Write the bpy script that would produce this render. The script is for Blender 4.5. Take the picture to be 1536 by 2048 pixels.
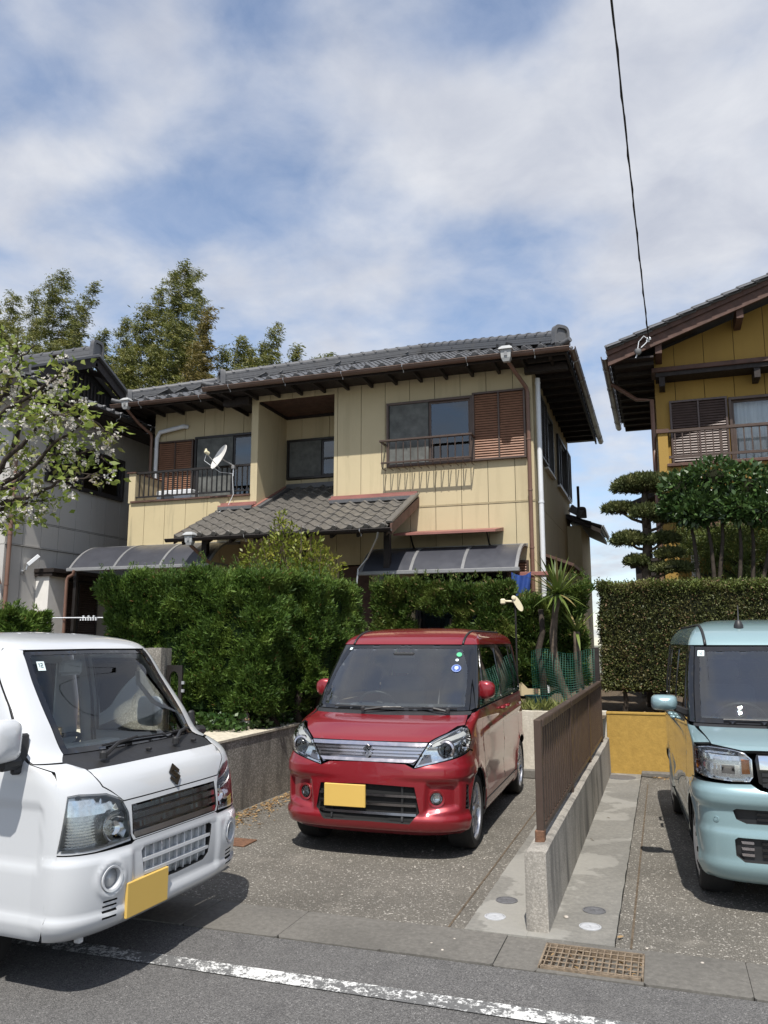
import bpy, bmesh, math, random
import numpy as np
from mathutils import Vector, Matrix, noise as mno
from mathutils.geometry import delaunay_2d_cdt
R = math.radians
random.seed(7); RNG = np.random.default_rng(7)
scene = bpy.context.scene
COL = scene.collection
for o in list(bpy.data.objects): bpy.data.objects.remove(o)

# ---------------------------------------------------------------- camera
CAM_H = 1.6
cam = bpy.data.cameras.new('camera'); camo = bpy.data.objects.new('camera', cam); COL.objects.link(camo)
cam.sensor_fit = 'VERTICAL'; cam.sensor_height = 36.0; cam.lens = 1600/2048*36
camo.location = (0, 0, CAM_H)
camo.rotation_euler = (R(90)+math.atan(259/1600), 0, math.atan(557/math.hypot(1600, 259)))
cam.clip_start = .05; cam.clip_end = 2000
scene.camera = camo

# ---------------------------------------------------------------- world, sun, exposure
SUN_EL, SUN_AZ = R(59), R(12)          # azimuth measured from -Y towards +X
SUN = Vector((math.cos(SUN_EL)*math.sin(SUN_AZ), -math.cos(SUN_EL)*math.cos(SUN_AZ), math.sin(SUN_EL)))
w = bpy.data.worlds.new('World'); scene.world = w; w.use_nodes = True
def build_world():
    nt = w.node_tree; N = nt.nodes; L = nt.links; N.clear()
    def nd(t, **k):
        n = N.new(t)
        for a, b in k.items(): setattr(n, a, b)
        return n
    def mth(op, a, b=None, c=None, clamp=False):
        n = nd('ShaderNodeMath', operation=op, use_clamp=clamp)
        for i, v in enumerate((a, b, c)):
            if v is None: continue
            if isinstance(v, (int, float)): n.inputs[i].default_value = v
            else: L.new(v, n.inputs[i])
        return n.outputs[0]
    def mix(f, a, b):
        n = nd('ShaderNodeMix', data_type='RGBA')
        for i, v in ((0, f), (6, a), (7, b)):
            if isinstance(v, (int, float)): n.inputs[i].default_value = v
            elif isinstance(v, tuple): n.inputs[i].default_value = (*v, 1)
            else: L.new(v, n.inputs[i])
        return n.outputs[2]
    out = nd('ShaderNodeOutputWorld'); bg = nd('ShaderNodeBackground')
    sky = nd('ShaderNodeTexSky'); sky.sky_type = 'NISHITA'; sky.sun_disc = False
    sky.sun_elevation = SUN_EL; sky.sun_rotation = R(168); sky.air_density = 1.0; sky.dust_density = .3; sky.ozone_density = 1.6
    tc = nd('ShaderNodeTexCoord'); sx = nd('ShaderNodeSeparateXYZ'); L.new(tc.outputs['Generated'], sx.inputs[0])
    # clouds live on a flat layer overhead
    zz = mth('ADD', mth('MAXIMUM', sx.outputs[2], 0.0), .22)
    cx = mth('DIVIDE', sx.outputs[0], zz); cy = mth('DIVIDE', sx.outputs[1], zz)
    cb = nd('ShaderNodeCombineXYZ'); L.new(cx, cb.inputs[0]); L.new(cy, cb.inputs[1])
    def noise(scale, detail, rough, off, dist=0.0):
        mp = nd('ShaderNodeMapping'); L.new(cb.outputs[0], mp.inputs[0]); mp.inputs['Location'].default_value = off
        n = nd('ShaderNodeTexNoise'); n.inputs['Scale'].default_value = scale; n.inputs['Detail'].default_value = detail
        n.inputs['Roughness'].default_value = rough; n.inputs['Distortion'].default_value = dist
        L.new(mp.outputs[0], n.inputs[0]); return n.outputs[0]
    def blob(cxv, cyv, r, amp):
        dx = mth('DIVIDE', mth('SUBTRACT', cx, cxv), r[0]); dy = mth('DIVIDE', mth('SUBTRACT', cy, cyv), r[1])
        d = mth('ADD', mth('MULTIPLY', dx, dx), mth('MULTIPLY', dy, dy))
        return mth('MULTIPLY', mth('POWER', 2.718, mth('MULTIPLY', d, -1.0)), amp)
    n1 = noise(4.4, 8, .52, (3.1, 1.7, .4), .15)
    n2 = noise(1.9, 4, .5, (7.3, 2.2, 5.0), .2)
    den = mth('ADD', mth('MULTIPLY', n1, .72), mth('MULTIPLY', n2, .5))
    # cloud layer holes and banks (layer coordinates)
    for b in BLOBS: den = mth('ADD', den, blob(*b))
    cov = nd('ShaderNodeMapRange'); cov.interpolation_type = 'SMOOTHSTEP'; L.new(den, cov.inputs[0])
    cov.inputs[1].default_value = .42; cov.inputs[2].default_value = .80
    # cloud tone: thin edges bright, thick cores greyer
    tone = nd('ShaderNodeMapRange'); L.new(mth('ADD', mth('MULTIPLY', noise(5.5, 7, .58, (1, 9, 2), .3), .75), mth('MULTIPLY', den, .35)), tone.inputs[0])
    tone.inputs[1].default_value = .48; tone.inputs[2].default_value = .86
    cc = mix(tone.outputs[0], (4.7, 4.8, 5.05), (3.1, 3.3, 3.85))
    thin = noise(6.5, 7, .6, (4, 4, 1), .6)
    veil = mth('MULTIPLY', mth('SUBTRACT', thin, .20, None), .85, None, True)
    base = mix(veil, sky.outputs[0], (3.6, 4.0, 4.9))
    col = mix(mth('MULTIPLY', cov.outputs[0], .93), base, cc)
    L.new(col, bg.inputs[0]); bg.inputs[1].default_value = .15
    L.new(bg.outputs[0], out.inputs[0])
# (layer x, layer y, (radius x, radius y), amount): blue gaps negative, banks positive
BLOBS = [(-.64, 1.06, (.22, .13), -.26), (-.71, .645, (.05, .045), -.14), (-.14, .865, (.07, .045), -.20), (-.41, .77, (.08, .045), -.12), (-.55, .75, (.10, .05), .16), (-.78, .88, (.12, .07), .16), (-.25, 1.02, (.17, .17), .26), (.04, 1.15, (.17, .35), .22), (-.53, 1.33, (.11, .09), .22), (-.16, 2.3, (.25, .5), -.06)]
build_world()
sl = bpy.data.lights.new('sun', 'SUN'); sl.energy = 5.0; sl.angle = R(.55); sl.color = (1, .955, .89)
so = bpy.data.objects.new('sun', sl); COL.objects.link(so); so.rotation_euler = SUN.to_track_quat('Z', 'Y').to_euler(); so.location = SUN*60
scene.view_settings.view_transform = 'Standard'; scene.view_settings.look = 'None'
scene.view_settings.gamma = 1; scene.view_settings.use_curve_mapping = False
scene.view_settings.exposure = .2
scene.render.engine = 'CYCLES'; scene.cycles.sample_clamp_indirect = 4.0

# ---------------------------------------------------------------- mesh helpers
class MB:
    def __init__(s): s.v = []; s.f = []; s.m = []
    def add(s, vs, fs, mi=0):
        b = len(s.v); s.v += [tuple(p) for p in vs]; s.f += [tuple(b+i for i in f) for f in fs]; s.m += [mi]*len(fs); return s
    def box(s, x0, x1, y0, y1, z0, z1, c=0.0, mi=0, M=None):
        if x0 > x1: x0, x1 = x1, x0
        if y0 > y1: y0, y1 = y1, y0
        if z0 > z1: z0, z1 = z1, z0
        if c <= 0:
            vs = [(x, y, z) for z in (z0, z1) for y in (y0, y1) for x in (x0, x1)]
            fs = [(0, 2, 3, 1), (4, 5, 7, 6), (0, 1, 5, 4), (1, 3, 7, 5), (3, 2, 6, 7), (2, 0, 4, 6)]
        else:
            lo = (x0, y0, z0); hi = (x1, y1, z1); vs = []; idx = {}
            for sx in (0, 1):
                for sy in (0, 1):
                    for sz in (0, 1):
                        sg = (sx, sy, sz)
                        for ax in range(3):
                            p = []
                            for a in range(3):
                                e = hi[a] if sg[a] else lo[a]
                                if a != ax: e += -c if sg[a] else c
                                p.append(e)
                            idx[(sg, ax)] = len(vs); vs.append(tuple(p))
            fs = []
            for ax in range(3):
                a1, a2 = (ax+1) % 3, (ax+2) % 3
                for sd in (0, 1):
                    q = []
                    for (i, j) in ((0, 0), (1, 0), (1, 1), (0, 1)):
                        g = [0, 0, 0]; g[ax] = sd; g[a1] = i; g[a2] = j; q.append(idx[(tuple(g), ax)])
                    fs.append(tuple(q if sd else q[::-1]))
            for ax in range(3):
                a1, a2 = (ax+1) % 3, (ax+2) % 3
                for i in (0, 1):
                    for j in (0, 1):
                        g0 = [0, 0, 0]; g1 = [0, 0, 0]; g0[a1] = g1[a1] = i; g0[a2] = g1[a2] = j; g1[ax] = 1
                        q = [idx[(tuple(g0), a1)], idx[(tuple(g1), a1)], idx[(tuple(g1), a2)], idx[(tuple(g0), a2)]]
                        fs.append(tuple(q if (i == j) else q[::-1]))
            for sg in [(i, j, k) for i in (0, 1) for j in (0, 1) for k in (0, 1)]:
                q = [idx[(sg, 0)], idx[(sg, 1)], idx[(sg, 2)]]
                fs.append(tuple(q if sum(sg) % 2 else q[::-1]))
        if M is not None: vs = [tuple(M @ Vector(p)) for p in vs]
        return s.add(vs, fs, mi)
    def obox(s, M, hx, hy, hz, c=0.0, mi=0): return s.box(-hx, hx, -hy, hy, -hz, hz, c, mi, M)
    def bar(s, a, b, wd, ht, c=0.0, mi=0, up=(0, 0, 1)):
        a = Vector(a); b = Vector(b); d = b-a; l = d.length; x = d/l; u = Vector(up)
        y = u.cross(x)
        if y.length < 1e-4: y = Vector((0, 1, 0)).cross(x)
        y.normalize(); z = x.cross(y)
        M = Matrix(((x[0], y[0], z[0], (a[0]+b[0])/2), (x[1], y[1], z[1], (a[1]+b[1])/2), (x[2], y[2], z[2], (a[2]+b[2])/2), (0, 0, 0, 1)))
        return s.obox(M, l/2, wd/2, ht/2, c, mi)
    def tube(s, pts, r, n=8, cap=True, mi=0):
        P = [Vector(p) for p in pts]; k = len(P)
        rs = r if hasattr(r, '__len__') else [r]*k
        t0 = (P[1]-P[0]).normalized(); ref = Vector((0, 0, 1)) if abs(t0.z) < .9 else Vector((1, 0, 0))
        u = t0.cross(ref).normalized(); vs = []; fs = []
        for i in range(k):
            t = ((P[i+1] if i < k-1 else P[i])-(P[i-1] if i > 0 else P[i])).normalized()
            u = (u-t*u.dot(t)).normalized(); v = t.cross(u)
            for j in range(n):
                a = 2*math.pi*j/n; vs.append(P[i]+(u*math.cos(a)+v*math.sin(a))*rs[i])
        for i in range(k-1):
            for j in range(n):
                a, b = i*n+j, i*n+(j+1) % n; fs.append((a, b, b+n, a+n))
        if cap: fs.append(tuple(range(n))[::-1]); fs.append(tuple((k-1)*n+j for j in range(n)))
        return s.add(vs, fs, mi)
    def lathe(s, prof, c=(0, 0, 0), axis=(0, 0, 1), n=16, mi=0, cap=True):
        ax = Vector(axis).normalized(); ref = Vector((1, 0, 0)) if abs(ax.x) < .9 else Vector((0, 1, 0))
        u = ax.cross(ref).normalized(); v = ax.cross(u); c = Vector(c); vs = []; fs = []
        for (r, h) in prof:
            for j in range(n):
                a = 2*math.pi*j/n; vs.append(c+ax*h+(u*math.cos(a)+v*math.sin(a))*r)
        for i in range(len(prof)-1):
            for j in range(n):
                a, b = i*n+j, i*n+(j+1) % n; fs.append((a, b, b+n, a+n))
        if cap:
            fs.append(tuple(range(n))[::-1]); fs.append(tuple((len(prof)-1)*n+j for j in range(n)))
        return s.add(vs, fs, mi)
    def prism(s, poly, d0, d1, fn, mi=0):
        """poly: 2-D loop; fn(a,b,d)->3-D; extruded from d0 to d1"""
        n = len(poly)
        vs = [fn(a, b, d0) for a, b in poly]+[fn(a, b, d1) for a, b in poly]
        fs = [tuple(range(n))[::-1], tuple(range(n, 2*n))]+[(i, (i+1) % n, n+(i+1) % n, n+i) for i in range(n)]
        return s.add(vs, fs, mi)
    def sheet(s, fn, nu, nv, mi=0):
        vs = [fn(i/nu, j/nv) for j in range(nv+1) for i in range(nu+1)]
        fs = [(j*(nu+1)+i, j*(nu+1)+i+1, (j+1)*(nu+1)+i+1, (j+1)*(nu+1)+i) for j in range(nv) for i in range(nu)]
        return s.add(vs, fs, mi)
    def mesh(s, name, mats, smooth=False, org=None):
        me = bpy.data.meshes.new(name)
        V = np.array(s.v, dtype=float).reshape(-1, 3)
        if org is None:
            lo, hi = V.min(0), V.max(0); org = ((lo[0]+hi[0])/2, (lo[1]+hi[1])/2, lo[2])
        me.from_pydata((V-np.array(org)).tolist(), [], s.f)
        for m in (mats if isinstance(mats, (list, tuple)) else [mats]): me.materials.append(MAT[m] if isinstance(m, str) else m)
        if any(s.m): me.polygons.foreach_set('material_index', s.m)
        if smooth: me.shade_smooth() if smooth is True else smooth_angle(me, smooth)
        return me, Vector(org)
    def build(s, name, mats, parent=None, smooth=False, kind=None, label=None, cat=None, group=None):
        me, org = s.mesh(name, mats, smooth)
        o = bpy.data.objects.new(name, me); COL.objects.link(o); o.location = org
        put(o, parent); tag(o, label, cat, group, kind); return o
def smooth_angle(me, ang):
    me.shade_smooth(); bm = bmesh.new(); bm.from_mesh(me); a = R(ang)
    for e in bm.edges:
        if len(e.link_faces) == 2 and e.calc_face_angle(0) > a: e.smooth = False
    bm.to_mesh(me); bm.free()
def wmat(o):
    M = Matrix.LocRotScale(o.location, o.rotation_euler, o.scale)
    return wmat(o.parent) @ o.matrix_parent_inverse @ M if o.parent else M
def put(o, parent, world=True):
    if parent is not None:
        o.parent = parent
        if world: o.matrix_parent_inverse = wmat(parent).inverted()
    return o
def tag(o, label=None, cat=None, group=None, kind=None):
    if label: o['label'] = label
    if cat: o['category'] = cat
    if group: o['group'] = group
    if kind: o['kind'] = kind
    return o
def empty(name, loc, label=None, cat=None, group=None, rz=0):
    o = bpy.data.objects.new(name, None); COL.objects.link(o); o.location = loc; o.rotation_euler = (0, 0, rz); o.empty_display_size = .2
    return tag(o, label, cat, group)
def inst(name, me, M, parent=None, label=None):
    """one more object on shared mesh data, placed by a world matrix"""
    o = bpy.data.objects.new(name, me); COL.objects.link(o)
    l, q, sc = M.decompose(); o.location = l; o.rotation_euler = q.to_euler(); o.scale = sc
    put(o, parent); tag(o, label); return o
def box(name, mat, parent, x0, x1, y0, y1, z0, z1, c=0.0, **k):
    return MB().box(x0, x1, y0, y1, z0, z1, c).build(name, mat, parent, **k)
def np_mesh(name, V, F, mat, parent=None, smooth=False, **k):
    """V (n,3), F (m,3|4) arrays"""
    V = np.asarray(V, dtype=np.float64); F = np.asarray(F)
    lo, hi = V.min(0), V.max(0); org = np.array(((lo[0]+hi[0])/2, (lo[1]+hi[1])/2, lo[2]))
    me = bpy.data.meshes.new(name); nf, kf = F.shape
    me.vertices.add(len(V)); me.vertices.foreach_set('co', (V-org).ravel())
    me.loops.add(nf*kf); me.loops.foreach_set('vertex_index', F.ravel().astype(np.int32))
    me.polygons.add(nf); me.polygons.foreach_set('loop_start', np.arange(0, nf*kf, kf, dtype=np.int32))
    me.polygons.foreach_set('loop_total', np.full(nf, kf, dtype=np.int32))
    me.update(calc_edges=True); me.materials.append(MAT[mat] if isinstance(mat, str) else mat)
    if smooth: me.shade_smooth()
    o = bpy.data.objects.new(name, me); COL.objects.link(o); o.location = Vector(org)
    put(o, parent); tag(o, k.get('label'), k.get('cat'), k.get('group'), k.get('kind')); return o
# ---------------------------------------------------------------- materials
MAT = {}
class NB:
    def __init__(s, name):
        m = bpy.data.materials.new(name); m.use_nodes = True; MAT[name] = m
        s.m = m; s.nt = m.node_tree; s.N = s.nt.nodes; s.L = s.nt.links
        s.b = s.N['Principled BSDF']; s.out = s.N['Material Output']; s._p = None
    def nd(s, t, **k):
        n = s.N.new(t)
        for a, b in k.items(): setattr(n, a, b)
        return n
    def set(s, sock, v):
        if isinstance(v, (int, float)): sock.default_value = v
        elif isinstance(v, tuple): sock.default_value = v if len(v) == 4 or sock.type == 'VECTOR' else (*v, 1)
        else: s.L.new(v, sock)
    def pos(s, scale=(1, 1, 1), off=(0, 0, 0), obj=False):
        src = s.nd('ShaderNodeTexCoord').outputs['Object'] if obj else s.nd('ShaderNodeNewGeometry').outputs['Position']
        mp = s.nd('ShaderNodeMapping'); mp.inputs['Scale'].default_value = scale; mp.inputs['Location'].default_value = off
        s.L.new(src, mp.inputs[0]); return mp.outputs[0]
    def noise(s, sc, det=4, ro=.55, scale=(1, 1, 1), off=(0, 0, 0), obj=False, dist=0):
        n = s.nd('ShaderNodeTexNoise'); n.inputs['Scale'].default_value = sc; n.inputs['Detail'].default_value = det
        n.inputs['Roughness'].default_value = ro; n.inputs['Distortion'].default_value = dist
        s.L.new(s.pos(scale, off, obj), n.inputs[0]); return n.outputs[0]
    def voro(s, sc, feat='F1', out='Distance', scale=(1, 1, 1), rnd=1.0):
        n = s.nd('ShaderNodeTexVoronoi', feature=feat); n.inputs['Scale'].default_value = sc; n.inputs['Randomness'].default_value = rnd
        s.L.new(s.pos(scale), n.inputs[0]); return n.outputs[out]
    def ramp(s, f, *st):
        n = s.nd('ShaderNodeValToRGB'); e = n.color_ramp.elements
        while len(e) < len(st): e.new(.5)
        for i, (p, c) in enumerate(st):
            e[i].position = p; e[i].color = (c, c, c, 1) if isinstance(c, (int, float)) else (*c, 1)
        s.L.new(f, n.inputs[0]); return n.outputs[0]
    def mr(s, f, a, b, c=0., d=1.):
        n = s.nd('ShaderNodeMapRange'); s.L.new(f, n.inputs[0])
        for i, v in enumerate((a, b, c, d)): n.inputs[i+1].default_value = v
        return n.outputs[0]
    def mix(s, f, a, b, mode='MIX'):
        n = s.nd('ShaderNodeMix', data_type='RGBA', blend_type=mode); s.set(n.inputs[0], f); s.set(n.inputs[6], a); s.set(n.inputs[7], b); return n.outputs[2]
    def mth(s, op, a, b=0., clamp=False):
        n = s.nd('ShaderNodeMath', operation=op, use_clamp=clamp); s.set(n.inputs[0], a); s.set(n.inputs[1], b); return n.outputs[0]
    def island(s): return s.nd('ShaderNodeNewGeometry').outputs['Random Per Island']
    def orand(s): return s.nd('ShaderNodeObjectInfo').outputs['Random']
    def bump(s, h, st=.3, d=.01):
        n = s.nd('ShaderNodeBump'); n.inputs['Strength'].default_value = st; n.inputs['Distance'].default_value = d
        s.L.new(h, n.inputs['Height'])
        if s.b.inputs['Normal'].is_linked: s.L.new(s.b.inputs['Normal'].links[0].from_socket, n.inputs['Normal'])
        s.L.new(n.outputs[0], s.b.inputs['Normal']); return s
    def p(s, **k):
        for a, v in k.items(): s.set(s.b.inputs[{'col': 'Base Color', 'ro': 'Roughness', 'me': 'Metallic', 'spec': 'Specular IOR Level', 'coat': 'Coat Weight', 'coatro': 'Coat Roughness', 'tr': 'Transmission Weight', 'ior': 'IOR', 'alpha': 'Alpha', 'sss': 'Subsurface Weight'}[a]], v)
        return s
def sc(c, k): return tuple(x*k for x in c)
def plain(name, c, ro=.5, me=0., var=.12, vs=6, bump=0., bs=80, spec=.5, coat=0., orand=0.):
    n = NB(name); f = n.noise(vs, 5, .6)
    col = n.mix(n.mr(f, .3, .7), sc(c, 1-var), sc(c, 1+var))
    if orand: col = n.mix(n.mr(n.orand(), 0, 1, 0, orand), col, sc(c, .55))
    n.p(col=col, ro=n.mr(n.noise(vs*2.3, 4), .3, .7, max(ro-.08, .02), min(ro+.08, 1)), me=me, spec=spec, coat=coat)
    if bump: n.bump(n.noise(bs, 4, .6), bump, .005)
    return n

# --- ground
def asphalt():
    n = NB('asphalt'); f = n.voro(190, out='Color'); g = n.nd('ShaderNodeSeparateColor'); n.L.new(f, g.inputs[0])
    big = n.noise(.9, 5, .6); mid = n.noise(7, 5, .65)
    c = n.mix(n.mr(g.outputs[0], 0, 1), (.062, .061, .060), (.175, .170, .164))
    c = n.mix(n.mth('MULTIPLY', n.mr(g.outputs[1], .90, .97), n.mr(mid, .35, .6)), c, (.30, .29, .28))
    c = n.mix(n.mr(big, .35, .7, 0, .55), c, n.mix(.5, c, (.115, .110, .105)))
    c = n.mix(n.mr(n.noise(3.0, 6, .7), .55, .75, 0, .5), c, (.045, .044, .045))
    n.p(col=c, ro=.86, spec=.35); n.bump(n.voro(170), .9, .006); n.bump(mid, .3, .01)
asphalt()
def worn_paint():
    n = NB('worn_paint'); f = n.noise(26, 7, .75); h = n.noise(95, 5, .7); b = n.noise(2.2, 3)
    a = n.mth('ADD', n.mth('MULTIPLY', f, .62), n.mth('MULTIPLY', h, .38)); a = n.mth('ADD', a, n.mr(b, .3, .7, -.07, .06))
    k = n.mr(a, .485, .545)
    asp = n.mix(n.mr(n.voro(190), 0, .5), (.06, .06, .06), (.12, .12, .118))
    n.p(col=n.mix(k, asp, n.mix(n.mr(f, .3, .7), (.54, .54, .52), (.70, .70, .68))), ro=.75); n.bump(a, .5, .004)
worn_paint()
def aggregate(name, lo, hi, dark, stain=(.055, .05, .042), k=95):
    n = NB(name); v = n.voro(k, out='Color'); g = n.nd('ShaderNodeSeparateColor'); n.L.new(v, g.inputs[0])
    edge = n.mr(n.voro(k, 'DISTANCE_TO_EDGE'), .0, .10)
    c = n.mix(g.outputs[0], lo, hi); c = n.mix(n.mr(g.outputs[1], .86, .95), c, (.46, .43, .38))
    c = n.mix(edge, dark, c)
    big = n.noise(.75, 6, .62); c = n.mix(n.mr(big, .42, .66, 0, .75), c, n.mix(.45, stain, c))
    c = n.mix(n.mr(n.noise(2.4, 6, .7, off=(5, 2, 0)), .56, .72, 0, .5), c, (.30, .275, .235))
    n.p(col=c, ro=.9, spec=.3); n.bump(n.mth('MULTIPLY', edge, g.outputs[0]), .85, .008); n.bump(n.noise(4, 4), .2, .02)
aggregate('aggregate', (.128, .119, .102), (.235, .216, .184), (.115, .107, .092))
def cement(name, c1, c2, c3, patch=True):
    n = NB(name); big = n.noise(1.15, 6, .62, off=(2.2, .7, 0)); fine = n.noise(30, 6, .7)
    c = n.mix(n.mr(fine, .3, .7), c1, c2)
    if patch: c = n.mix(n.mr(n.noise(1.5, 5, .55, off=(1.3, 4.2, 0), dist=.4), .50, .52, 0, .55), c, c3)
    c = n.mix(n.mr(big, .45, .7, 0, .5), c, sc(c1, .6))
    c = n.mix(n.mr(n.noise(60, 3, .8), .62, .72, 0, .6), c, sc(c2, 1.35))
    n.p(col=c, ro=.85, spec=.35); n.bump(fine, .35, .006); n.bump(n.noise(140, 3), .25, .003)
cement('cement_strip', (.16, .155, .14), (.235, .225, .20), (.32, .31, .28))
cement('gutter_concrete', (.105, .099, .088), (.17, .16, .142), (.30, .285, .25), False)
def roughcast(name, base, dark, stain, dirt=.5, k=55, sp=.8):
    n = NB(name); v = n.voro(k); f = n.noise(k*.8, 5, .7)
    c = n.mix(n.mr(f, .3, .7), sc(base, .82), sc(base, 1.12))
    c = n.mix(n.mr(v, .32, .52, 0, sp), c, dark)
    streak = n.noise(3.4, 6, .65, scale=(1, 1, .22)); c = n.mix(n.mr(streak, .48, .66, 0, dirt), c, stain)
    c = n.mix(n.mr(n.noise(2.1, 5, .7, off=(3, 1, 8)), .58, .75, 0, dirt*.8), c, sc(stain, .55))
    n.p(col=c, ro=.92, spec=.25); n.bump(v, -1.0, .022); n.bump(f, .5, .008)
roughcast('concrete_wall', (.43, .405, .36), (.20, .185, .16), (.115, .108, .095), .9)
roughcast('divider_concrete', (.40, .372, .328), (.20, .185, .16), (.105, .10, .092), .85, 85, .45)
roughcast('cream_wall', (.62, .58, .50), (.46, .42, .35), (.36, .32, .25), .4, 42, .35)
roughcast('ochre_wall', (.40, .255, .065), (.36, .215, .045), (.30, .185, .05), .35, 26, .12)
plain('wall_cap', (.52, .47, .37), .9, var=.25, vs=22, bump=.5, bs=70)
plain('soil', (.11, .085, .06), 1, var=.45, vs=20, bump=1, bs=60, spec=.2)
plain('far_ground', (.16, .16, .12), 1, var=.3, vs=.4)

# --- building
def siding(name, c, stain, ds=.35):
    n = NB(name); f = n.noise(140, 4, .65); big = n.noise(.8, 5, .6)
    col = n.mix(n.mr(big, .3, .7), sc(c, .93), sc(c, 1.06))
    st = n.noise(2.6, 6, .62, scale=(1.6, 1.6, .16)); col = n.mix(n.mr(st, .53, .76, 0, ds), col, stain)
    col = n.mix(n.mr(n.orand(), 0, 1, 0, .22), col, sc(c, .86))
    n.p(col=col, ro=.82, spec=.3); n.bump(f, .35, .004); n.bump(n.voro(60), .15, .004)
siding('cream_siding', (.515, .435, .275), (.35, .29, .18), .65)
siding('grey_siding', (.47, .455, .43), (.27, .255, .23), .35)
siding('ochre_siding', (.34, .215, .055), (.25, .15, .045), .4)
siding('stained_siding', (.54, .45, .27), (.11, .105, .08), 1.0)
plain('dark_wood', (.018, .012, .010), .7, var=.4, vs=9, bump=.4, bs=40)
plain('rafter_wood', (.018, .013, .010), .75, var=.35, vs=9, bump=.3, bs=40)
plain('barge_wood', (.085, .043, .030), .7, var=.35, vs=7, bump=.4, bs=30)
plain('brown_metal', (.085, .058, .045), .42, .35, var=.12)
plain('dark_metal', (.033, .029, .027), .38, .4, var=.15)
plain('gutter_brown', (.125, .078, .058), .38, 0, var=.2, vs=3)
plain('pipe_brown', (.175, .098, .070), .42, 0, var=.15, vs=3)
plain('red_flashing', (.27, .115, .095), .5, 0, var=.15, vs=4)
plain('white_plastic', (.66, .68, .70), .4, 0, var=.06)
plain('cream_plastic', (.70, .64, .44), .42, 0, var=.1)
plain('galvanised', (.52, .53, .54), .38, .75, var=.15)
plain('slat_brown', (.235, .118, .070), .45, 0, var=.15, vs=8)
plain('slat_dark', (.085, .058, .050), .4, .1, var=.15, vs=8)
plain('shutter_black', (.035, .030, .030), .4, .1, var=.15, vs=8)
plain('white_paint', (.72, .70, .66), .5, 0, var=.06)
plain('interior_dark', (.035, .033, .03), .9, 0, var=.2)
def tile_mat(name, c, hi):
    n = NB(name); f = n.noise(18, 5, .65); col = n.mix(n.mr(f, .3, .7), sc(c, .8), sc(c, 1.2))
    col = n.mix(n.mr(n.orand(), 0, 1, 0, .45), col, hi)
    col = n.mix(n.mr(n.noise(4, 6, .7), .56, .75, 0, .5), col, (.13, .12, .10))
    n.p(col=col, ro=n.mr(f, .3, .7, .36, .55), spec=.5); n.bump(n.noise(160, 3), .15, .003)
tile_mat('roof_tile', (.085, .086, .090), (.135, .135, .138))
tile_mat('porch_tile', (.105, .098, .088), (.165, .150, .130))
def glass(name, tint, refl=1.0, rough=0.0, dark=None):
    n = NB(name); N = n.N; tr = n.nd('ShaderNodeBsdfTransparent'); gl = n.nd('ShaderNodeBsdfGlossy'); fr = n.nd('ShaderNodeFresnel'); mx = n.nd('ShaderNodeMixShader')
    fr.inputs['IOR'].default_value = 1.52; tr.inputs[0].default_value = (*tint, 1); gl.inputs['Roughness'].default_value = rough; gl.inputs[0].default_value = (1, 1, 1, 1)
    n.L.new(n.mth('MULTIPLY', fr.outputs[0], refl, True), mx.inputs[0]); n.L.new(tr.outputs[0], mx.inputs[1]); n.L.new(gl.outputs[0], mx.inputs[2])
    n.L.new(mx.outputs[0], n.out.inputs[0]); N.remove(n.b)
glass('house_glass', (.42, .46, .47), 2.0)
glass('windscreen', (.70, .76, .74), 3.4)
glass('truck_screen', (.88, .92, .90), 1.25)
glass('privacy_glass', (.10, .11, .115), 1.6)
glass('clear_lens', (.93, .94, .93), 1.3)
plain('canopy_sheet', (.052, .054, .064), .36, var=.12, vs=4)
def curtain():
    n = NB('curtain'); f = n.noise(3, 3, .5, scale=(6, 6, .5)); n.p(col=n.mix(n.mr(f, .3, .7), (.50, .53, .55), (.78, .80, .82)), ro=.9)
curtain()
def screen():
    n = NB('insect_screen'); f = n.noise(5, 4, .6); n.p(col=n.mix(n.mr(f, .35, .65), (.085, .088, .083), (.15, .155, .145)), ro=.75, spec=.3)
screen()

# --- plants
def leaf(name, a, b, tip=None, ro=.55, trl=.25, hue=.5, spec=.4, dead=None, deadf=.03):
    n = NB(name); r = n.island(); big = n.noise(1.7, 4, .6)
    c = n.mix(r, a, b); c = n.mix(n.mr(big, .35, .65, 0, hue), c, sc(a, .72))
    if tip: c = n.mix(n.mr(n.noise(3.3, 3, .5, off=(3, 3, 3)), .5, .7, 0, .7), c, tip)
    if dead: c = n.mix(n.mth('LESS_THAN', n.mth('FRACT', n.mth('MULTIPLY', r, 37.7)), deadf), c, dead)
    n.p(col=c, ro=ro, spec=spec)
    tl = n.nd('ShaderNodeBsdfTranslucent'); mx = n.nd('ShaderNodeMixShader'); n.set(tl.inputs[0], n.mix(.5, c, n.mix(.5, c, (.14, .2, .02))))
    mx.inputs[0].default_value = trl; n.L.new(n.b.outputs[0], mx.inputs[1]); n.L.new(tl.outputs[0], mx.inputs[2]); n.L.new(mx.outputs[0], n.out.inputs[0])
leaf('conifer', (.034, .076, .012), (.115, .195, .030), (.165, .24, .042), .6, .22, .6, .3, (.20, .11, .04), .008)
leaf('conifer_back', (.034, .072, .012), (.11, .17, .03), (.18, .215, .046), .6, .25, .6, .3, (.26, .19, .08), .03)
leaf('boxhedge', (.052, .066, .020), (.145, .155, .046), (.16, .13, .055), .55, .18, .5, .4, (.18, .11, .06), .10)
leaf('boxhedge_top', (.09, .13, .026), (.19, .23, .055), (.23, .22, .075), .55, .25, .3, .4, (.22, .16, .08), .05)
leaf('bamboo_leaf', (.085, .10, .020), (.24, .245, .065), (.32, .285, .075), .5, .3, .7, .4)
leaf('bamboo_yellow', (.135, .105, .026), (.235, .18, .055), None, .5, .35, .4)
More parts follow.
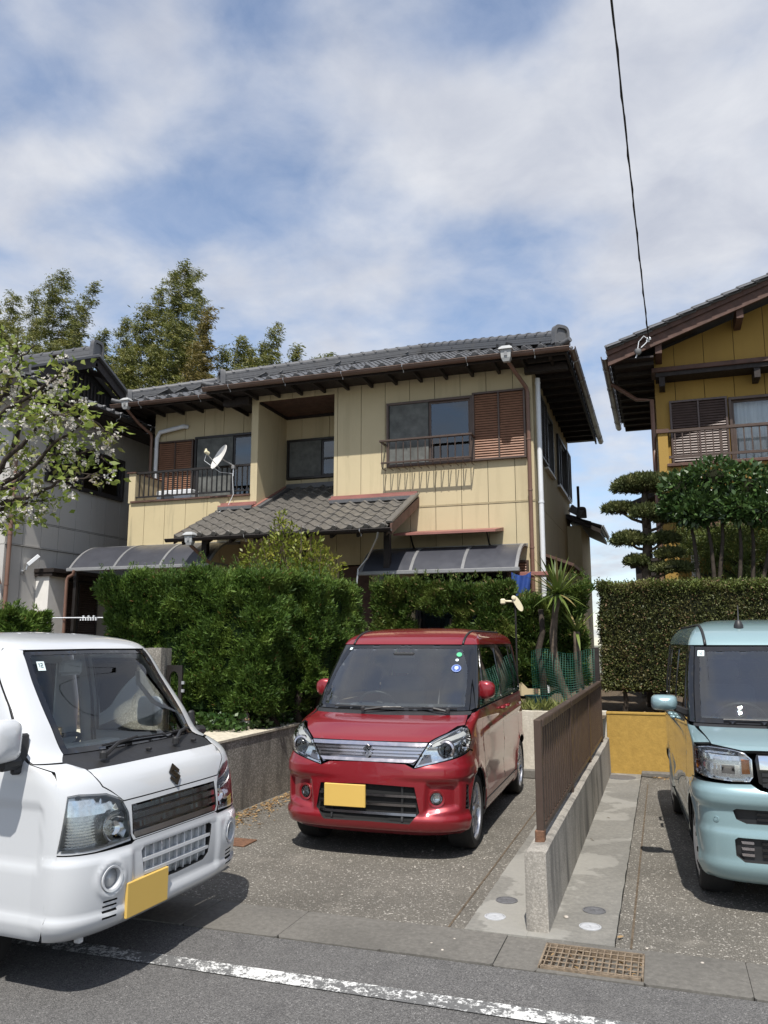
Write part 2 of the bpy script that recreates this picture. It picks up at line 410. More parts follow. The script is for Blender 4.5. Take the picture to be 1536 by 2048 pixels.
leaf('shrub_leaf', (.10, .14, .016), (.30, .32, .050), (.33, .30, .055), .45, .35, .35)
leaf('camellia_leaf', (.026, .060, .016), (.085, .145, .040), None, .36, .10, .4, .5)
leaf('niwaki_leaf', (.058, .076, .024), (.15, .17, .062), (.19, .185, .07), .6, .15, .4, .3)
leaf('pine_leaf', (.075, .11, .024), (.20, .25, .065), None, .5, .2, .5)
leaf('cherry_leaf', (.14, .20, .03), (.32, .38, .085), (.20, .15, .06), .45, .4, .2)
leaf('blossom', (.74, .70, .66), (.86, .84, .80), (.76, .66, .60), .6, .4, .1, .2)
leaf('yucca_leaf', (.06, .10, .022), (.21, .26, .06), None, .4, .2, .3, .5, (.25, .20, .08), .12)
leaf('ivy_leaf', (.020, .055, .012), (.075, .14, .030), None, .4, .25, .4, .5)
leaf('stripe_grass', (.16, .20, .05), (.42, .44, .17), None, .5, .3, .2)
leaf('weed_leaf', (.06, .12, .02), (.15, .22, .04), None, .5, .3, .2)
leaf('dry_leaf', (.16, .085, .035), (.42, .30, .16), None, .8, .1, .2, .2)
plain('bark', (.105, .082, .062), .95, var=.35, vs=18, bump=.9, bs=45, spec=.2)
plain('bark_dark', (.050, .040, .032), .95, var=.35, vs=18, bump=.8, bs=45, spec=.2)
plain('bamboo_culm', (.20, .215, .12), .55, var=.35, vs=3)
plain('green_net', (.010, .085, .055), .6, var=.2)
plain('blue_cloth', (.02, .06, .25), .7, var=.2)

# --- vehicles
def paint(name, c, metal=0., flake=0., ro=.35, coat=1.):
    n = NB(name); col = c
    if flake:
        f = n.voro(900, out='Color'); g = n.nd('ShaderNodeSeparateColor'); n.L.new(f, g.inputs[0]); col = n.mix(n.mth('MULTIPLY', g.outputs[0], flake), c, sc(c, 1.7))
    dirt = n.noise(2.3, 5, .6); n.p(col=col, me=metal, ro=ro, coat=coat, coatro=n.mr(dirt, .35, .7, .012, .05))
paint('red_paint', (.215, .008, .014), .32, .35, .36)
paint('teal_paint', (.235, .345, .365), .30, .25, .36)
paint('white_paint_car', (.52, .535, .55), 0, 0, .42)
plain('black_trim', (.018, .018, .019), .48, var=.15, bump=.1, bs=300)
plain('gloss_black', (.010, .010, .011), .10, var=.05, coat=.6)
plain('chrome', (.82, .82, .83), .08, 1., var=.03)
plain('satin_chrome', (.62, .58, .60), .22, 1., var=.05)
plain('smoke_chrome', (.30, .28, .28), .14, 1., var=.05)
plain('badge_dark', (.05, .05, .055), .2, .8, var=.05)
plain('alloy', (.58, .58, .60), .28, .85, var=.05)
plain('hubcap', (.60, .61, .63), .38, .4, var=.05)
plain('tyre', (.018, .018, .018), .82, var=.2, bump=.3, bs=120)
plain('reflector', (.80, .81, .82), .12, 1., var=.15, vs=60)
plain('lamp_grey', (.26, .26, .26), .35, .3, var=.1)
plain('amber', (.62, .20, .03), .25, var=.1)
plain('red_lens', (.40, .01, .015), .2, var=.05)
plain('seat_cloth', (.13, .13, .135), .9, var=.1)
plain('dash', (.060, .062, .066), .7, var=.1)
plain('lamp_silver', (.68, .69, .69), .24, .75, var=.08, vs=30)
paint('truck_white', (.52, .535, .55), 0, 0, .42)
plain('light_plastic', (.36, .37, .37), .6, var=.08)
plain('sticker_white', (.62, .72, .72), .5, var=.04)
plain('sticker_ink', (.03, .06, .08), .5)
plain('sticker_green', (.06, .42, .20), .45, var=.05)
plain('sticker_blue', (.035, .075, .30), .4, var=.05)
plain('sticker_pale', (.50, .66, .80), .45, var=.05)
def plate_mat():
    n = NB('yellow_plate'); n.p(col=(.62, .41, .10), ro=.55)
plate_mat()
plain('rust', (.15, .075, .042), .8, .1, var=.4, vs=40, bump=.6, bs=90)
plain('grate_steel', (.24, .185, .13), .7, .3, var=.4, vs=40, bump=.5, bs=120)
plain('grey_cap', (.115, .115, .12), .6, var=.2, vs=30)
plain('white_cap', (.42, .43, .445), .5, var=.12, vs=30)
plain('terracotta', (.42, .24, .165), .8, var=.25, vs=20)
plain('figure_white', (.60, .57, .50), .8, var=.15, vs=20)
plain('cable_black', (.012, .012, .013), .6)
plain('pebble', (.42, .38, .33), .85, var=.3, vs=30)
plain('dark_void', (.012, .012, .012), 1)
plain('blue_pot', (.012, .05, .06), .5)
# ---------------------------------------------------------------- ground, road, driveways
def quad(name, mat, pts, kind='structure', n=1):
    m = MB(); m.add(pts, [(0, 1, 2, 3)]); return m.build(name, mat, kind=kind)
def road_z(y): return -.042*min(max(4.25-y, 0), 2.4)
quad('ground', 'far_ground', [(-400, -400, -.30), (400, -400, -.30), (400, 400, -.30), (-400, 400, -.30)])
m = MB(); ys = [-60, -3, 1.05, 2.2, 3.2, 4.252]
m.sheet(lambda u, v: (-70+140*u, ys[round(v*5)], road_z(ys[round(v*5)])-.004), 20, 5); m.build('road', 'asphalt', kind='structure')
m = MB(); m.sheet(lambda u, v: (-40+80*u, 3.765+.115*v+.0*u, road_z(3.765+.115*v)+.0015), 40, 1); m.build('white_line', 'worn_paint', kind='structure')
m = MB(); m.box(-70, 70, 4.255, 4.70, -.3, -.035); gut = m.build('gutter', 'gutter_concrete', kind='structure')
# each kerb-side gutter block is a slab of its own
rg = random.Random(3)
for i in range(-16, 13):
    x0 = -2.62+.60*i-.07
    if -.72 < x0+.3 < -.1: pass
    a, b = x0+.0015, x0+.5985
    segs = [(a, b)]
    if a < -.17 and b > -.67: segs = [(p, q) for p, q in ((a, -.672), (-.168, b)) if q-p > .03]
    for (a, b) in segs:
        m = MB(); dz = rg.uniform(-.004, .004)
        ch = rg.uniform(.008, .03)
        top = [(a+ch*.6, 4.257), (b-.012, 4.257), (b, 4.275), (b, 4.69), (b-.01, 4.698), (a+.012, 4.698), (a, 4.685), (a, 4.257+ch)]
        n = len(top); m.add([(x, y, .002+dz) for x, y in top]+[(x, y, -.03) for x, y in top], [tuple(range(n))]+[(i2, n+i2, n+(i2+1) % n, (i2+1) % n) for i2 in range(n)])
        m.build('gutter_block', 'gutter_concrete', gut)
# driveways: washed aggregate with a cement border strip either side of the divider wall
quad('driveway', 'aggregate', [(-3.92, 4.70, 0), (-1.135, 4.70, 0), (-1.135, 9.98, 0), (-3.92, 9.98, 0)])
quad('driveway', 'aggregate', [(-.32, 4.70, 0), (5.2, 4.70, 0), (5.2, 10.60, 0), (-.32, 10.60, 0)])
quad('path', 'cement_strip', [(-14, 4.70, -.002), (-3.92, 4.70, -.002), (-3.92, 11, -.002), (-14, 11, -.002)])
def strip(xa0, xb0, xa1, xb1, y0, y1, seed):
    r = random.Random(seed); m = MB(); n = 60; L = []; Rr = []
    for i in range(n+1):
        t = i/n; y = y0+(y1-y0)*t
        L.append((xa0+(xa1-xa0)*t+r.uniform(-.003, .003), y)); Rr.append((xb0+(xb1-xb0)*t+r.uniform(-.003, .003), y))
    vs = [(x, y, .009) for x, y in L]+[(x, y, .009) for x, y in Rr]+[(x, y, -.02) for x, y in L]+[(x, y, -.02) for x, y in Rr]; k = n+1; fs = []
    for i in range(n):
        fs += [(i, k+i, k+i+1, i+1), (2*k+i, i, i+1, 2*k+i+1), (k+i, 3*k+i, 3*k+i+1, k+i+1)]
    fs += [(0, 2*k, 3*k, k)]
    m.add(vs, fs); return m.build('cement_strip', 'cement_strip', kind='structure')
for k_, (a, b, c_, d_) in enumerate(((-.672, -.168, 4.256, 4.293), (-.672, -.168, 4.627, 4.699), (-.672, -.6715, 4.257, 4.698))):
    m = MB(); m.box(a, b, c_, d_, -.3, .001); m.build('grate_surround', 'gutter_concrete', gut)
m = MB(); m.box(-.80, -.68, 4.70, 4.80, -.05, .007); m.build('strip_filler', 'cement_strip', kind='structure')
strip(-1.135, -.79, -1.135, -.79, 4.69, 9.98, 1); strip(-.69, -.325, -.69, -.325, 4.69, 10.6, 2)
# thin border joints in the aggregate
for x in (-1.23, -.24):
    m = MB(); m.add([(x-.006, 4.7, .004), (x+.006, 4.7, .004), (x+.006, 9.9, .004), (x-.006, 9.9, .004)], [(0, 1, 2, 3)]); m.build('slab_joint', 'soil', kind='structure')
quad('planting_bed', 'soil', [(-12, 7.0, .66), (-3.95, 7.0, .66), (-3.95, 24, .70), (-12, 24, .70)])
quad('planting_bed', 'soil', [(-4.1, 10.0, .70), (-.7, 10.0, .70), (-.7, 24, .70), (-4.1, 24, .70)])
quad('planting_bed', 'soil', [(-.7, 10.62, .70), (14, 10.62, .70), (14, 26, .70), (-.7, 26, .70)])

# ---------------------------------------------------------------- access caps, grate, debris
def cap(x, y, mat, label, r=.052):
    t = empty('access_cap', (x, y, 0), label, 'access cap')
    m = MB(); m.lathe([(r+.010, 0), (r+.010, .013), (r+.002, .014), (r+.001, .006)], (x, y, 0), n=36); m.build('rim', 'grey_cap' if mat == 'grey_cap' else 'white_cap', t)
    m = MB(); m.lathe([(r, .004), (r, .0125), (r-.006, .0135), (r*.6, .0135), (r*.58, .0125), (.001, .0125)], (x, y, 0), n=36); d = m.build('lid', mat, t)
    m = MB()
    for a in (0, 90): m.box(-r*.45, r*.45, -.003, .003, .0126, .0142, M=Matrix.Translation((x, y, 0)) @ Matrix.Rotation(R(a+20), 4, 'Z'))
    m.build('cross_rib', mat, d)
cap(-1.01, 4.94, 'white_cap', 'round white plastic access cap in the cement strip beside the red car')
cap(-1.00, 5.26, 'grey_cap', 'round grey access cap in the cement strip beside the red car', .058)
cap(-.47, 4.95, 'white_cap', 'round white plastic access cap in the cement strip beside the pale teal car')
cap(-.47, 5.24, 'grey_cap', 'round grey access cap in the cement strip beside the pale teal car', .058)
m = MB(); m.lathe([(.17, .002), (.17, .013), (.15, .015), (.001, .015)], (-.55, 10.25, 0), n=32); m.build('access_cap', 'grey_cap', label='grey access cap at the foot of the ochre wall', cat='access cap')
g = empty('drain_grate', (-.42, 4.46, 0), 'rusty steel drain grate set in the gutter, full of dry leaves', 'drain grate')
m = MB()
for (a, b, c, d) in ((-.665, -.175, 4.295, 4.305), (-.665, -.175, 4.615, 4.625), (-.67, -.66, 4.295, 4.625), (-.18, -.17, 4.295, 4.625)): m.box(a, b, c, d, -.06, .012)
m.build('frame', 'grate_steel', g)
for i in range(14):
    x = -.645+i*.0345; box('bar', 'grate_steel', g, x-.003, x+.003, 4.306, 4.614, -.03, .010)
for j in range(5):
    y = 4.335+j*.062; m = MB(); m.tube([(-.66, y, .004), (-.18, y, .004)], .0035, 6); m.build('cross_bar', 'grate_steel', g)
box('pit_floor', 'dark_void', g, -.665, -.175, 4.30, 4.62, -.16, -.15)
rl = np.random.default_rng(5)
def scatter_leaves(name, pts, size, mat, label, cat, parent=None, kind=None, upbias=1.0, narrow=.35):
    """small curled leaf blades lying at the points"""
    n = len(pts); V = np.zeros((n, 6, 3)); a = rl.uniform(0, 2*np.pi, n); s = rl.uniform(size*.5, size, n)
    tx = np.stack([np.cos(a), np.sin(a), rl.uniform(-.3, .3, n)/upbias], 1); ty = np.stack([-np.sin(a), np.cos(a), rl.uniform(-.3, .3, n)/upbias], 1)
    pr = [(-1, 0, 0), (-.3, -narrow, .12), (.4, -narrow*.9, .10), (1, 0, .05), (.4, narrow*.9, .10), (-.3, narrow, .12)]
    for k, (p, q, h) in enumerate(pr): V[:, k] = pts+tx*(p*s)[:, None]+ty*(q*s)[:, None]+np.array([0, 0, 1.])*(h*s*rl.uniform(.2, 2, n))[:, None]
    F = np.arange(n*6).reshape(n, 6)
    F4 = np.concatenate([F[:, [0, 1, 2, 3]], F[:, [0, 3, 4, 5]]])
    return np_mesh(name, V.reshape(-1, 3), F4, mat, parent, label=label, cat=cat, kind=kind)
pts = np.stack([rl.uniform(-.65, -.19, 150), rl.uniform(4.31, 4.61, 150), rl.uniform(-.10, -.005, 150)], 1)
scatter_leaves('leaf_litter', pts, .035, 'dry_leaf', 'brown dry leaves caught in the rusty drain grate', 'leaves', kind='stuff', upbias=.5, narrow=.15)
n = 1000; yy = rl.uniform(6.4, 9.6, n); pts = np.stack([-3.88+np.abs(rl.normal(0, .16, n)), yy, np.full(n, .006)], 1)
scatter_leaves('leaf_litter', pts, .026, 'dry_leaf', 'pale dry petals and leaves along the foot of the stained wall', 'leaves', kind='stuff')
pts = np.stack([rl.uniform(-.5, 2.6, 260), 10.68+np.abs(rl.normal(0, .2, 260)), np.full(260, .71)], 1)
scatter_leaves('leaf_litter', pts, .035, 'dry_leaf', 'dry brown leaves on the bed under the clipped hedge', 'leaves', kind='stuff', upbias=.6)
pts = np.stack([rl.normal(-.14, .09, 40), 10.42+rl.normal(0, .05, 40), np.full(40, .006)], 1)
scatter_leaves('leaf_litter', pts, .03, 'dry_leaf', 'small heap of dry leaves at the foot of the ochre wall', 'leaves', kind='stuff', upbias=.6)
for k, (x, y, lab) in enumerate(((-.30, 4.83, 'curled brown dead leaf lying by the corner of the cement strip'), (-.62, 7.0, 'small brown dead leaf lying at the foot of the fence wall'), (-.55, 7.9, 'pale dead leaf lying on the cement strip beside the pale teal car'))):
    scatter_leaves('dead_leaf', np.array([[x, y, .014]]), .03, 'dry_leaf', lab, 'leaf', upbias=.6)
rp = random.Random(11)
def pebble(x, y, s, label, group=None, z=.008):
    m = MB(); n = 7; r = [rp.uniform(.75, 1.15) for _ in range(n)]
    m.lathe([(s*.5, 0), (s, s*.35), (s*.8, s*.8), (s*.2, s)], (x, y, z-.002), n=n)
    m.v = [(x+(p[0]-x)*rp.uniform(.8, 1.2), y+(p[1]-y)*rp.uniform(.8, 1.2), p[2]) for p in m.v]
    m.build('pebble', 'pebble', smooth=True, label=label, cat='pebble', group=group)
pebble(-.615, 5.06, .016, 'pale pebble lying on the cement strip beside the divider wall end')
for k in range(14): pebble(rp.uniform(-3.2, -.5) if k < 9 else rp.uniform(-.2, .3), rp.uniform(4.3, 6.3), rp.uniform(.006, .010), 'tiny pale pebble lying on the concrete paving', 'tiny pebbles on the paving', .003)
# rusty iron plate by the wall
m = MB(); m.box(-3.62, -3.2, 5.92, 6.14, 0, .012, .003); m.build('iron_plate', 'rust', label='rusty iron plate lying beside the small weed at the stained wall', cat='plate')
# ---------------------------------------------------------------- garden walls and the driveway fence
def plan_block(name, mat, poly, z0, z1, parent=None, cap=None, **k):
    m = MB(); m.prism(poly, z0, z1, lambda a, b, d: (a, b, d)); return m.build(name, mat, parent, **k)
t = empty('garden_wall', (-3.95, 8, 0), 'low stained roughcast wall along the driveway under the tall conifer hedge', 'wall')
plan_block('wall_body', 'concrete_wall', [(-5.9, 6.32), (-3.91, 6.32), (-3.91, 9.93), (-4.08, 9.93), (-4.08, 7.80), (-4.55, 7.33), (-5.9, 7.1)], 0, .672, t)
plan_block('coping', 'wall_cap', [(-5.92, 6.31), (-3.90, 6.31), (-3.90, 9.93), (-4.09, 9.93), (-4.09, 7.81), (-4.56, 7.34), (-5.92, 7.11)], .672, .694, t)
t = empty('gate_wall', (-5.3, 7.25, 0), 'upright grey roughcast gate wall beside the dark metal gate', 'gate wall')
plan_block('panel', 'concrete_wall', [(-5.85, 7.17), (-4.86, 7.17), (-4.86, 7.31), (-5.85, 7.31)], .6, 1.53, t)
box('side_panel', 'concrete_wall', t, -4.998, -4.845, 7.10, 7.168, .6, 1.536)
t = empty('metal_gate', (-4.75, 7.25, .68), 'dark metal gate leaf with an arched opening beside the gate wall', 'gate')
m = MB(); m.box(-4.84, -4.815, 7.21, 7.235, .69, 1.33); m.box(-4.70, -4.66, 7.21, 7.235, .69, 1.36); m.box(-4.84, -4.66, 7.212, 7.233, 1.33, 1.36); m.build('frame', 'dark_metal', t)
m = MB(); pl = [(-4.815, 1.33)]+[(-4.7575+.0575*math.cos(R(a)), 1.20+.10*math.sin(R(a))) for a in range(180, -1, -15)]+[(-4.70, 1.33)]
m.prism(pl, 7.213, 7.232, lambda a, b, d: (a, d, b)); m.build('arch_plate', 'dark_metal', t)
m = MB(); m.box(-4.66, -4.63, 7.205, 7.225, 1.17, 1.20); m.box(-4.66, -4.63, 7.205, 7.225, 1.09, 1.12); m.build('hinge', 'galvanised', t)
# divider wall with brown aluminium fence
t = empty('divider_wall', (-.74, 7.6, 0), 'low roughcast concrete wall between the two driveways', 'wall')
m = MB(); ny = 40
def dv(u, v):
    prof = [(-.80, 0), (-.802, .415), (-.79, .428), (-.70, .436), (-.682, .425), (-.675, 0)]
    x, z = prof[round(u*5)]; y = 4.775+(10.50-4.775)*v; return (x, y, z+(.012*mno.noise(Vector((x*3, y*2.1, z*3))) if z > 0 else 0))
m.sheet(dv, 5, ny); m.add([dv(i/5, 0) for i in range(6)], [(5, 4, 3, 2, 1, 0)]); m.build('wall_body', 'divider_concrete', t)
f = empty('fence', (-.74, 7.5, .43), 'brown aluminium fence of close upright bars on the divider wall', 'fence')
for y in (5.02, 6.68, 8.34, 10.0): box('post', 'brown_metal', f, -.762, -.718, y-.03, y+.03, .425, 1.135, .004)
for (y0, y1) in ((5.052, 6.648), (6.712, 8.308), (8.372, 9.968)):
    box('top_rail', 'brown_metal', f, -.768, -.712, y0, y1, 1.085, 1.132, .006); box('bottom_rail', 'brown_metal', f, -.757, -.723, y0, y1, .475, .51, .004)
m = MB(); m.box(-.011, .011, -.0195, .0195, 0, .574, .003); bme, _ = m.mesh('bar', 'brown_metal', org=(0, 0, 0))
for k in range(3):
    for j in range(14): inst('bar', bme, Matrix.Translation((-.74, 5.052+1.66*k+.115*(j+.5)-.005, .511)), f)
m = MB(); m.box(-.772, -.716, 4.985, 5.055, .428, .50, .006); m.build('post_shoe', 'rust', f)
# ochre wall on the right and cream wall behind the red car
t = empty('garden_wall', (2, 10.6, 0), 'ochre roughcast retaining wall under the clipped hedge', 'wall')
box('wall_body', 'ochre_wall', t, -.705, 5.2, 10.55, 10.72, 0, .715); box('coping', 'ochre_wall', t, -.71, 5.2, 10.542, 10.725, .716, .732)
box('end_face', 'cream_wall', t, -.785, -.708, 10.51, 10.72, 0, .74); m = MB(); m.box(-.32, 5.2, 10.40, 10.545, 0, .055, .01); m.build('footing', 'gutter_concrete', t)
m = MB(); m.box(.12, 1.9, 10.20, 10.395, .0, .11, .012); m.build('wheel_stop', 'gutter_concrete', label='grey concrete kerb at the foot of the ochre wall behind the pale teal car', cat='kerb')
t = empty('garden_wall', (-2.3, 10, 0), 'cream roughcast retaining wall behind the red car', 'wall')
box('wall_body', 'cream_wall', t, -3.905, -.81, 9.95, 10.12, 0, .775, .006); m = MB(); m.box(-3.9, -.81, 9.86, 9.948, 0, .10, .01); m.build('footing', 'gutter_concrete', t)
# ---------------------------------------------------------------- house kit
def cuts(a0, a1, joints): return [a0]+[j for j in sorted(joints) if a0+.02 < j < a1-.02]+[a1]
def panels(parent, mat, a0, a1, z0, z1, joints, belts, openings, mk, gap=.0045):
    """siding boards between joints, cut round openings; mk(a0,a1,z0,z1)"""
    xs = cuts(a0, a1, joints); zs = cuts(z0, z1, belts)
    for xa, xb in zip(xs[:-1], xs[1:]):
        for za, zb in zip(zs[:-1], zs[1:]):
            rects = [(xa+(gap if xa > a0 else 0), xb-(gap if xb < a1 else 0), za+(gap if za > z0 else 0), zb-(gap if zb < z1 else 0))]
            for (oa, ob, oc, od) in openings:
                nr = []
                for (p, q, r, s) in rects:
                    if ob <= p or oa >= q or od <= r or oc >= s: nr.append((p, q, r, s)); continue
                    if oa > p: nr.append((p, oa, r, s))
                    if ob < q: nr.append((ob, q, r, s))
                    pp, qq = max(p, oa), min(q, ob)
                    if oc > r: nr.append((pp, qq, r, oc))
                    if od < s: nr.append((pp, qq, od, s))
                rects = nr
            for r in rects:
                if r[1]-r[0] > .012 and r[3]-r[2] > .012: mk(*r)
def wallY(parent, mat, y, back=.02, nm='siding_panel'):      # boards facing -Y at plane y
    return lambda a, b, c, d: box(nm, mat, parent, a, b, y, y+back, c, d)
def wallX(parent, mat, x, sgn=1, back=.02, nm='siding_panel'):   # boards facing +X at plane x
    return lambda a, b, c, d: box(nm, mat, parent, x-back*sgn, x, a, b, c, d)
PF = {'Y': lambda y: (lambda a, z, d: (a, y-d, z)), 'X': lambda x: (lambda a, z, d: (x+d, a, z))}   # plane frame: along, up, out
def pbox(m, F, a0, a1, z0, z1, d0, d1, c=0.0, mi=0):
    p = F(a0, z0, d0); q = F(a1, z1, d1); return m.box(p[0], q[0], p[1], q[1], p[2], q[2], c, mi)
def shutter(parent, F, a0, a1, z0, z1, d0, d1, frame, slat, cols=2, pitch=.043, name='shutter'):
    m = MB(); w = .035
    pbox(m, F, a0, a1, z0, z0+w, d0, d1, .003); pbox(m, F, a0, a1, z1-w, z1, d0, d1, .003)
    pbox(m, F, a0, a0+w, z0+w, z1-w, d0, d1, .003); pbox(m, F, a1-w, a1, z0+w, z1-w, d0, d1, .003)
    for k in range(1, cols): a = a0+(a1-a0)*k/cols; pbox(m, F, a-.014, a+.014, z0+w, z1-w, d0+.01, d1, .003)
    pbox(m, F, a0+w, a1-w, z0+w, z1-w, d0, d0+.006); o = m.build(name, frame, parent)
    n = int((z1-z0-2*w)/pitch)
    for k in range(cols):
        m = MB(); s0 = a0+(a1-a0)*k/cols+(w if k == 0 else .014); s1 = a0+(a1-a0)*(k+1)/cols-(w if k == cols-1 else .014)
        for i in range(n):
            z = z0+w+(i+.5)*(z1-z0-2*w)/n; h = pitch*.36; dm = (d0+d1)/2+.006
            v = [F(s0, z+h, dm-.006), F(s1, z+h, dm-.006), F(s1, z-h, dm+.012), F(s0, z-h, dm+.012), F(s0, z-h-.006, dm+.010), F(s1, z-h-.006, dm+.010)]
            m.add(v, [(0, 1, 2, 3), (3, 2, 5, 4)])
        m.build('slats', slat, o, kind='stuff')
    return o
def window(parent, F, a0, a1, z0, z1, frame='dark_metal', panes=2, depth=.10, d=.02, glass='house_glass', inside=None, fw=.045, screen=None, name='window', mid=None):
    """recessed sliding sash window: outer frame, sashes, panes, a dim room box behind"""
    m = MB(); b = d-depth
    pbox(m, F, a0, a1, z0, z0+fw, b, d+.015, .003); pbox(m, F, a0, a1, z1-fw, z1, b, d+.015, .003)
    pbox(m, F, a0, a0+fw, z0+fw, z1-fw, b, d+.015, .003); pbox(m, F, a1-fw, a1, z0+fw, z1-fw, b, d+.015, .003)
    o = m.build(name, frame, parent); w = (a1-a0-2*fw)/panes
    for k in range(panes):
        p, q = a0+fw+w*k, a0+fw+w*(k+1); dd = b+.02+(.03 if k % 2 else 0); s = .035
        m = MB(); pbox(m, F, p, q, z0+fw, z0+fw+s, dd, dd+.025); pbox(m, F, p, q, z1-fw-s, z1-fw, dd, dd+.025)
        pbox(m, F, p, p+s, z0+fw+s, z1-fw-s, dd, dd+.025); pbox(m, F, q-s, q, z0+fw+s, z1-fw-s, dd, dd+.025)
        if mid: pbox(m, F, p+s, q-s, mid-.02, mid+.02, dd, dd+.025)
        m.build('sash', frame, o)
        m = MB(); pbox(m, F, p+s, q-s, z0+fw+s, z1-fw-s, dd+.010, dd+.014); m.build('pane', glass, o)
        if screen is not None and k == screen:
            m = MB(); pbox(m, F, p+.01, q-.01, z0+fw, z1-fw, d-.012, d-.008); m.build('insect_screen', 'insect_screen', o)
    if inside:
        m = MB(); n = 24
        for k in range(n):
            p, q = a0+(a1-a0)*k/n, a0+(a1-a0)*(k+1)/n; e0, e1 = b-.10-.03*math.sin(k*1.9), b-.10-.03*math.sin((k+1)*1.9)
            m.add([F(p, z0, e0), F(q, z0, e1), F(q, z1, e1), F(p, z1, e0)], [(0, 1, 2, 3)])
        m.build('curtain', inside, o, smooth=True)
    m = MB(); vv = [F(a0, z0, b), F(a1, z0, b), F(a1, z1, b), F(a0, z1, b), F(a0, z0, b-.6), F(a1, z0, b-.6), F(a1, z1, b-.6), F(a0, z1, b-.6)]
    m.add(vv, [(4, 5, 6, 7), (0, 4, 7, 3), (1, 2, 6, 5), (0, 1, 5, 4), (3, 7, 6, 2)]); m.build('room_behind', 'interior_dark', o)
    return o
# --- pantile: one S-section tile, origin at its lower left corner; x along the eave, y up the slope, z normal
TW, TL, TE = .268, .30, .235
def tile_mesh(mat, eave=False):
    m = MB(); n = 10; W = TW+.035
    def h(u): return .030*math.cos(2*math.pi*(u-.86))+.006*math.cos(4*math.pi*(u-.9))
    top = [(W*i/n, h(i/n*W/TW)) for i in range(n+1)]
    vs = []; fs = []
    for (x, z) in top: vs += [(x, 0, z+.034), (x, TL, z+.012), (x, 0, z+.012)]
    for i in range(n):
        a = 3*i; b = 3*i+3; fs += [(a, b, b+1, a+1), (a+2, b+2, b, a)]
    m.add(vs, fs)
    if eave:
        x = TW*.86; m.lathe([(.040, -.028), (.046, -.020), (.046, .01)], (x, 0, .040), (0, 1, 0), 14)
        vs = [];
        for (xx, z) in top: vs += [(xx, -.006, z+.036), (xx, -.006, z-.022)]
        m.add(vs, [(2*i, 2*i+1, 2*i+3, 2*i+2) for i in range(n)])
    me, _ = m.mesh('roof_tile', mat, org=(0, 0, 0)); smooth_angle(me, 38); return me
TILE = {}
for mt in ('roof_tile', 'porch_tile'): TILE[mt] = (tile_mesh(mt), tile_mesh(mt, True))
def tiled(parent, P0, ux, vy, ncol, nrow, keep, mat, budget, prio=None, cols0=0):
    """lay tiles from eave corner P0; keep(col,row)->bool; the `budget` best ones are objects, the rest one mesh"""
    ux = Vector(ux).normalized(); vy = Vector(vy).normalized(); nz = ux.cross(vy).normalized(); P0 = Vector(P0)
    spots = [(r, c) for r in range(nrow) for c in range(cols0, ncol) if keep(c, r)]
    spots.sort(key=prio or (lambda s: s[0]))
    rest = MB(); rr = random.Random(5)
    for k, (r, c) in enumerate(spots):
        p = P0+ux*(TW*c)+vy*(TE*r)+nz*rr.uniform(-.003, .003)
        a = rr.uniform(-.006, .006); x2 = (ux+vy*a).normalized(); y2 = (vy-ux*a).normalized()
        M = Matrix(((x2[0], y2[0], nz[0], p[0]), (x2[1], y2[1], nz[1], p[1]), (x2[2], y2[2], nz[2], p[2]), (0, 0, 0, 1)))
        me = TILE[mat][1 if r == 0 else 0]
        if k < budget: inst('roof_tile', me, M, parent)
        else:
            b = len(rest.v); rest.v += [tuple(M @ v.co) for v in me.vertices]; fs = [tuple(b+i for i in q.vertices) for q in me.polygons]; rest.f += fs; rest.m += [0]*len(fs)
    if rest.v: rest.build('roof_tiles', mat, parent, smooth=38, kind='stuff')
def ridge(parent, A, B, wd=.20, ht=.16, mat='roof_tile', pitch=.27, name='ridge'):
    """stacked ridge: three courses of flat tiles and a row of half-round caps from A to B"""
    A = Vector(A); B = Vector(B); d = (B-A); l = d.length; x = d/l; y = Vector((0, 0, 1)).cross(x).normalized(); z = x.cross(y)
    def M(c): return Matrix(((x[0], y[0], z[0], c[0]), (x[1], y[1], z[1], c[1]), (x[2], y[2], z[2], c[2]), (0, 0, 0, 1)))
    m = MB(); k = 4
    for i in range(k):
        w2 = wd/2*(1-.10*i)+(.008 if i % 2 else 0); m.obox(M((A+B)/2+z*(ht*(i+.5)/k)), l/2, w2, ht/k/2-.003)
    o = m.build(name, mat, parent)
    n = max(1, int(l/pitch)); mb = MB(); q = 8; r = wd*.40; Lc = l/n
    vs = []; fs = []
    for s, rr in ((0, r*.93), (.82, r*.93), (.82, r*1.12), (1, r*1.12)):
        for j in range(q+1):
            a = math.pi*j/q; vs.append((Lc*s, rr*math.cos(a), rr*.8*math.sin(a)))
    for s in range(3):
        for j in range(q): a = s*(q+1)+j; fs.append((a, a+1, a+q+2, a+q+1))
    fs.append(tuple(3*(q+1)+j for j in range(q+1))); mb.add(vs, fs); me, _ = mb.mesh('ridge_cap', mat, org=(0, 0, 0)); smooth_angle(me, 40)
    for i in range(n): inst('ridge_cap', me, M(A+x*(Lc*i)+z*(ht-.004)), o)
    return o
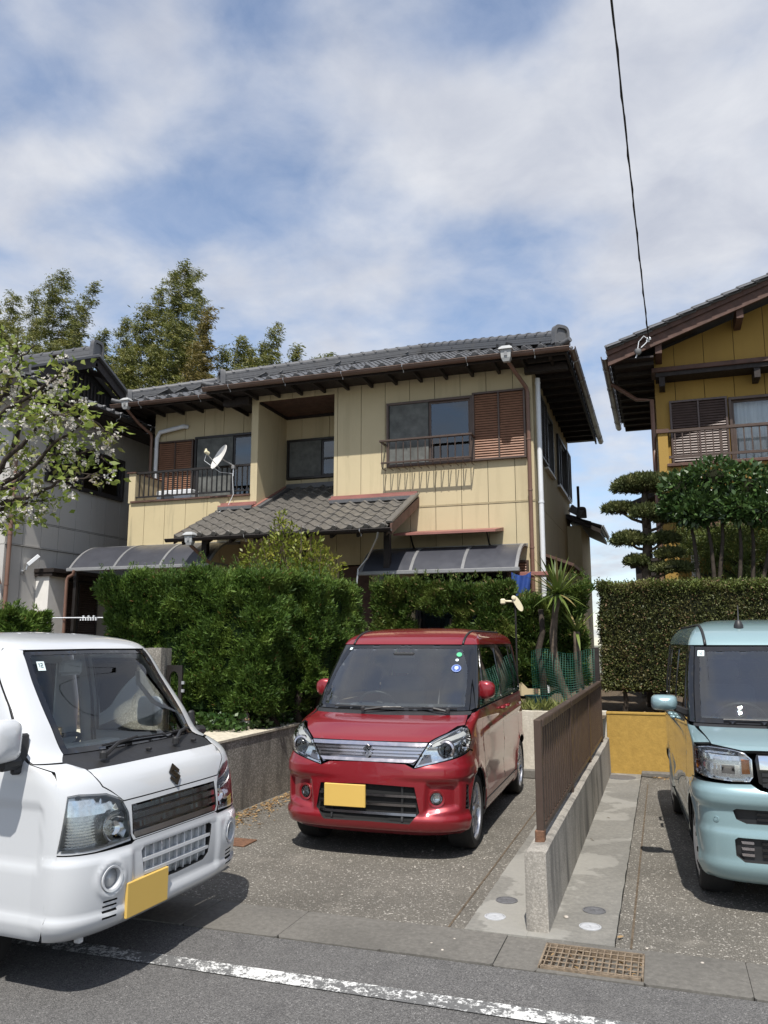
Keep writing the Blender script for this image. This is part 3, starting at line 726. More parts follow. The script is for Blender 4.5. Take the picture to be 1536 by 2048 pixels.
def onigawara(parent, P, face, wd=.30, ht=.32, mat='roof_tile', th=.09):
    """rounded end tile with a sunk panel; P is the base centre, face the outward direction"""
    f = Vector((face[0], face[1], 0)).normalized(); s = Vector((0, 0, 1)).cross(f); P = Vector(P)
    def fn(a, b, d): return tuple(P+s*a+Vector((0, 0, 1))*b+f*d)
    def outline(k, n=20):
        pts = []
        for i in range(n+1):
            a = math.pi*i/n; cx = math.cos(a); sy = math.sin(a)
            pts.append((k*wd/2*math.copysign(abs(cx)**.55, cx), ht*.42+(k*ht*.58)*abs(sy)**.6))
        return pts+[(-k*wd/2*1.05, ht*(.42-.42*k)), (k*wd/2*1.05, ht*(.42-.42*k))]
    o1, o2 = outline(1.0), outline(.72); n = len(o1); m = MB()
    vs = [fn(a, b, -th) for a, b in o1]+[fn(a, b, 0) for a, b in o1]+[fn(a, b, .0) for a, b in o2]+[fn(a*.94, b, -.03) for a, b in o2]
    fs = [tuple(range(n))[::-1]]
    for k in range(3): fs += [(k*n+i, k*n+(i+1) % n, (k+1)*n+(i+1) % n, (k+1)*n+i) for i in range(n)]
    fs.append(tuple(range(3*n, 4*n))); m.add(vs, fs); return m.build('ridge_end_tile', mat, parent, smooth=40)
def gutter(parent, A, B, r=.06, out=(0, -1, 0), mat='gutter_brown', hangers=.95, name='gutter'):
    A = Vector(A); B = Vector(B); x = (B-A).normalized(); y = Vector(out); z = Vector((0, 0, 1)); m = MB(); n = 10; vs = []; fs = []
    for P in (A, B):
        for j in range(n+1):
            a = math.pi+math.pi*j/n; vs.append(P+y*(r*math.cos(a))+z*(r*math.sin(a)))
        for j in range(n+1):
            a = 2*math.pi-math.pi*j/n; vs.append(P+y*((r-.005)*math.cos(a))+z*((r-.005)*math.sin(a)))
    k = 2*(n+1)
    for j in range(k): fs.append((j, (j+1) % k, k+(j+1) % k, k+j))
    fs += [tuple(range(k))[::-1], tuple(range(k, 2*k))]; m.add(vs, fs); 
    m.tube([A+y*r, B+y*r], .009, 6); o = m.build(name, mat, parent, smooth=40)
    l = (B-A).length; nh = int(l/hangers)
    for i in range(nh):
        c = A+x*(l*(i+.5)/nh); m = MB(); m.tube([c+y*(r+.012)+z*.012, c+y*(r+.008)-z*.03, c+y*(r*.4)-z*(r+.004), c-y*.02-z*(r+.012), c-y*.03-z*(r+.05)], .005, 5); m.build('gutter_hanger', 'galvanised', o)
    return o
def hopper(parent, P, out=(0, -1, 0), mat='light_plastic', s=1.0):
    P = Vector(P); y = Vector(out); x = Vector((0, 0, 1)).cross(y); m = MB()
    def ring(w, d, z): return [tuple(P+x*(a*w*s)+y*(b*d*s)+Vector((0, 0, z*s))) for a, b in ((-1, -1), (1, -1), (1, 1), (-1, 1))]
    rs = [ring(.05, .04, -.16), ring(.075, .06, -.10), ring(.085, .07, .02), ring(.115, .10, .035), ring(.105, .09, .06), ring(.06, .05, .10)]
    vs = [p for r_ in rs for p in r_]; fs = [(3, 2, 1, 0), tuple(range(20, 24))]
    for k in range(5): fs += [(4*k+i, 4*k+(i+1) % 4, 4*k+4+(i+1) % 4, 4*k+4+i) for i in range(4)]
    m.add(vs, fs, 0); o = m.build('rain_hopper', mat, parent)
    m = MB(); pl = [(-.025, -.075)]+[(.025*math.cos(R(a)), -.03+.03*math.sin(R(a))) for a in range(180, -1, -30)]+[(.025, -.075)]
    m.prism(pl, .064, .074, lambda a, b, d: tuple(P+x*a*s+y*(d+.004)*s+Vector((0, 0, b*s)))); m.build('arch_relief', 'lamp_grey', o); return o
def pipe(parent, pts, r=.032, mat='pipe_brown', name='downpipe', bands=()):
    m = MB(); m.tube(pts, r, 12); o = m.build(name, mat, parent, smooth=40)
    for p in bands: m = MB(); m.lathe([(r+.007, -.012), (r+.007, .012)], p, n=12); m.build('pipe_band', mat, o)
    return o
# ---------------------------------------------------------------- the cream house
H = empty('two_storey_house', (-5.5, 13.2, .7), 'cream panelled two-storey house with dark tiled hip roof and porch roof', 'house')
FY = PF['Y'](13.0); FX = PF['X'](-1.85)
J = [-2.17-.455*k for k in range(24)]
BELT = 3.88
# main front
panels(H, 'cream_siding', -7.10, -1.85, .75, 6.24, J, [BELT-.012, BELT+.012], [(-6.96, -5.42, 3.85, 6.06), (-4.41, -2.86, 4.60, 5.76), (-5.3, -4.68, .7, 2.92), (-3.9, -2.35, .95, 2.85)], wallY(H, 'cream_siding', 13.0))
box('belt_bead', 'cream_siding', H, -3.9, -1.85, 12.992, 13.0, BELT-.011, BELT-.003); box('belt_bead', 'cream_siding', H, -3.9, -1.85, 12.992, 13.0, BELT+.003, BELT+.011)
box('wall_core', 'interior_dark', H, -7.08, -5.43, 14.26, 18.4, .75, 6.2)
m = MB(); m.box(-5.40, -1.90, 13.7, 18.4, .75, 6.2); m.build('wall_core', 'interior_dark', H)
m = MB(); m.box(-7.08, -5.40, 13.025, 18.4, .75, 3.8); m.build('wall_core', 'interior_dark', H)
# alcove cheeks, back wall, ceiling
panels(H, 'cream_siding', 13.021, 14.2, 4.0, 6.1, [13.6], [], [], wallX(H, 'cream_siding', -6.96))
box('pillar_side', 'cream_siding', H, -7.10, -6.981, 13.021, 14.25, 3.5, 6.2)
panels(H, 'cream_siding', -6.96, -5.42, 4.55, 6.06, [-6.62, -6.02], [], [(-6.93, -5.42, 4.77, 5.60)], wallY(H, 'cream_siding', 14.2))
box('pillar_side', 'cream_siding', H, -5.42, -5.38, 13.021, 14.25, 4.0, 6.2)
box('alcove_ceiling', 'barge_wood', H, -6.959, -5.421, 13.021, 14.199, 6.075, 6.10)
box('ceiling_trim', 'dark_wood', H, -6.959, -5.421, 14.17, 14.199, 6.02, 6.073); box('ceiling_trim', 'dark_wood', H, -6.959, -6.93, 13.03, 14.169, 6.02, 6.073)
window(H, PF['Y'](14.2), -6.93, -5.425, 4.78, 5.59, 'dark_metal', 2, .1, .03, mid=5.17, screen=0)
# front window with balustrade and shutters
window(H, FY, -4.41, -2.86, 4.60, 5.76, 'brown_metal', 2, .1, .035, screen=0)
shutter(H, FY, -2.86, -1.96, 4.60, 5.79, .004, .075, 'brown_metal', 'slat_brown')
bal = box('balustrade', 'brown_metal', H, -4.46, -2.82, 12.70, 12.755, 5.00, 5.035, .006)
m = MB(); m.box(-4.43, -2.84, 12.712, 12.742, 4.615, 4.645, .004); m.build('bottom_rail', 'brown_metal', bal)
for i in range(13):
    x = -4.415+i*.130; m = MB(); m.tube([(x, 12.727, 5.0), (x, 12.727, 4.63), (x, 12.735, 4.575), (x, 12.77, 4.545), (x, 12.96, 4.545)], .009, 6); m.build('baluster', 'brown_metal', bal)
for x in (-4.44, -2.835): m = MB(); m.bar((x, 12.73, 5.015), (x, 12.985, 5.015), .03, .03); m.build('wall_arm', 'brown_metal', bal)
# right side wall
panels(H, 'cream_siding', 13.021, 18.5, .75, 6.24, [13.45+.91*k for k in range(6)], [BELT], [(14.35, 15.40, 4.74, 5.80), (16.25, 17.7, 4.76, 5.80)], wallX(H, 'cream_siding', -1.85))
shutter(H, FX, 13.46, 14.33, 4.72, 5.85, .004, .075, 'dark_metal', 'slat_dark'); window(H, FX, 14.35, 15.40, 4.72, 5.82, 'dark_metal', 2, .1, .035)
box('window_sill', 'white_paint', H, -1.85, -1.78, 14.3, 15.45, 4.68, 4.715)
window(H, FX, 16.25, 17.7, 4.74, 5.82, 'dark_metal', 2, .1, .035); shutter(H, FX, 17.72, 18.45, 4.74, 5.82, .004, .07, 'dark_metal', 'slat_dark')
box('window_sill', 'white_paint', H, -1.85, -1.79, 16.2, 18.4, 4.70, 4.735)
# corner pipes
pipe(H, [(-2.14, 12.42, 6.1), (-2.08, 12.55, 6.0), (-1.93, 12.90, 5.78), (-1.915, 12.935, 5.70), (-1.915, 12.935, .8)], .034, 'pipe_brown', bands=[(-1.915, 12.935, z) for z in (5.6, 4.9, 4.05, 3.1, 2.2)])
pipe(H, [(-1.765, 13.10, 5.98), (-1.765, 13.10, .8)], .042, 'white_plastic', 'white_duct', bands=[(-1.765, 13.10, z) for z in (5.9, 3.86)])
# left block behind the balcony
panels(H, 'cream_siding', -9.90, -7.102, .75, 6.42, [-9.62+.455*k for k in range(7)], [], [(-9.05, -7.2, 4.1, 5.72)], wallY(H, 'cream_siding', 13.95))
box('wall_core', 'interior_dark', H, -9.88, -7.2, 14.75, 18.0, .75, 6.3); box('side_wall', 'cream_siding', H, -9.92, -9.885, 13.972, 18.0, .75, 6.4)
FB = PF['Y'](13.95)
shutter(H, FB, -9.78, -8.92, 4.05, 5.72, .004, .075, 'brown_metal', 'slat_brown'); window(H, FB, -8.90, -7.12, 4.05, 5.76, 'dark_metal', 2, .1, .035, screen=0)
pipe(H, [(-9.80, 13.88, 4.05), (-9.80, 13.88, 5.80), (-9.72, 13.86, 5.92), (-9.15, 13.86, 6.0), (-9.1, 13.93, 6.0)], .045, 'white_plastic', 'white_duct')
# balcony front
panels(H, 'stained_siding', -9.75, -7.10, 3.42, 4.27, [-9.39, -8.93, -8.47, -8.0, -7.55], [], [], wallY(H, 'stained_siding', 13.0, .06))
box('balcony_end', 'cream_siding', H, -9.77, -9.62, 12.985, 13.94, 4.272, 4.86, 0); box('end_cap', 'barge_wood', H, -9.80, -9.60, 12.95, 13.94, 4.862, 4.885)
box('balcony_side', 'cream_siding', H, -9.76, -9.70, 13.062, 13.94, 3.42, 4.27)
box('balcony_floor', 'gutter_concrete', H, -9.69, -7.11, 13.062, 13.94, 4.02, 4.07)
m = MB(); m.box(-9.70, -7.09, 12.955, 13.10, 4.272, 4.305); m.build('ledge', 'barge_wood', H)
br = box('balcony_rail', 'dark_metal', H, -9.62, -7.10, 13.0, 13.045, 4.84, 4.885, .005)
box('rail_bar', 'dark_metal', br, -9.62, -7.10, 13.008, 13.037, 4.37, 4.40)
for i in range(23):
    x = -9.55+i*.108; wd = .026 if i % 7 == 5 else .0105; box('baluster', 'dark_metal', br, x-wd, x+wd, 13.012, 13.033, 4.401 if wd < .02 else 4.306, 4.839)
m = MB(); m.box(-9.35, -8.55, 13.30, 13.58, 4.075, 4.55, .015); ac = m.build('air_conditioner', 'white_plastic', label='white air-conditioner unit standing on the balcony behind the rail', cat='air conditioner')
m = MB(); m.lathe([(.17, 0), (.17, .012), (.15, .014), (.14, .006), (.001, .006)], (-9.08, 13.30, 4.31), (0, -1, 0), 28); m.build('fan_grille', 'lamp_grey', ac)
# satellite dish on the rail
d = empty('satellite_dish', (-7.6, 12.95, 4.7), 'white satellite dish clamped to the balcony rail', 'satellite dish')
ax = Vector((-.55, -.73, .40)).normalized(); c0 = Vector((-7.62, 12.80, 4.98)); m = MB()
m.lathe([(.001, 0), (.09, .005), (.165, .018), (.225, .036), (.258, .048), (.262, .043), (.225, .026), (.12, .003), (.001, -.010)], c0, ax, 30); m.build('reflector', 'white_paint', d, smooth=50)
m = MB(); e = c0+ax*.30+Vector((0, 0, -.05)); m.tube([c0+Vector((-.02, 0, -.19)), e-Vector((0, 0, .03))], .010, 6); m.build('feed_arm', 'galvanised', d)
m = MB(); m.lathe([(.022, -.05), (.034, -.03), (.034, .035), (.02, .05)], e, ax, 12); m.tube([e, e+Vector((-.02, -.01, .07))], .020, 8); m.build('feed_horn', 'cream_plastic', d, smooth=40)
m = MB(); m.tube([c0-ax*.02, c0-ax*.10, (-7.45, 12.98, 4.86), (-7.45, 12.98, 4.66)], .016, 8); m.box(-7.48, -7.42, 12.95, 13.06, 4.80, 4.86, .004); m.build('mount', 'galvanised', d)
m = MB(); m.tube([e, e+Vector((-.05, 0, -.15)), c0+Vector((.02, -.05, -.28)), (-7.44, 12.93, 4.7), (-7.42, 12.95, 4.3), (-7.5, 12.92, 4.1), (-7.6, 12.85, 4.0), (-7.68, 12.8, 3.92), (-7.70, 12.0, 3.58), (-7.71, 11.62, 3.42)], .006, 5); m.build('coax_cable', 'white_plastic', d)

# --- roofs
SL = .42; EZ = 6.22; n45 = math.atan(SL)
def slopeY(s): return Vector((0, s*math.cos(n45), math.sin(n45)))
x0, x1, ye, yb = -7.72, -1.20, 12.38, 18.62
half = (yb-ye)/2; top = EZ+SL*half; rx0, rx1 = x0+half, x1-half
apexL, apexR = (rx0+.0, ye+half, top), (max(rx1, rx0+.05), ye+half, top)
m = MB()   # roof boarding below the tiles
V = [(x0, ye, EZ-.012), (x1, ye, EZ-.012), (x1, yb, EZ-.012), (x0, yb, EZ-.012), (apexL[0], apexL[1], top-.012), (apexR[0], apexR[1], top-.012)]
m.add(V, [(0, 1, 5, 4), (1, 2, 5), (2, 3, 4, 5), (3, 0, 4)]); m.build('roof_boarding', 'roof_tile', H)
slen = half/math.cos(n45); nr = int(slen/TE)+1
def keepF(c, r):
    x = c*TW+TW*.5; k = (r*TE)*math.cos(n45); return k+.07 < x < (x1-x0)-k-.07
nc = int((x1-x0)/TW)
tiled(H, (x0, ye-.03, EZ-.005), (1, 0, 0), slopeY(1), nc, nr, keepF, 'roof_tile', 190)
def keepR(c, r):
    x = c*TW+TW*.5; k = (r*TE)*math.cos(n45); return k+.07 < x < (yb-ye)-k-.07
tiled(H, (x1+.03, ye, EZ-.005), (0, 1, 0), Vector((-math.cos(n45), 0, math.sin(n45))), int((yb-ye)/TW), nr, keepR, 'roof_tile', 20)
def keepL(c, r):
    x = c*TW+TW*.5; k = (r*TE)*math.cos(n45); return k+.07 < x < (yb-ye)-k-.07
tiled(H, (x0-.03, yb, EZ-.005), (0, -1, 0), Vector((math.cos(n45), 0, math.sin(n45))), int((yb-ye)/TW), nr, keepL, 'roof_tile', 0)
off = Vector((0, 0, .045)); apc = Vector(((apexL[0]+apexR[0])/2, apexL[1], top))
ridge(H, Vector((x1-.14, ye+.14, EZ+.06))+off, apc+off, name='hip_ridge'); ridge(H, Vector((x0+.2, ye+.2, EZ+.085))+off, apc+off, name='hip_ridge')
ridge(H, Vector((x1-.14, yb-.14, EZ+.06))+off, apc+off, name='hip_ridge'); ridge(H, Vector((x0+.14, yb-.14, EZ+.06))+off, apc+off, name='hip_ridge')
onigawara(H, (x1-.06, ye+.06, EZ+.07), (1, -1)); onigawara(H, (x0+.16, ye+.16, EZ+.09), (-1, -1), .26, .30)
# upturned corner tiles
for (cx, cy, sx) in ((x1+.02, ye-.02, 1), (x0-.02, ye-.02, -1)):
    m = MB(); m.tube([(cx-.36*sx, cy+.30, EZ+.12), (cx-.16*sx, cy+.12, EZ+.055), (cx-.02*sx, cy, EZ+.06), (cx+.05*sx, cy-.05, EZ+.085)], [.05, .055, .05, .045], 10); m.build('corner_tile', 'roof_tile', H, smooth=40)
# soffit, rafters, fascia
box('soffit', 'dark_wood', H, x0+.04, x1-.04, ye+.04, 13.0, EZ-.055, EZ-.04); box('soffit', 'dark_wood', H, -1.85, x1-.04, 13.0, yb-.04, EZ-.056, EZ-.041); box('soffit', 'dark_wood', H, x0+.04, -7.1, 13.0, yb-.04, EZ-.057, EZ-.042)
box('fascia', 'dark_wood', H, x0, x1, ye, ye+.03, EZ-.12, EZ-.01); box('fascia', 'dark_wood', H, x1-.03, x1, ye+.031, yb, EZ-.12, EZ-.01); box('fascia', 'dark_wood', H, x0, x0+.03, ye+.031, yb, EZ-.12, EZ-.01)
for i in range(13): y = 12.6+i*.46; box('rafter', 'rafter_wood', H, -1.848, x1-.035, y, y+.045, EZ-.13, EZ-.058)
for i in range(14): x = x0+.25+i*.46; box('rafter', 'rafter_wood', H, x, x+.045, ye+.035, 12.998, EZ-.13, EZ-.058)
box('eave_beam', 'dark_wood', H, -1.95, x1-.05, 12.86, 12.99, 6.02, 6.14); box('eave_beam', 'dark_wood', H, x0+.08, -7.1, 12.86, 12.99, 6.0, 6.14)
gutter(H, (x0-.02, ye-.075, EZ-.035), (x1+.06, ye-.075, EZ-.045)); gutter(H, (x1+.085, ye-.05, EZ-.04), (x1+.085, yb+.1, EZ-.05), .055, (1, 0, 0))
hopper(H, (-2.14, ye-.09, EZ-.02))
# left block hip roof
a0, a1, be, bz = -10.36, -7.74, 13.22, 6.40; hb = 2.4
m = MB(); m.add([(a0, be, bz-.012), (a1, be, bz-.012), (a1, be+2*hb, bz-.012), (a0, be+2*hb, bz-.012), (a0+hb, be+hb, bz+SL*hb-.012), (a1, be+hb, bz+SL*hb-.012)], [(0, 1, 5, 4), (2, 3, 4, 5), (3, 0, 4), (1, 2, 5)]); m.build('roof_boarding', 'roof_tile', H)
tiled(H, (a0, be-.03, bz-.005), (1, 0, 0), slopeY(1), int((a1-a0)/TW), 11, lambda c, r: r*TE*math.cos(n45)+.07 < c*TW+TW/2, 'roof_tile', 60)
tiled(H, (a0-.03, be+2*hb, bz-.005), (0, -1, 0), Vector((math.cos(n45), 0, math.sin(n45))), int(2*hb/TW), 11, lambda c, r: r*TE*math.cos(n45)-.05 < c*TW+TW/2 < 2*hb-r*TE*math.cos(n45)+.05, 'roof_tile', 0)
ridge(H, Vector((a0+.2, be+.2, bz+.085))+off, Vector((a0+hb, be+hb, bz+SL*hb))+off, name='hip_ridge'); ridge(H, Vector((a0+hb, be+hb, bz+SL*hb))+off, Vector((a1, be+hb, bz+SL*hb))+off, name='hip_ridge'); onigawara(H, (a0+.14, be+.14, bz+.09), (-1, -1), .24, .26)
m = MB(); m.tube([(a0+.34, be+.28, bz+.12), (a0+.14, be+.10, bz+.055), (a0, be-.02, bz+.06), (a0-.07, be-.07, bz+.085)], [.05, .055, .05, .045], 10); m.build('corner_tile', 'roof_tile', H, smooth=40)
box('soffit', 'dark_wood', H, a0+.04, a1, be+.04, 13.95, bz-.055, bz-.04); box('soffit', 'dark_wood', H, a0+.04, -9.92, 13.95, 17.9, bz-.056, bz-.041)
box('fascia', 'dark_wood', H, a0, a1, be, be+.03, bz-.12, bz-.01); box('fascia', 'dark_wood', H, a0, a0+.03, be+.031, 17.9, bz-.12, bz-.01)
for i in range(6): x = a0+.2+i*.46; box('rafter', 'rafter_wood', H, x, x+.045, be+.035, 13.948, bz-.13, bz-.058)
gutter(H, (a0-.05, be-.075, bz-.04), (a1+.1, be-.075, bz-.05)); hopper(H, (a0+.32, be-.09, bz-.012), s=.9)
pipe(H, [(a0+.32, be-.06, bz-.15), (a0+.36, 13.5, 6.05), (a0+.42, 13.86, 5.9), (a0+.42, 13.89, 5.8), (a0+.42, 13.89, .8)], .032, 'pipe_brown')
# porch roof
px0, px1, py, pz = -7.68, -3.86, 11.52, 3.33; PS = .47; pn = math.atan(PS)
def keepP(c, r):
    y = py+(r*TE)*math.cos(pn); x = px0+c*TW+TW/2
    return y < 12.86 or (-6.95 < x < -5.45 and y < 14.1)
tiled(H, (px0, py-.02, pz), (1, 0, 0), Vector((0, math.cos(pn), math.sin(pn))), int((px1-px0)/TW), 14, keepP, 'porch_tile', 300)
def pzat(y): return pz+PS*(y-py)
m = MB(); m.add([(px0+.03, py+.03, pz-.03), (px1-.02, py+.03, pz-.03), (px1-.02, 13.0, pzat(13)-.045), (px0+.03, 13.0, pzat(13)-.045), (px0+.03, py+.03, pz-.07), (px1-.02, py+.03, pz-.07), (px1-.02, 13.0, pzat(13)-.09), (px0+.03, 13.0, pzat(13)-.09)], [(0, 1, 2, 3), (7, 6, 5, 4), (0, 4, 5, 1), (1, 5, 6, 2), (2, 6, 7, 3), (3, 7, 4, 0)]); m.build('roof_boarding', 'dark_wood', H)
m = MB(); m.add([(-6.95, 13.0, pzat(13)-.045), (-5.43, 13.0, pzat(13)-.045), (-5.43, 14.2, pzat(14.2)-.045), (-6.95, 14.2, pzat(14.2)-.045)], [(0, 1, 2, 3)]); m.build('roof_boarding', 'dark_wood', H)
for (s, xx) in ((0, px1+.005), (1, px0-.02)):
    m = MB(); m.prism([(py-.02, pz+.05), (py-.02, pz-.11), (13.0, pzat(13)-.13), (13.0, pzat(13)+.02)], xx, xx+.03, lambda a, b, d: (d, a, b)); m.build('barge_board', 'barge_wood', H)
m = MB(); m.bar((px1-.02, py, pz+.085), (px1-.02, 12.98, pzat(12.98)+.085), .11, .05, .01); m.build('verge_tile', 'porch_tile', H)
def flash(x0_, x1_, y, z):
    m = MB(); m.box(x0_, x1_, y-.13, y-.002, z+.06, z+.09, .003); m.box(x0_, x1_, y-.025, y-.002, z+.095, z+.15); m.build('red_flashing', 'red_flashing', H)
    m = MB(); m.box(x0_+.02, x1_-.02, y-.17, y-.03, z-.01, z+.055, .006); m.build('flat_tile', 'roof_tile', H)
flash(-5.46, -3.86, 13.0, pzat(13)-.02); flash(-7.70, -6.96, 13.0, pzat(13)-.02)
m = MB(); M0 = [(-6.955, 12.87, pzat(12.87)+.06), (-6.955, 14.19, pzat(14.19)+.06)]; m.bar(M0[0], M0[1], .10, .035); m.build('red_flashing', 'red_flashing', H)
m = MB(); m.bar((-6.86, 12.9, pzat(12.9)+.04), (-6.86, 14.15, pzat(14.15)+.04), .09, .05); m.bar((-6.9, 14.15, pzat(14.15)+.06), (-5.43, 14.15, pzat(14.15)+.06), .09, .10); m.build('flat_tile', 'roof_tile', H)
gutter(H, (px0-.12, py-.09, pz-.04), (px1+.05, py-.09, pz-.03), .05, mat='dark_wood'); hopper(H, (-7.33, py-.10, pz-.02), s=.85)
pipe(H, [(-7.33, py-.08, pz-.15), (-7.20, 11.75, pz-.38), (-7.1, 12.2, 2.75), (-7.1, 12.2, .8)], .03, 'pipe_brown')
for x in (-7.45, -5.6, -4.1): box('porch_post', 'dark_wood', H, x-.05, x+.05, 12.05, 12.15, .75, pzat(12.1)-.16)
box('porch_beam', 'dark_wood', H, px0+.1, px1-.08, 12.05, 12.15, pzat(12.1)-.16, pzat(12.1)-.075)
for i in range(9): x = px0+.12+i*.45; m = MB(); m.bar((x, py+.05, pz-.10), (x, 12.98, pzat(12.98)-.125), .045, .05); m.build('rafter', 'rafter_wood', H)
m = MB(); m.tube([(-4.02, py-.1, pz-.05), (-4.05, py-.06, pz-.16), (-4.30, 11.72, pz-.44), (-4.48, 11.78, 2.72), (-4.5, 11.78, 2.5)], .014, 6); m.build('rain_tube', 'galvanised', H)
# entrance door, dim picture on the wall
dr = box('door', 'barge_wood', H, -5.28, -4.70, 13.03, 13.08, .8, 2.9, .006); box('notice_board', 'lamp_grey', H, -4.55, -4.27, 12.985, 12.998, 2.45, 2.85)
# little red awning above the curved canopy
m = MB(); m.prism([(12.28, 3.30), (12.28, 3.335), (12.995, 3.46), (12.995, 3.40)], -4.06, -2.38, lambda a, b, d: (d, a, b)); aw = m.build('window_awning', 'red_flashing', H)
for x in (-3.9, -2.6): m = MB(); m.tube([(x, 12.99, 3.12), (x, 12.85, 3.2), (x, 12.7, 3.36)], .016, 6); m.build('bracket', 'dark_metal', aw)
# ground-floor window under the canopy
window(H, FY, -3.9, -2.35, .95, 2.85, 'dark_metal', 2, .1, .03, inside='curtain'); shutter(H, FY, -2.33, -1.98, 1.2, 2.9, .004, .07, 'brown_metal', 'slat_brown', 1)
# --- curved smoked canopies on metal arms
def canopy(name, label, xa, xb, ytop, ztop, yl, zl, ribs, post_x=()):
    t = empty(name, ((xa+xb)/2, ytop, ztop), label, 'canopy')
    def sec(v):    # v 0 top at wall .. 1 front lip
        y = ytop+(yl-ytop)*(1-(1-v)**1.35 if False else v); u = v
        z = zl+(ztop-zl)*(1-u**2.6); return (y, z)
    m = MB(); n = 14
    ds = [(xa+(xb-xa)*k/(ribs-1)) for k in range(ribs)]
    for k in range(ribs-1):
        m = MB(); m.sheet(lambda u, v, k=k: (ds[k]+.02+(ds[k+1]-ds[k]-.04)*u, *sec(v)), 1, n); m.sheet(lambda u, v, k=k: (ds[k]+.02+(ds[k+1]-ds[k]-.04)*(1-u), sec(v)[0], sec(v)[1]-.005), 1, n); m.build('sheet', 'canopy_sheet', t, smooth=True)
    for k in range(ribs):
        m = MB(); P = [sec(i/n) for i in range(n+1)]; vs = []; fs = []
        for (y, z) in P: vs += [(ds[k]-.024, y-.004, z+.010), (ds[k]+.024, y-.004, z+.010), (ds[k]+.024, y+.004, z-.028), (ds[k]-.024, y+.004, z-.028)]
        for i in range(n):
            for j in range(4): fs.append((4*i+j, 4*i+(j+1) % 4, 4*i+4+(j+1) % 4, 4*i+4+j))
        fs += [(3, 2, 1, 0), tuple(4*n+j for j in range(4))]; m.add(vs, fs); m.build('rib', 'lamp_grey', t)
    m = MB(); m.box(xa-.05, xb+.05, yl-.05, yl+.04, zl-.06, zl+.005, .01); m.build('front_gutter', 'lamp_grey', t)
    box('wall_rail', 'lamp_grey', t, xa-.03, xb+.03, ytop, ytop+.03, ztop-.03, ztop+.03)
    for x in post_x:
        m = MB(); m.box(x-.03, x+.03, yl+.05, yl+.11, .7, zl-.06); m.build('post', 'dark_metal', t)
    return t
canopy('curved_canopy', 'curved smoked-plastic canopy with metal ribs under the little red awning', -4.52, -2.02, 12.99, 3.15, 12.0, 2.70, 4)
c2 = canopy('smoked_canopy', 'long curved smoked canopy below the balcony beside the grey house', -10.18, -7.3, 12.98, 3.40, 11.95, 2.92, 4, (-10.1,))
m = MB(); m.tube([(-10.04, 11.9, 2.88), (-10.06, 11.9, 2.80), (-10.16, 11.9, 2.76), (-10.19, 11.9, 2.70), (-10.19, 11.9, .8)], .03, 10); m.build('downpipe', 'pipe_brown', c2, smooth=40)
for x in (-10.1, -8.6, -7.4): box('strut', 'lamp_grey', c2, x-.02, x+.02, 12.0, 12.97, 2.94, 2.98)
# clothes pole and pegs under that canopy
cp = empty('clothes_pole', (-9.6, 11.98, 2.0), 'white clothes pole with pegs hung under the long smoked canopy', 'clothes pole')
m = MB(); m.tube([(-10.9, 11.7, 2.02), (-9.3, 12.0, 2.02)], .012, 6); m.build('pole', 'white_plastic', cp)
for i in range(7): m = MB(); x = -9.85+i*.055; m.box(x, x+.02, 11.90, 11.93, 1.97, 2.03+.03*(i % 2)); m.build('peg', 'white_plastic', cp)
# side canopy and rear lean-to roof on the right
m = MB(); m.prism([(-1.84, 3.02), (-1.84, 3.07), (-1.30, 2.86), (-1.30, 2.81)], 13.3, 16.3, lambda a, b, d: (a, d, b)); m.build('side_awning', 'barge_wood', H)
shutter(H, FX, 13.35, 14.2, .95, 2.62, .004, .06, 'dark_metal', 'slat_dark'); window(H, FX, 14.25, 15.3, .95, 2.62, 'galvanised', 2, .1, .03)
lz = 4.05
m = MB(); m.add([(-1.86, 17.6, lz+.30), (-1.15, 17.6, lz-.06), (-1.15, 20.0, lz-.06), (-1.86, 20.0, lz+.30), (-1.86, 17.6, lz+.22), (-1.15, 17.6, lz-.14), (-1.15, 20.0, lz-.14), (-1.86, 20.0, lz+.22)], [(0, 1, 2, 3), (7, 6, 5, 4), (0, 4, 5, 1), (1, 5, 6, 2)]); m.build('lean_to_boarding', 'dark_wood', H)
tiled(H, (-1.12, 17.6, lz-.03), (0, 1, 0), Vector((-math.cos(n45), 0, math.sin(n45))), 8, 3, lambda c, r: True, 'roof_tile', 24)
ridge(H, (-1.55, 17.66, lz+.22), (-1.80, 17.66, lz+.36), .16, .12, name='verge_ridge'); onigawara(H, (-1.50, 17.6, lz+.20), (.6, -1), .2, .24)
m = MB(); m.prism([(-1.86, lz+.2), (-1.13, lz-.16), (-1.13, lz-.07), (-1.86, lz+.29)], 17.56, 17.60, lambda a, b, d: (a, d, b)); m.build('barge_board', 'dark_wood', H)
box('lean_to_wall', 'cream_siding', H, -1.86, -1.55, 17.75, 20, .75, lz+.05)
m = MB(); m.tube([(-1.60, 17.9, 5.0), (-1.60, 17.9, 4.3)], .03, 8); m.build('rear_pipe', 'dark_metal', H)
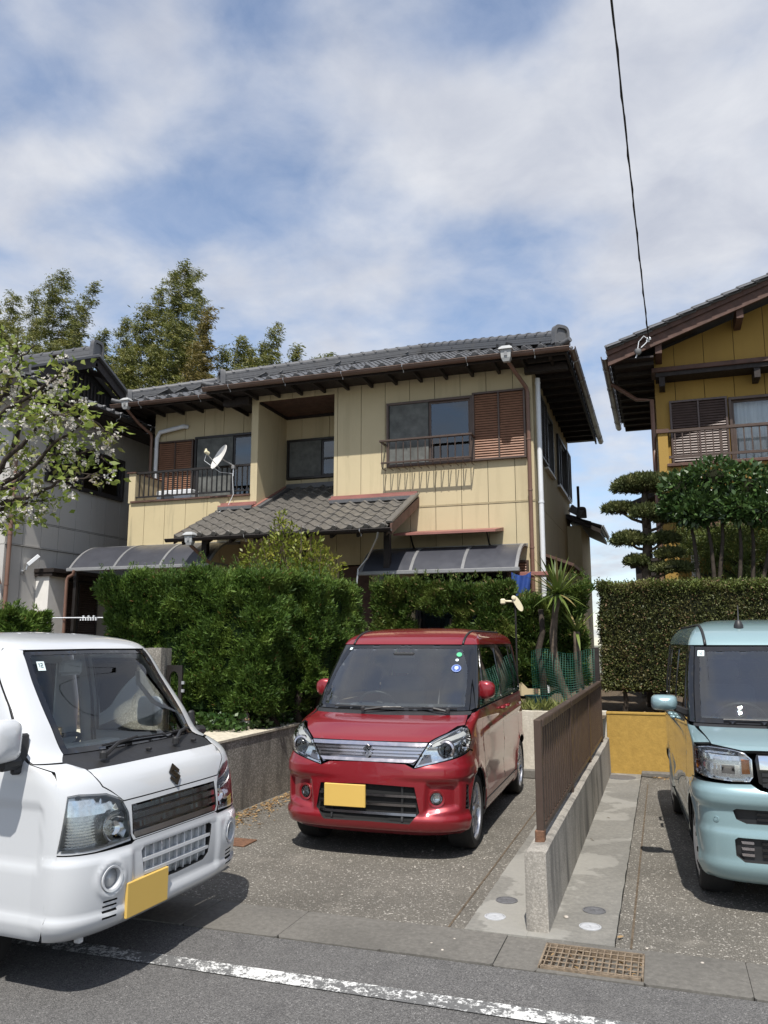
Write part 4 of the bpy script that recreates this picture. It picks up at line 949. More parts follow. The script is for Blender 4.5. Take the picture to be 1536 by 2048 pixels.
# ---------------------------------------------------------------- grey house on the left
G = empty('grey_house', (-13, 14, .7), 'grey panelled house with dark hip-and-gable tiled roof behind the cherry tree', 'house')
GX = PF['X'](-11.0)
panels(G, 'grey_siding', 11.2, 18.5, .75, 6.1, [11.62+.455*k for k in range(16)], [3.32, 3.345, 3.79, 3.815], [(13.02, 14.38, 4.60, 5.50), (12.5, 14.6, .75, 2.9)], wallX(G, 'grey_siding', -11.0))
panels(G, 'grey_siding', -16.5, -11.021, .75, 6.1, [-11.4-.455*k for k in range(12)], [3.32, 3.79], [(-12.4, -11.35, 1.2, 2.9)], wallY(G, 'grey_siding', 11.2))
box('wall_core', 'interior_dark', G, -16.4, -11.8, 12.0, 18.4, .75, 6.05)
m = MB(); m.box(-11.0, -10.975, 11.2, 18.4, 3.325, 3.34); m.build('belt_bead', 'grey_siding', G)
window(G, PF['Y'](11.2), -12.4, -11.35, 1.2, 2.9, 'white_paint', 2, .1, .03)
shutter(G, GX, 12.05, 13.0, 4.62, 5.45, .004, .06, 'shutter_black', 'shutter_black')
window(G, GX, 13.02, 14.38, 4.60, 5.50, 'shutter_black', 2, .12, .05, inside='curtain', fw=.07)
# side entrance: beige cheek, dark lintel, slatted doors
box('entrance_cheek', 'white_paint', G, -10.998, -10.70, 12.02, 12.46, .75, 2.86, .004); box('cheek_trim', 'white_plastic', G, -10.998, -10.69, 12.462, 12.50, .75, 2.86)
m = MB(); m.box(-10.998, -10.55, 11.95, 14.7, 2.865, 2.94, .004); m.box(-10.998, -10.60, 11.97, 14.68, 2.80, 2.862); m.build('lintel', 'dark_wood', G)
shutter(G, PF['X'](-11.02), 12.55, 13.15, .8, 2.78, .004, .05, 'shutter_black', 'slat_dark', 1, name='slatted_door'); shutter(G, PF['X'](-11.02), 13.17, 13.77, .8, 2.78, .004, .05, 'shutter_black', 'slat_dark', 1, name='slatted_door')
box('door_side_wall', 'grey_siding', G, -11.06, -11.02, 13.8, 14.6, .75, 2.86)
pipe(G, [(-10.95, 11.26, 6.0), (-10.95, 11.26, .8)], .038, 'pipe_brown', bands=[(-10.95, 11.26, z) for z in (5.2, 4.3, 3.5, 2.6, 1.8)])
pipe(G, [(-10.98, 11.14, 2.6), (-11.06, 11.10, 2.9), (-11.5, 11.0, 2.95)], .03, 'pipe_brown')
fl = empty('flood_light', (-10.9, 11.72, 3.0), 'small white floodlight on the grey house wall', 'lamp')
m = MB(); m.bar((-10.92, 11.70, 2.98), (-10.78, 11.82, 3.16), .075, .075, .01); m.build('lamp_head', 'white_plastic', fl)
m = MB(); m.tube([(-10.995, 11.66, 2.86), (-10.93, 11.68, 2.90), (-10.92, 11.70, 3.0)], .016, 6); m.lathe([(.05, 0), (.05, .015)], (-10.998, 11.66, 2.86), (1, 0, 0), 12); m.build('bracket', 'galvanised', fl)
mt = empty('meter_box', (-10.9, 11.5, 1.9), 'grey meter box on the grey house wall above the round bush', 'meter box')
m = MB(); m.box(-10.998, -10.85, 11.40, 11.62, 1.80, 2.12, .03); m.build('case', 'light_plastic', mt); box('dial_window', 'gloss_black', mt, -10.852, -10.845, 11.47, 11.59, 1.86, 2.04)
# roof: skirt eave along the side, gable above it
gz, gx = 6.12, -10.2; gs = .45; ga = math.atan(gs)
m = MB(); m.add([(gx, 10.5, gz-.03), (gx, 18.6, gz-.03), (gx-1.2, 17.0, gz+gs*1.2-.03), (gx-1.2, 11.7, gz+gs*1.2-.03)], [(0, 1, 2, 3)])
m.add([(-17, 10.5, gz-.03), (gx, 10.5, gz-.03), (gx-1.1, 11.6, gz+gs*1.1-.03), (-11.0, 13.0, gz+gs*2.5-.03), (-17, 13.0, gz+gs*2.5-.03)], [(0, 1, 2, 3, 4)])
m.add([(-17, 15.5, gz-.03), (-11.0, 15.0, gz+.2), (-11.0, 13.0, gz+gs*2.5-.03), (-17, 13.0, gz+gs*2.5-.03)], [(0, 1, 2, 3)]); m.build('roof_boarding', 'dark_wood', G)
tiled(G, (gx+.02, 10.5, gz), (0, 1, 0), Vector((-math.cos(ga), 0, math.sin(ga))), 29, 6, lambda c, r: r*TE*.9-.05 < c*TW+TW/2, 'roof_tile', 120)
tiled(G, (-16.9, 10.48, gz), (1, 0, 0), Vector((0, math.cos(ga), math.sin(ga))), 24, 12, lambda c, r: (c*TW-16.9) < gx-r*TE*.9 and (c*TW-16.9+TW) < (-10.95 if r > 3 else gx), 'roof_tile', 60)
tiled(G, (-10.95, 15.5, gz), (-1, 0, 0), Vector((0, -math.cos(ga), math.sin(ga))), 22, 12, lambda c, r: r > 1, 'roof_tile', 0)
gw = -11.05
m = MB(); m.add([(gw, 11.35, gz+.45), (gw, 14.75, gz+.35), (gw, 14.75, gz+.40), (gw, 13.0, gz+1.12), (gw, 11.35, gz+.45)], [(0, 1, 2, 3)]); m.build('gable_face', 'dark_void', G)
for i in range(13): y = 12.35+i*.11; box('vent_slat', 'dark_wood', G, gw+.004, gw+.03, y, y+.045, gz+.48, gz+.92-abs(y-13)*.38)
for s, yy in ((1, 15.05), (-1, 11.0)):
    m = MB(); a = Vector((gw+.30, 13.0, gz+1.17)); b = Vector((gw+.30, yy, gz+.12 if s > 0 else gz+.25)); m.bar(a, b, .06, .20); m.build('barge_board', 'dark_wood', G)
    m = MB(); m.bar(a+Vector((.02, 0, .13)), b+Vector((.02, 0, .13)), .16, .06, .01); m.build('verge_tile', 'roof_tile', G)
box('gable_soffit', 'dark_wood', G, gw, gw+.27, 12.0, 14.0, gz+.98, gz+1.0)
ridge(G, (gw+.30, 13.0, gz+1.26), (-16.5, 13.0, gz+1.26), .22, .20); onigawara(G, (gw+.36, 13.0, gz+1.24), (1, 0), .34, .38)
ridge(G, (gx-.1, 10.6, gz+.12), (gx-1.0, 11.5, gz+.52), .18, .14, name='hip_ridge'); onigawara(G, (gx-.08, 10.58, gz+.08), (1, -1), .26, .28)
box('soffit', 'dark_wood', G, -10.98, gx-.03, 10.55, 18.5, gz-.06, gz-.045); box('fascia', 'dark_wood', G, gx-.03, gx, 10.5, 18.6, gz-.12, gz-.01)
box('soffit', 'dark_wood', G, -16.9, -11.0, 10.55, 11.19, gz-.061, gz-.046); box('fascia', 'dark_wood', G, -16.9, gx-.031, 10.5, 10.53, gz-.12, gz-.01)
gutter(G, (gx+.075, 10.45, gz-.05), (gx+.075, 18.6, gz-.06), .05, (1, 0, 0), 'dark_metal')
m = MB(); P = [Vector((-10.98, 11.6, 5.55))]
for i in range(1, 9): t_ = i/8; P.append(Vector((-10.98+.85*t_, 11.6+2.3*t_, 5.55+.62*t_-.12*math.sin(math.pi*t_))))
m.tube(P, .008, 5); wire = m.build('service_wire', 'galvanised', label='thin pale service wire sagging under the grey house eave', cat='wire')

# ---------------------------------------------------------------- ochre house on the right
Y1 = 13.8
O = empty('ochre_house', (3, 14.5, .7), 'ochre panelled house with brown balcony rail and tiled gable roof', 'house')
OJ = [.42+.455*k for k in range(14)]
panels(O, 'ochre_siding', .10, 6.0, .75, 6.0, OJ, [3.9], [(1.22, 2.95, 4.42, 5.52)], wallY(O, 'ochre_siding', Y1))
rz0, rxe = 6.24, -.55; rs = .353
def rz(x): return rz0+rs*(x-rxe)
pl = [(.10, 6.03)]+[(x, rz(x)-.17) for x in (.10, 3.5)]+[(3.5, 6.03)]
xs = cuts(.10, 6.0, OJ)
for a, b in zip(xs[:-1], xs[1:]):
    if a > 3.45: break
    m = MB(); m.prism([(a+.004, 6.052), (b-.004, 6.052), (b-.004, rz(b)-.15), (a+.004, rz(a)-.15)], Y1-.32, Y1-.30, lambda p, q, d: (p, d, q)); m.build('siding_panel', 'ochre_siding', O)
box('gable_core', 'interior_dark', O, .12, 6, Y1-.295, Y1, 6.06, 6.6)
box('wall_core', 'interior_dark', O, .3, 6.0, Y1+.75, 20, .75, 6.2); box('side_wall', 'ochre_siding', O, .10, .13, Y1+.021, 20, .75, 6.3)
m = MB(); m.box(.06, 6.0, Y1-.42, Y1-.001, 5.97, 6.045, .005); m.build('belt_course', 'barge_wood', O)
m = MB(); m.box(.12, 6.0, Y1-.38, Y1-.002, 5.90, 5.968); m.build('belt_soffit', 'dark_wood', O)
for x in (.17, 1.6, 3.0): box('bracket', 'dark_wood', O, x, x+.09, Y1-.36, Y1-.003, 5.74, 5.899)
# roof
yf, yk = 12.92, 17.6; oa = math.atan(rs)
m = MB(); m.prism([(rxe, rz0-.06), (3.6, rz(3.6)-.06), (3.6, rz(3.6)), (rxe, rz0)], yf, yk, lambda p, q, d: (p, d, q)); m.build('roof_boarding', 'dark_wood', O)
tiled(O, (rxe-.04, yk, rz0+.0), (0, -1, 0), Vector((math.cos(oa), 0, math.sin(oa))), int((yk-yf)/TW)+1, 19, lambda c, r: True, 'roof_tile', 60, prio=lambda s: -s[1])
m = MB(); m.prism([(rxe-.05, rz0-.25), (3.6, rz(3.6)-.24), (3.6, rz(3.6)-.06), (rxe-.05, rz0-.075)], yf-.05, yf-.005, lambda p, q, d: (p, d, q)); m.build('barge_board', 'barge_wood', O)
m = MB(); m.prism([(rxe-.06, rz0-.09), (3.6, rz(3.6)-.07), (3.6, rz(3.6)+.02), (rxe-.06, rz0)], yf-.085, yf-.052, lambda p, q, d: (p, d, q)); m.build('barge_cap', 'barge_wood', O)
for i in range(18):   # verge tiles step down the gable edge
    x = rxe-.08+i*TE*math.cos(oa); z = rz(x)+.035; m = MB(); a = Vector((x, yf-.07, z+.03)); b = Vector((x+.30*math.cos(oa), yf-.07, z+.30*math.sin(oa)+.005)); m.bar(a, b, .10, .085, .008); m.build('verge_tile', 'roof_tile', O)
m = MB(); m.prism([(rxe+.02, rz0-.10), (3.6, rz(3.6)-.10), (3.6, rz(3.6)-.085), (rxe+.02, rz0-.085)], yf, Y1-.33, lambda p, q, d: (p, d, q)); m.build('verge_soffit', 'dark_wood', O)
for x in (.13, 1.35, 2.6): box('purlin', 'barge_wood', O, x, x+.10, yf+.01, Y1-.32, rz(x)-.35, rz(x)-.16)
box('soffit', 'dark_wood', O, rxe+.03, .10, yf+.02, yk, rz0-.16, rz0-.13)
for i in range(10): y = yf+.2+i*.46; box('rafter', 'rafter_wood', O, rxe+.04, .098, y, y+.045, rz0-.22, rz0-.162)
gutter(O, (rxe-.10, yf-.02, rz0-.08), (rxe-.10, yk-.1, rz0-.10), .055, (-1, 0, 0), 'gutter_brown')
pipe(O, [(rxe-.05, Y1+.25, rz0-.2), (-.2, Y1+.12, rz0-.55), (.04, Y1-.02, rz0-.62), (.04, Y1-.02, .8)], .036, 'pipe_brown')
# window, shutters, balcony
FO = PF['Y'](Y1)
shutter(O, FO, .31, 1.20, 4.40, 5.56, .004, .07, 'slat_dark', 'slat_dark'); window(O, FO, 1.22, 2.95, 4.42, 5.54, 'brown_metal', 2, .1, .035, 'clear_lens', 'curtain')
FR = PF['Y'](Y1-.42)
pb = box('balcony_parapet', 'ochre_siding', O, .10, .25, Y1-.46, Y1-.003, 3.95, 4.92); box('parapet_cap', 'barge_wood', O, .08, .27, Y1-.49, Y1-.003, 4.921, 4.985)
rl_ = box('balcony_rail', 'brown_metal', O, .252, 3.4, Y1-.47, Y1-.42, 4.92, 4.97, .006); box('rail_bar', 'brown_metal', rl_, .252, 3.4, Y1-.46, Y1-.43, 4.50, 4.54)
for i in range(27):
    x = .36+i*.113; big = i % 7 == 6; box('baluster', 'brown_metal', rl_, x-(.022 if big else .009), x+(.022 if big else .009), Y1-.455, Y1-.435, 4.44 if big else 4.541, 4.919)
m = MB(); m.box(.22, 3.4, Y1-.50, Y1-.003, 4.36, 4.41, .006); m.build('ledge', 'barge_wood', O)
m = MB(); m.box(.25, 3.4, Y1-.44, Y1-.40, 3.95, 4.358); m.build('balcony_front', 'ochre_siding', O)
# lower side pieces seen behind the pruned tree
m = MB(); m.prism([(-.42, 3.92), (.10, 4.12), (.10, 4.20), (-.42, 4.0)], 14.4, 15.6, lambda p, q, d: (p, d, q)); m.box(-.12, .08, 14.5, 14.75, 4.12, 4.36); m.build('side_roof', 'dark_wood', O)
m = MB(); m.box(-.16, -.08, 14.5, 14.58, .75, 3.95); m.box(.0, .08, 14.45, 14.53, .75, 3.95); m.build('side_post', 'dark_wood', O)
m = MB(); m.box(-.36, .09, 13.9, 14.6, .75, 2.86); m.prism([(-.46, 2.86), (.1, 2.92), (.1, 2.98), (-.46, 2.90)], 13.8, 14.7, lambda p, q, d: (p, d, q)); m.build('side_shed', 'dark_wood', O)
m = MB(); m.prism([(Y1-.95, 3.30), (Y1-.003, 3.52), (Y1-.003, 3.58), (Y1-.95, 3.35)], .4, 3.2, lambda p, q, d: (d, p, q)); m.build('lower_awning', 'barge_wood', O)
window(O, FO, .75, 2.4, 1.4, 2.9, 'dark_metal', 2, .1, .04); 
m = MB(); m.box(.50, .62, Y1-.2, Y1-.12, .75, 3.3); m.build('awning_post', 'white_paint', O)
# service cable with its insulators
kb = empty('insulator_bracket', (.05, 12.85, 6.2), 'white insulator and clamp fixed to the ochre house barge board', 'insulator')
e0 = Vector((.04, 12.80, 6.33)); m = MB(); m.lathe([(.022, -.04), (.034, -.02), (.022, 0), (.034, .02), (.018, .04)], e0, (.3, -.5, .4), 10); m.build('insulator', 'white_plastic', kb, smooth=40)
m = MB(); m.lathe([(.03, -.05), (.055, -.02), (.055, .03), (.02, .05)], e0+Vector((-.17, 0, -.18)), (0, 0, 1), 12); m.build('junction_cap', 'lamp_grey', kb, smooth=40)
m = MB(); m.tube([e0, e0+Vector((-.07, -.02, .06)), e0+Vector((-.15, 0, -.02)), e0+Vector((-.17, 0, -.13))], .008, 5); m.tube([e0, e0+Vector((-.05, 0, -.06)), e0+Vector((-.12, 0, -.12))], .010, 5); m.tube([e0+Vector((-.17, 0, -.2)), e0+Vector((-.21, .0, -.28))], .010, 5); m.build('lead_wire', 'white_plastic', kb)
def ray(px, py):
    f = camo.rotation_euler.to_matrix() @ Vector(((px-768)/1600, -(py-1024)/1600, -1)); return f
def atY(px, py, Y): d = ray(px, py); return Vector((0, 0, CAM_H))+d*(Y/d.y)
def atZ(px, py, z): d = ray(px, py); return Vector((0, 0, CAM_H))+d*((z-CAM_H)/d.z)
def atX(px, py, X): d = ray(px, py); return Vector((0, 0, CAM_H))+d*(X/d.x)
# the cable climbs from the ochre house over the road to a pole behind the viewer
A = Vector((.04, 12.80, 6.33)); B = atY(1222, -20, 6.7); P = []
for i in range(-8, 31):
    t = i/22; p = A+(B-A)*max(t, 0); P.append(p+Vector((0, 0, -.10*math.sin(math.pi*min(max(t, 0), 1.4)/1.4))))
P = P[8:]; m = MB(); m.tube(P, .009, 6)
Q = [p+Vector((.012*math.cos(i*1.9), 0, .012*math.sin(i*1.9))) for i, p in enumerate(P)]; m.tube(Q, .006, 5)
m.build('service_cable', 'cable_black', label='black twisted service cable running up from the ochre house', cat='cable')
# ---------------------------------------------------------------- plants
def unit(v): return v/np.maximum(np.linalg.norm(v, axis=1, keepdims=True), 1e-9)
def blades(P, D, L, W, rng, fold=.15, mid=.45, nrm=None):
    """N diamond leaves from P along D; returns V,F (quads)"""
    n = len(P); r = rng.normal(size=(n, 3)) if nrm is None else nrm
    S = unit(np.cross(D, r)); Nn = np.cross(S, D); L = L[:, None]; W = W[:, None]
    V = np.stack([P, P+D*L*mid+S*W+Nn*W*fold, P+D*L-Nn*W*fold*1.5, P+D*L*mid-S*W+Nn*W*fold], 1)
    return V.reshape(-1, 3), np.arange(4*n).reshape(n, 4)
def nz3(P, s, seed=0.0):
    return np.array([mno.fractal(Vector((p[0]*s+seed, p[1]*s, p[2]*s)), 1.0, 2.0, 3) for p in P])
def shell_pts(rng, n, boxes):
    """random points on the outside of axis boxes (x0,x1,y0,y1,z0,z1,faces)"""
    out = []; nor = []; A = []
    for b in boxes:
        x0, x1, y0, y1, z0, z1, fc = b
        for f in fc:
            A.append(({'x': (y1-y0)*(z1-z0), 'X': (y1-y0)*(z1-z0), 'y': (x1-x0)*(z1-z0), 'Y': (x1-x0)*(z1-z0), 'Z': (x1-x0)*(y1-y0)}[f], b, f))
    tot = sum(a for a, _, _ in A)
    for a, b, f in A:
        k = int(n*a/tot); x0, x1, y0, y1, z0, z1, _ = b; u = rng.random((k, 3)); p = np.stack([x0+(x1-x0)*u[:, 0], y0+(y1-y0)*u[:, 1], z0+(z1-z0)*u[:, 2]], 1); q = np.zeros((k, 3))
        if f == 'x': p[:, 0] = x0; q[:, 0] = -1
        if f == 'X': p[:, 0] = x1; q[:, 0] = 1
        if f == 'y': p[:, 1] = y0; q[:, 1] = -1
        if f == 'Y': p[:, 1] = y1; q[:, 1] = 1
        if f == 'Z': p[:, 2] = z1; q[:, 2] = 1
        # round the box edges
        c = np.array([(x0+x1)/2, (y0+y1)/2, (z0+z1)/2]); h = np.array([(x1-x0)/2, (y1-y0)/2, (z1-z0)/2]); e = (p-c)/h; rr = .28
        ex = np.clip(np.abs(e)-(1-rr/h), 0, None)*np.sign(e); q = unit(q*.6+ex*h/ rr*.8)
        p = c+np.clip(e, -(1-rr/h*.25), 1-rr/h*.25)*h
        out.append(p); nor.append(q)
    return np.concatenate(out), np.concatenate(nor)
def conifer_hedge(name, label, boxes, n, mat, seed, base_z, lump=.11, size=.085, trunks=(), core=True, per=13, gaps=0.0, up=.75, group=None, spread=.5):
    rng = np.random.default_rng(seed); t = empty(name, (np.mean([b[0]+b[1] for b in boxes])/2, np.mean([b[2]+b[3] for b in boxes])/2, base_z), label, 'hedge')
    P, Nn = shell_pts(rng, n, boxes); d = nz3(P, 2.6, seed*1.0); d2 = nz3(P, 7.0, seed+9.)
    dep = lump*d+lump*.5*d2
    if gaps: k = nz3(P, 1.7, seed+31.) > -gaps*1.0+.0; keep = k; P, Nn, dep = P[keep], Nn[keep], dep[keep]
    P = P+Nn*(dep-.05)[:, None]-Nn*(rng.random(len(P))**2*.10)[:, None]
    base = unit(Nn*.75+np.array([0, 0, up])+rng.normal(0, .25, P.shape)); Vs = []; Fs = []; o = 0
    for j in range(per):
        D = unit(base+rng.normal(0, spread, P.shape)); L = size*(.8+.8*rng.random(len(P))**3)*rng.uniform(.55, 1.25, len(P)); Vj, Fj = blades(P+rng.normal(0, .018, P.shape), D, L, L*rng.uniform(.10, .16, len(P)), rng)
        Vs.append(Vj); Fs.append(Fj+o); o += len(Vj)
    # upright tufts breaking the outline
    for b in boxes:
        if 'Z' not in b[6]: continue
        k = int((b[1]-b[0])*(b[3]-b[2])*34); C0 = np.stack([rng.uniform(b[0], b[1], k), rng.uniform(b[2], b[3], k), np.full(k, b[5]-.03)], 1)
        C0[:, 2] += lump*nz3(C0, 2.6, seed*1.0); hh = rng.uniform(.05, .14, k); q = 26
        P2 = np.repeat(C0, q, 0); f = rng.random(len(P2)); hr = np.repeat(hh, q); P2 = P2+np.stack([rng.normal(0, .022, len(P2))*(1-.6*f), rng.normal(0, .022, len(P2))*(1-.6*f), f*hr], 1)
        D = unit(np.stack([rng.normal(0, .45, len(P2)), rng.normal(0, .45, len(P2)), np.full(len(P2), .9)], 1)); L = size*rng.uniform(.4, .8, len(P2)); Vj, Fj = blades(P2, D, L, L*.15, rng); Vs.append(Vj); Fs.append(Fj+o); o += len(Vj)
    np_mesh('foliage', np.concatenate(Vs), np.concatenate(Fs), mat, t)
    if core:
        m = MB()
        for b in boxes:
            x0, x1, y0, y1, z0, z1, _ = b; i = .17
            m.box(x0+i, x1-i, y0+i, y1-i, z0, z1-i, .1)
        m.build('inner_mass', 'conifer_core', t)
    for (x, y, z0, z1, r) in trunks:
        m = MB(); k = 5; m.tube([(x+.04*math.sin(i*2.1+x), y+.03*math.cos(i*1.7), z0+(z1-z0)*i/k) for i in range(k+1)], [r*(1-.4*i/k) for i in range(k+1)], 7); m.build('trunk', 'bark_dark', t, smooth=True)
    return t
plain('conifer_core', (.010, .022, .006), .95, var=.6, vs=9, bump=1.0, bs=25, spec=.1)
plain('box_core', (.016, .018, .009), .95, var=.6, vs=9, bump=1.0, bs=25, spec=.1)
# tall hedge above the stained wall: front block and the part running back along the driveway
conifer_hedge('conifer_hedge', 'tall deep-green conifer hedge above the stained wall beside the white truck', [(-6.05, -3.86, 7.55, 9.4, .78, 2.40, 'xyXZ'), (-4.9, -3.62, 8.3, 9.75, .95, 2.36, 'yXZ')], 34000, 'conifer', 3, .68, .17, .046, [(-4.0+.05*i, 8.0+.5*i, .66, 1.4, .05) for i in range(4)])
conifer_hedge('conifer_hedge', 'thin conifer hedge with bare stems behind the red car', [(-3.75, -1.72, 10.15, 10.65, 1.62, 2.40, 'yXZx'), (-3.75, -1.72, 10.3, 10.6, 1.0, 1.7, 'y')], 12000, 'conifer_back', 8, .70, .13, .056, [(-3.5+.42*i, 10.38, .68, 1.9, .032) for i in range(5)], core=False, gaps=.42)
conifer_hedge('conifer_shrub', 'dark conifer shrub behind the spiky yucca', [(-1.95, -1.25, 10.35, 10.95, 1.0, 2.22, 'xyXZ'), (-1.4, -.86, 10.45, 10.95, 1.0, 2.32, 'xyXZ')], 9000, 'conifer_back', 12, .70, .16, .056, [(-1.45, 10.3, .68, 2.0, .055), (-1.05, 10.6, .68, 1.6, .04)], core=True)
m_ = [o for o in bpy.data.objects if o.name.startswith('conifer_shrub')][0]; m_['category'] = 'shrub'
conifer_hedge('round_bush', 'rounded green conifer bush below the grey house downpipe', [(-9.3, -8.35, 8.7, 9.6, 1.1, 2.06, 'xyXZ')], 4500, 'conifer', 15, .70, .15, .07, [(-8.8, 9.1, .66, 1.5, .05)])
m_ = [o for o in bpy.data.objects if o.name.startswith('round_bush')][0]; m_['category'] = 'bush'
# flat-clipped hedge on the ochre wall: twiggy browner sides, paler greener top
rng = np.random.default_rng(21)
hb_ = (-.80, 4.6, 10.78, 11.75, .95, 2.40)
t = empty('clipped_hedge', (1.9, 11.2, .7), 'flat-clipped small-leaved hedge standing on the ochre wall', 'hedge')
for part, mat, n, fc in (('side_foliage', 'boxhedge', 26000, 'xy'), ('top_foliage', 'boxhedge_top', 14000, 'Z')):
    P, Nn = shell_pts(rng, n, [(*hb_, fc)]); dd = nz3(P, 3.1, 4.); P = P+Nn*(.05*dd-.02-(rng.random(len(P))**2)*.09)[:, None]
    if part == 'top_foliage': pass
    Vs = []; Fs = []; o = 0
    for j in range(5):
        D = unit(Nn*.7+rng.normal(0, .65, P.shape)+np.array([0, 0, .25])); L = rng.uniform(.016, .042, len(P)); Vj, Fj = blades(P+rng.normal(0, .03, P.shape), D, L, L*.26, rng); Vs.append(Vj); Fs.append(Fj+o); o += len(Vj)
    np_mesh(part, np.concatenate(Vs), np.concatenate(Fs), mat, t)
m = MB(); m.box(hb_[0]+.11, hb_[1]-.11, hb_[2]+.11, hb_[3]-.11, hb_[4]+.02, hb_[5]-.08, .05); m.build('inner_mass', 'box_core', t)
for i in range(9): x = -.5+.62*i; m = MB(); m.tube([(x, 11.0, .70), (x+.02, 11.0, .85), (x-.03, 11.05, 1.3)], [.035, .03, .02], 7); m.build('trunk', 'bark_dark', t)
# ---- branches helper
def branch_tube(m, P, r0, r1, n=6):
    k = len(P); m.tube(P, [r0+(r1-r0)*i/(k-1) for i in range(k)], n)
def blob_leaves(rng, c, r, n, L, W, flat=1.0, hollow=.5, up=.3, jit=.5):
    v = unit(rng.normal(size=(n, 3))); rad = (hollow+(1-hollow)*rng.random(n)**.7)[:, None]; P = np.array(c)+v*rad*np.array(r)
    D = unit(v*flat+rng.normal(0, jit, (n, 3))+np.array([0, 0, up])); l = L*rng.uniform(.6, 1.15, n); return blades(P, D, l, l*W, rng, .25)
def merge(parts):
    V = []; F = []; o = 0
    for v, f in parts: V.append(v); F.append(f+o); o += len(v)
    return np.concatenate(V), np.concatenate(F)
# cloud-pruned tree beside the ochre house
t = empty('pruned_tree', (-.17, 12.0, .7), 'cloud-pruned tree with flat leaf pads beside the ochre house', 'tree'); rng = np.random.default_rng(31)
m = MB(); tr = [(-.17, 12.0, .7), (-.19, 12.0, 1.8), (-.165, 12, 2.6), (-.13, 12, 3.1), (-.15, 12, 3.45), (-.13, 12, 3.72)]; branch_tube(m, tr, .075, .045, 8); m.build('trunk', 'bark', t, smooth=True)
pads = [((-.13, 12.0, 3.84), (.42, .36, .17), (-.14, 12, 3.55)), ((-.50, 11.95, 3.50), (.20, .2, .095), (-.14, 12, 3.28)), ((-.13, 11.8, 3.40), (.20, .2, .12), (-.15, 12, 3.2)), ((-.38, 11.9, 3.03), (.22, .22, .13), (-.15, 12, 2.9)), ((.16, 11.9, 3.33), (.20, .2, .11), (-.14, 12, 3.15)), ((.08, 11.85, 3.02), (.20, .18, .09), (-.15, 12, 2.88)),
        ((-.29, 11.9, 2.72), (.15, .16, .10), (-.17, 12, 2.62)), ((.14, 11.8, 2.80), (.17, .15, .09), (-.16, 12, 2.70)), ((.18, 11.8, 2.60), (.25, .15, .10), (-.16, 12, 2.5))]
parts = []
for k, (c, r, s) in enumerate(pads):
    n = int(2600*r[0]*r[1]/.06); r = (r[0]*1.04, r[1], r[2]*.80); v = unit(rng.normal(size=(n, 3))); v[:, 2] = np.where(v[:, 2] < -.25, -.25-.2*rng.random(n), v[:, 2]); P = np.array(c)+v*np.array(r)*(.72+.32*rng.random(n))[:, None]*(1+.18*nz3(v*1.0, 2.4, k)[:, None])
    D = unit(v*.8+np.array([0, 0, .55])+rng.normal(0, .4, (n, 3))); L = rng.uniform(.035, .075, n); parts.append(blades(P, D, L, L*.17, rng))
    P2 = P+rng.normal(0, .015, P.shape); D2 = unit(v*.6+np.array([0, 0, .6])+rng.normal(0, .6, (n, 3))); parts.append(blades(P2, D2, L*.9, L*.15, rng))
    mm = MB(); q = Vector(s); e = Vector(c)-Vector((0, 0, r[2]*.4)); mm.tube([q, q.lerp(e, .5)+Vector((0, 0, -.03)), e], [.026, .02, .014], 6)
    for a in range(4): f = e+Vector((r[0]*.6*math.cos(a*1.6+k), r[1]*.6*math.sin(a*1.6+k), .02)); mm.tube([q.lerp(e, .7), f], [.012, .007], 5)
    mm.build('limb', 'bark', t, smooth=True)
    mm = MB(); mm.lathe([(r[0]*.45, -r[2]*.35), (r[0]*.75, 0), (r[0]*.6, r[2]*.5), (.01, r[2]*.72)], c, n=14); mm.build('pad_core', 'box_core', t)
V, F = merge(parts); np_mesh('crown', V, F, 'niwaki_leaf', t)
# camellia with glossy leaves
t = empty('camellia_tree', (.66, 11.6, .7), 'rounded camellia tree with glossy dark leaves above the clipped hedge', 'tree'); rng = np.random.default_rng(33)
blobs = [((.38, 11.6, 3.66), (.30, .3, .28)), ((.78, 11.5, 3.78), (.36, .34, .28)), ((1.18, 11.6, 3.62), (.36, .34, .36)), ((.62, 11.45, 3.40), (.34, .3, .22)), ((1.52, 11.6, 3.60), (.34, .34, .36)), ((1.02, 11.4, 3.34), (.28, .26, .18)), ((.24, 11.55, 3.42), (.17, .2, .15)), ((1.35, 11.45, 3.30), (.30, .26, .20)), ((.50, 11.4, 3.30), (.26, .24, .17))]
parts = [blob_leaves(rng, c, r, 760, .098, .27, 1.0, .55, .25, .6) for c, r in blobs]; V, F = merge(parts); np_mesh('crown', V, F, 'camellia_leaf', t)
m = MB()
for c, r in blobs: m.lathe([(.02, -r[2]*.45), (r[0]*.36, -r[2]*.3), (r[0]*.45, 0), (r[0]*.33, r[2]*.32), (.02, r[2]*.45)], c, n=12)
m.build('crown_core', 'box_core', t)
for k, (dx, tip) in enumerate(((0, (.4, 11.6, 3.5)), (.04, (.62, 11.5, 3.4)), (.08, (.85, 11.5, 3.5)), (.30, (1.05, 11.5, 3.3)), (.34, (1.2, 11.6, 3.4)), (.38, (1.5, 11.6, 3.4)))):
    b = Vector((.64+dx, 11.6, .7)); e = Vector(tip); mid = b.lerp(e, .55)+Vector((.06*math.sin(k*2.), 0, .05)); m = MB(); m.tube([b, b.lerp(mid, .6), mid, mid.lerp(e, .55)+Vector((.03, 0, 0)), e], [.040, .036, .030, .024, .015], 7); m.build('trunk', 'bark_dark', t, smooth=True)
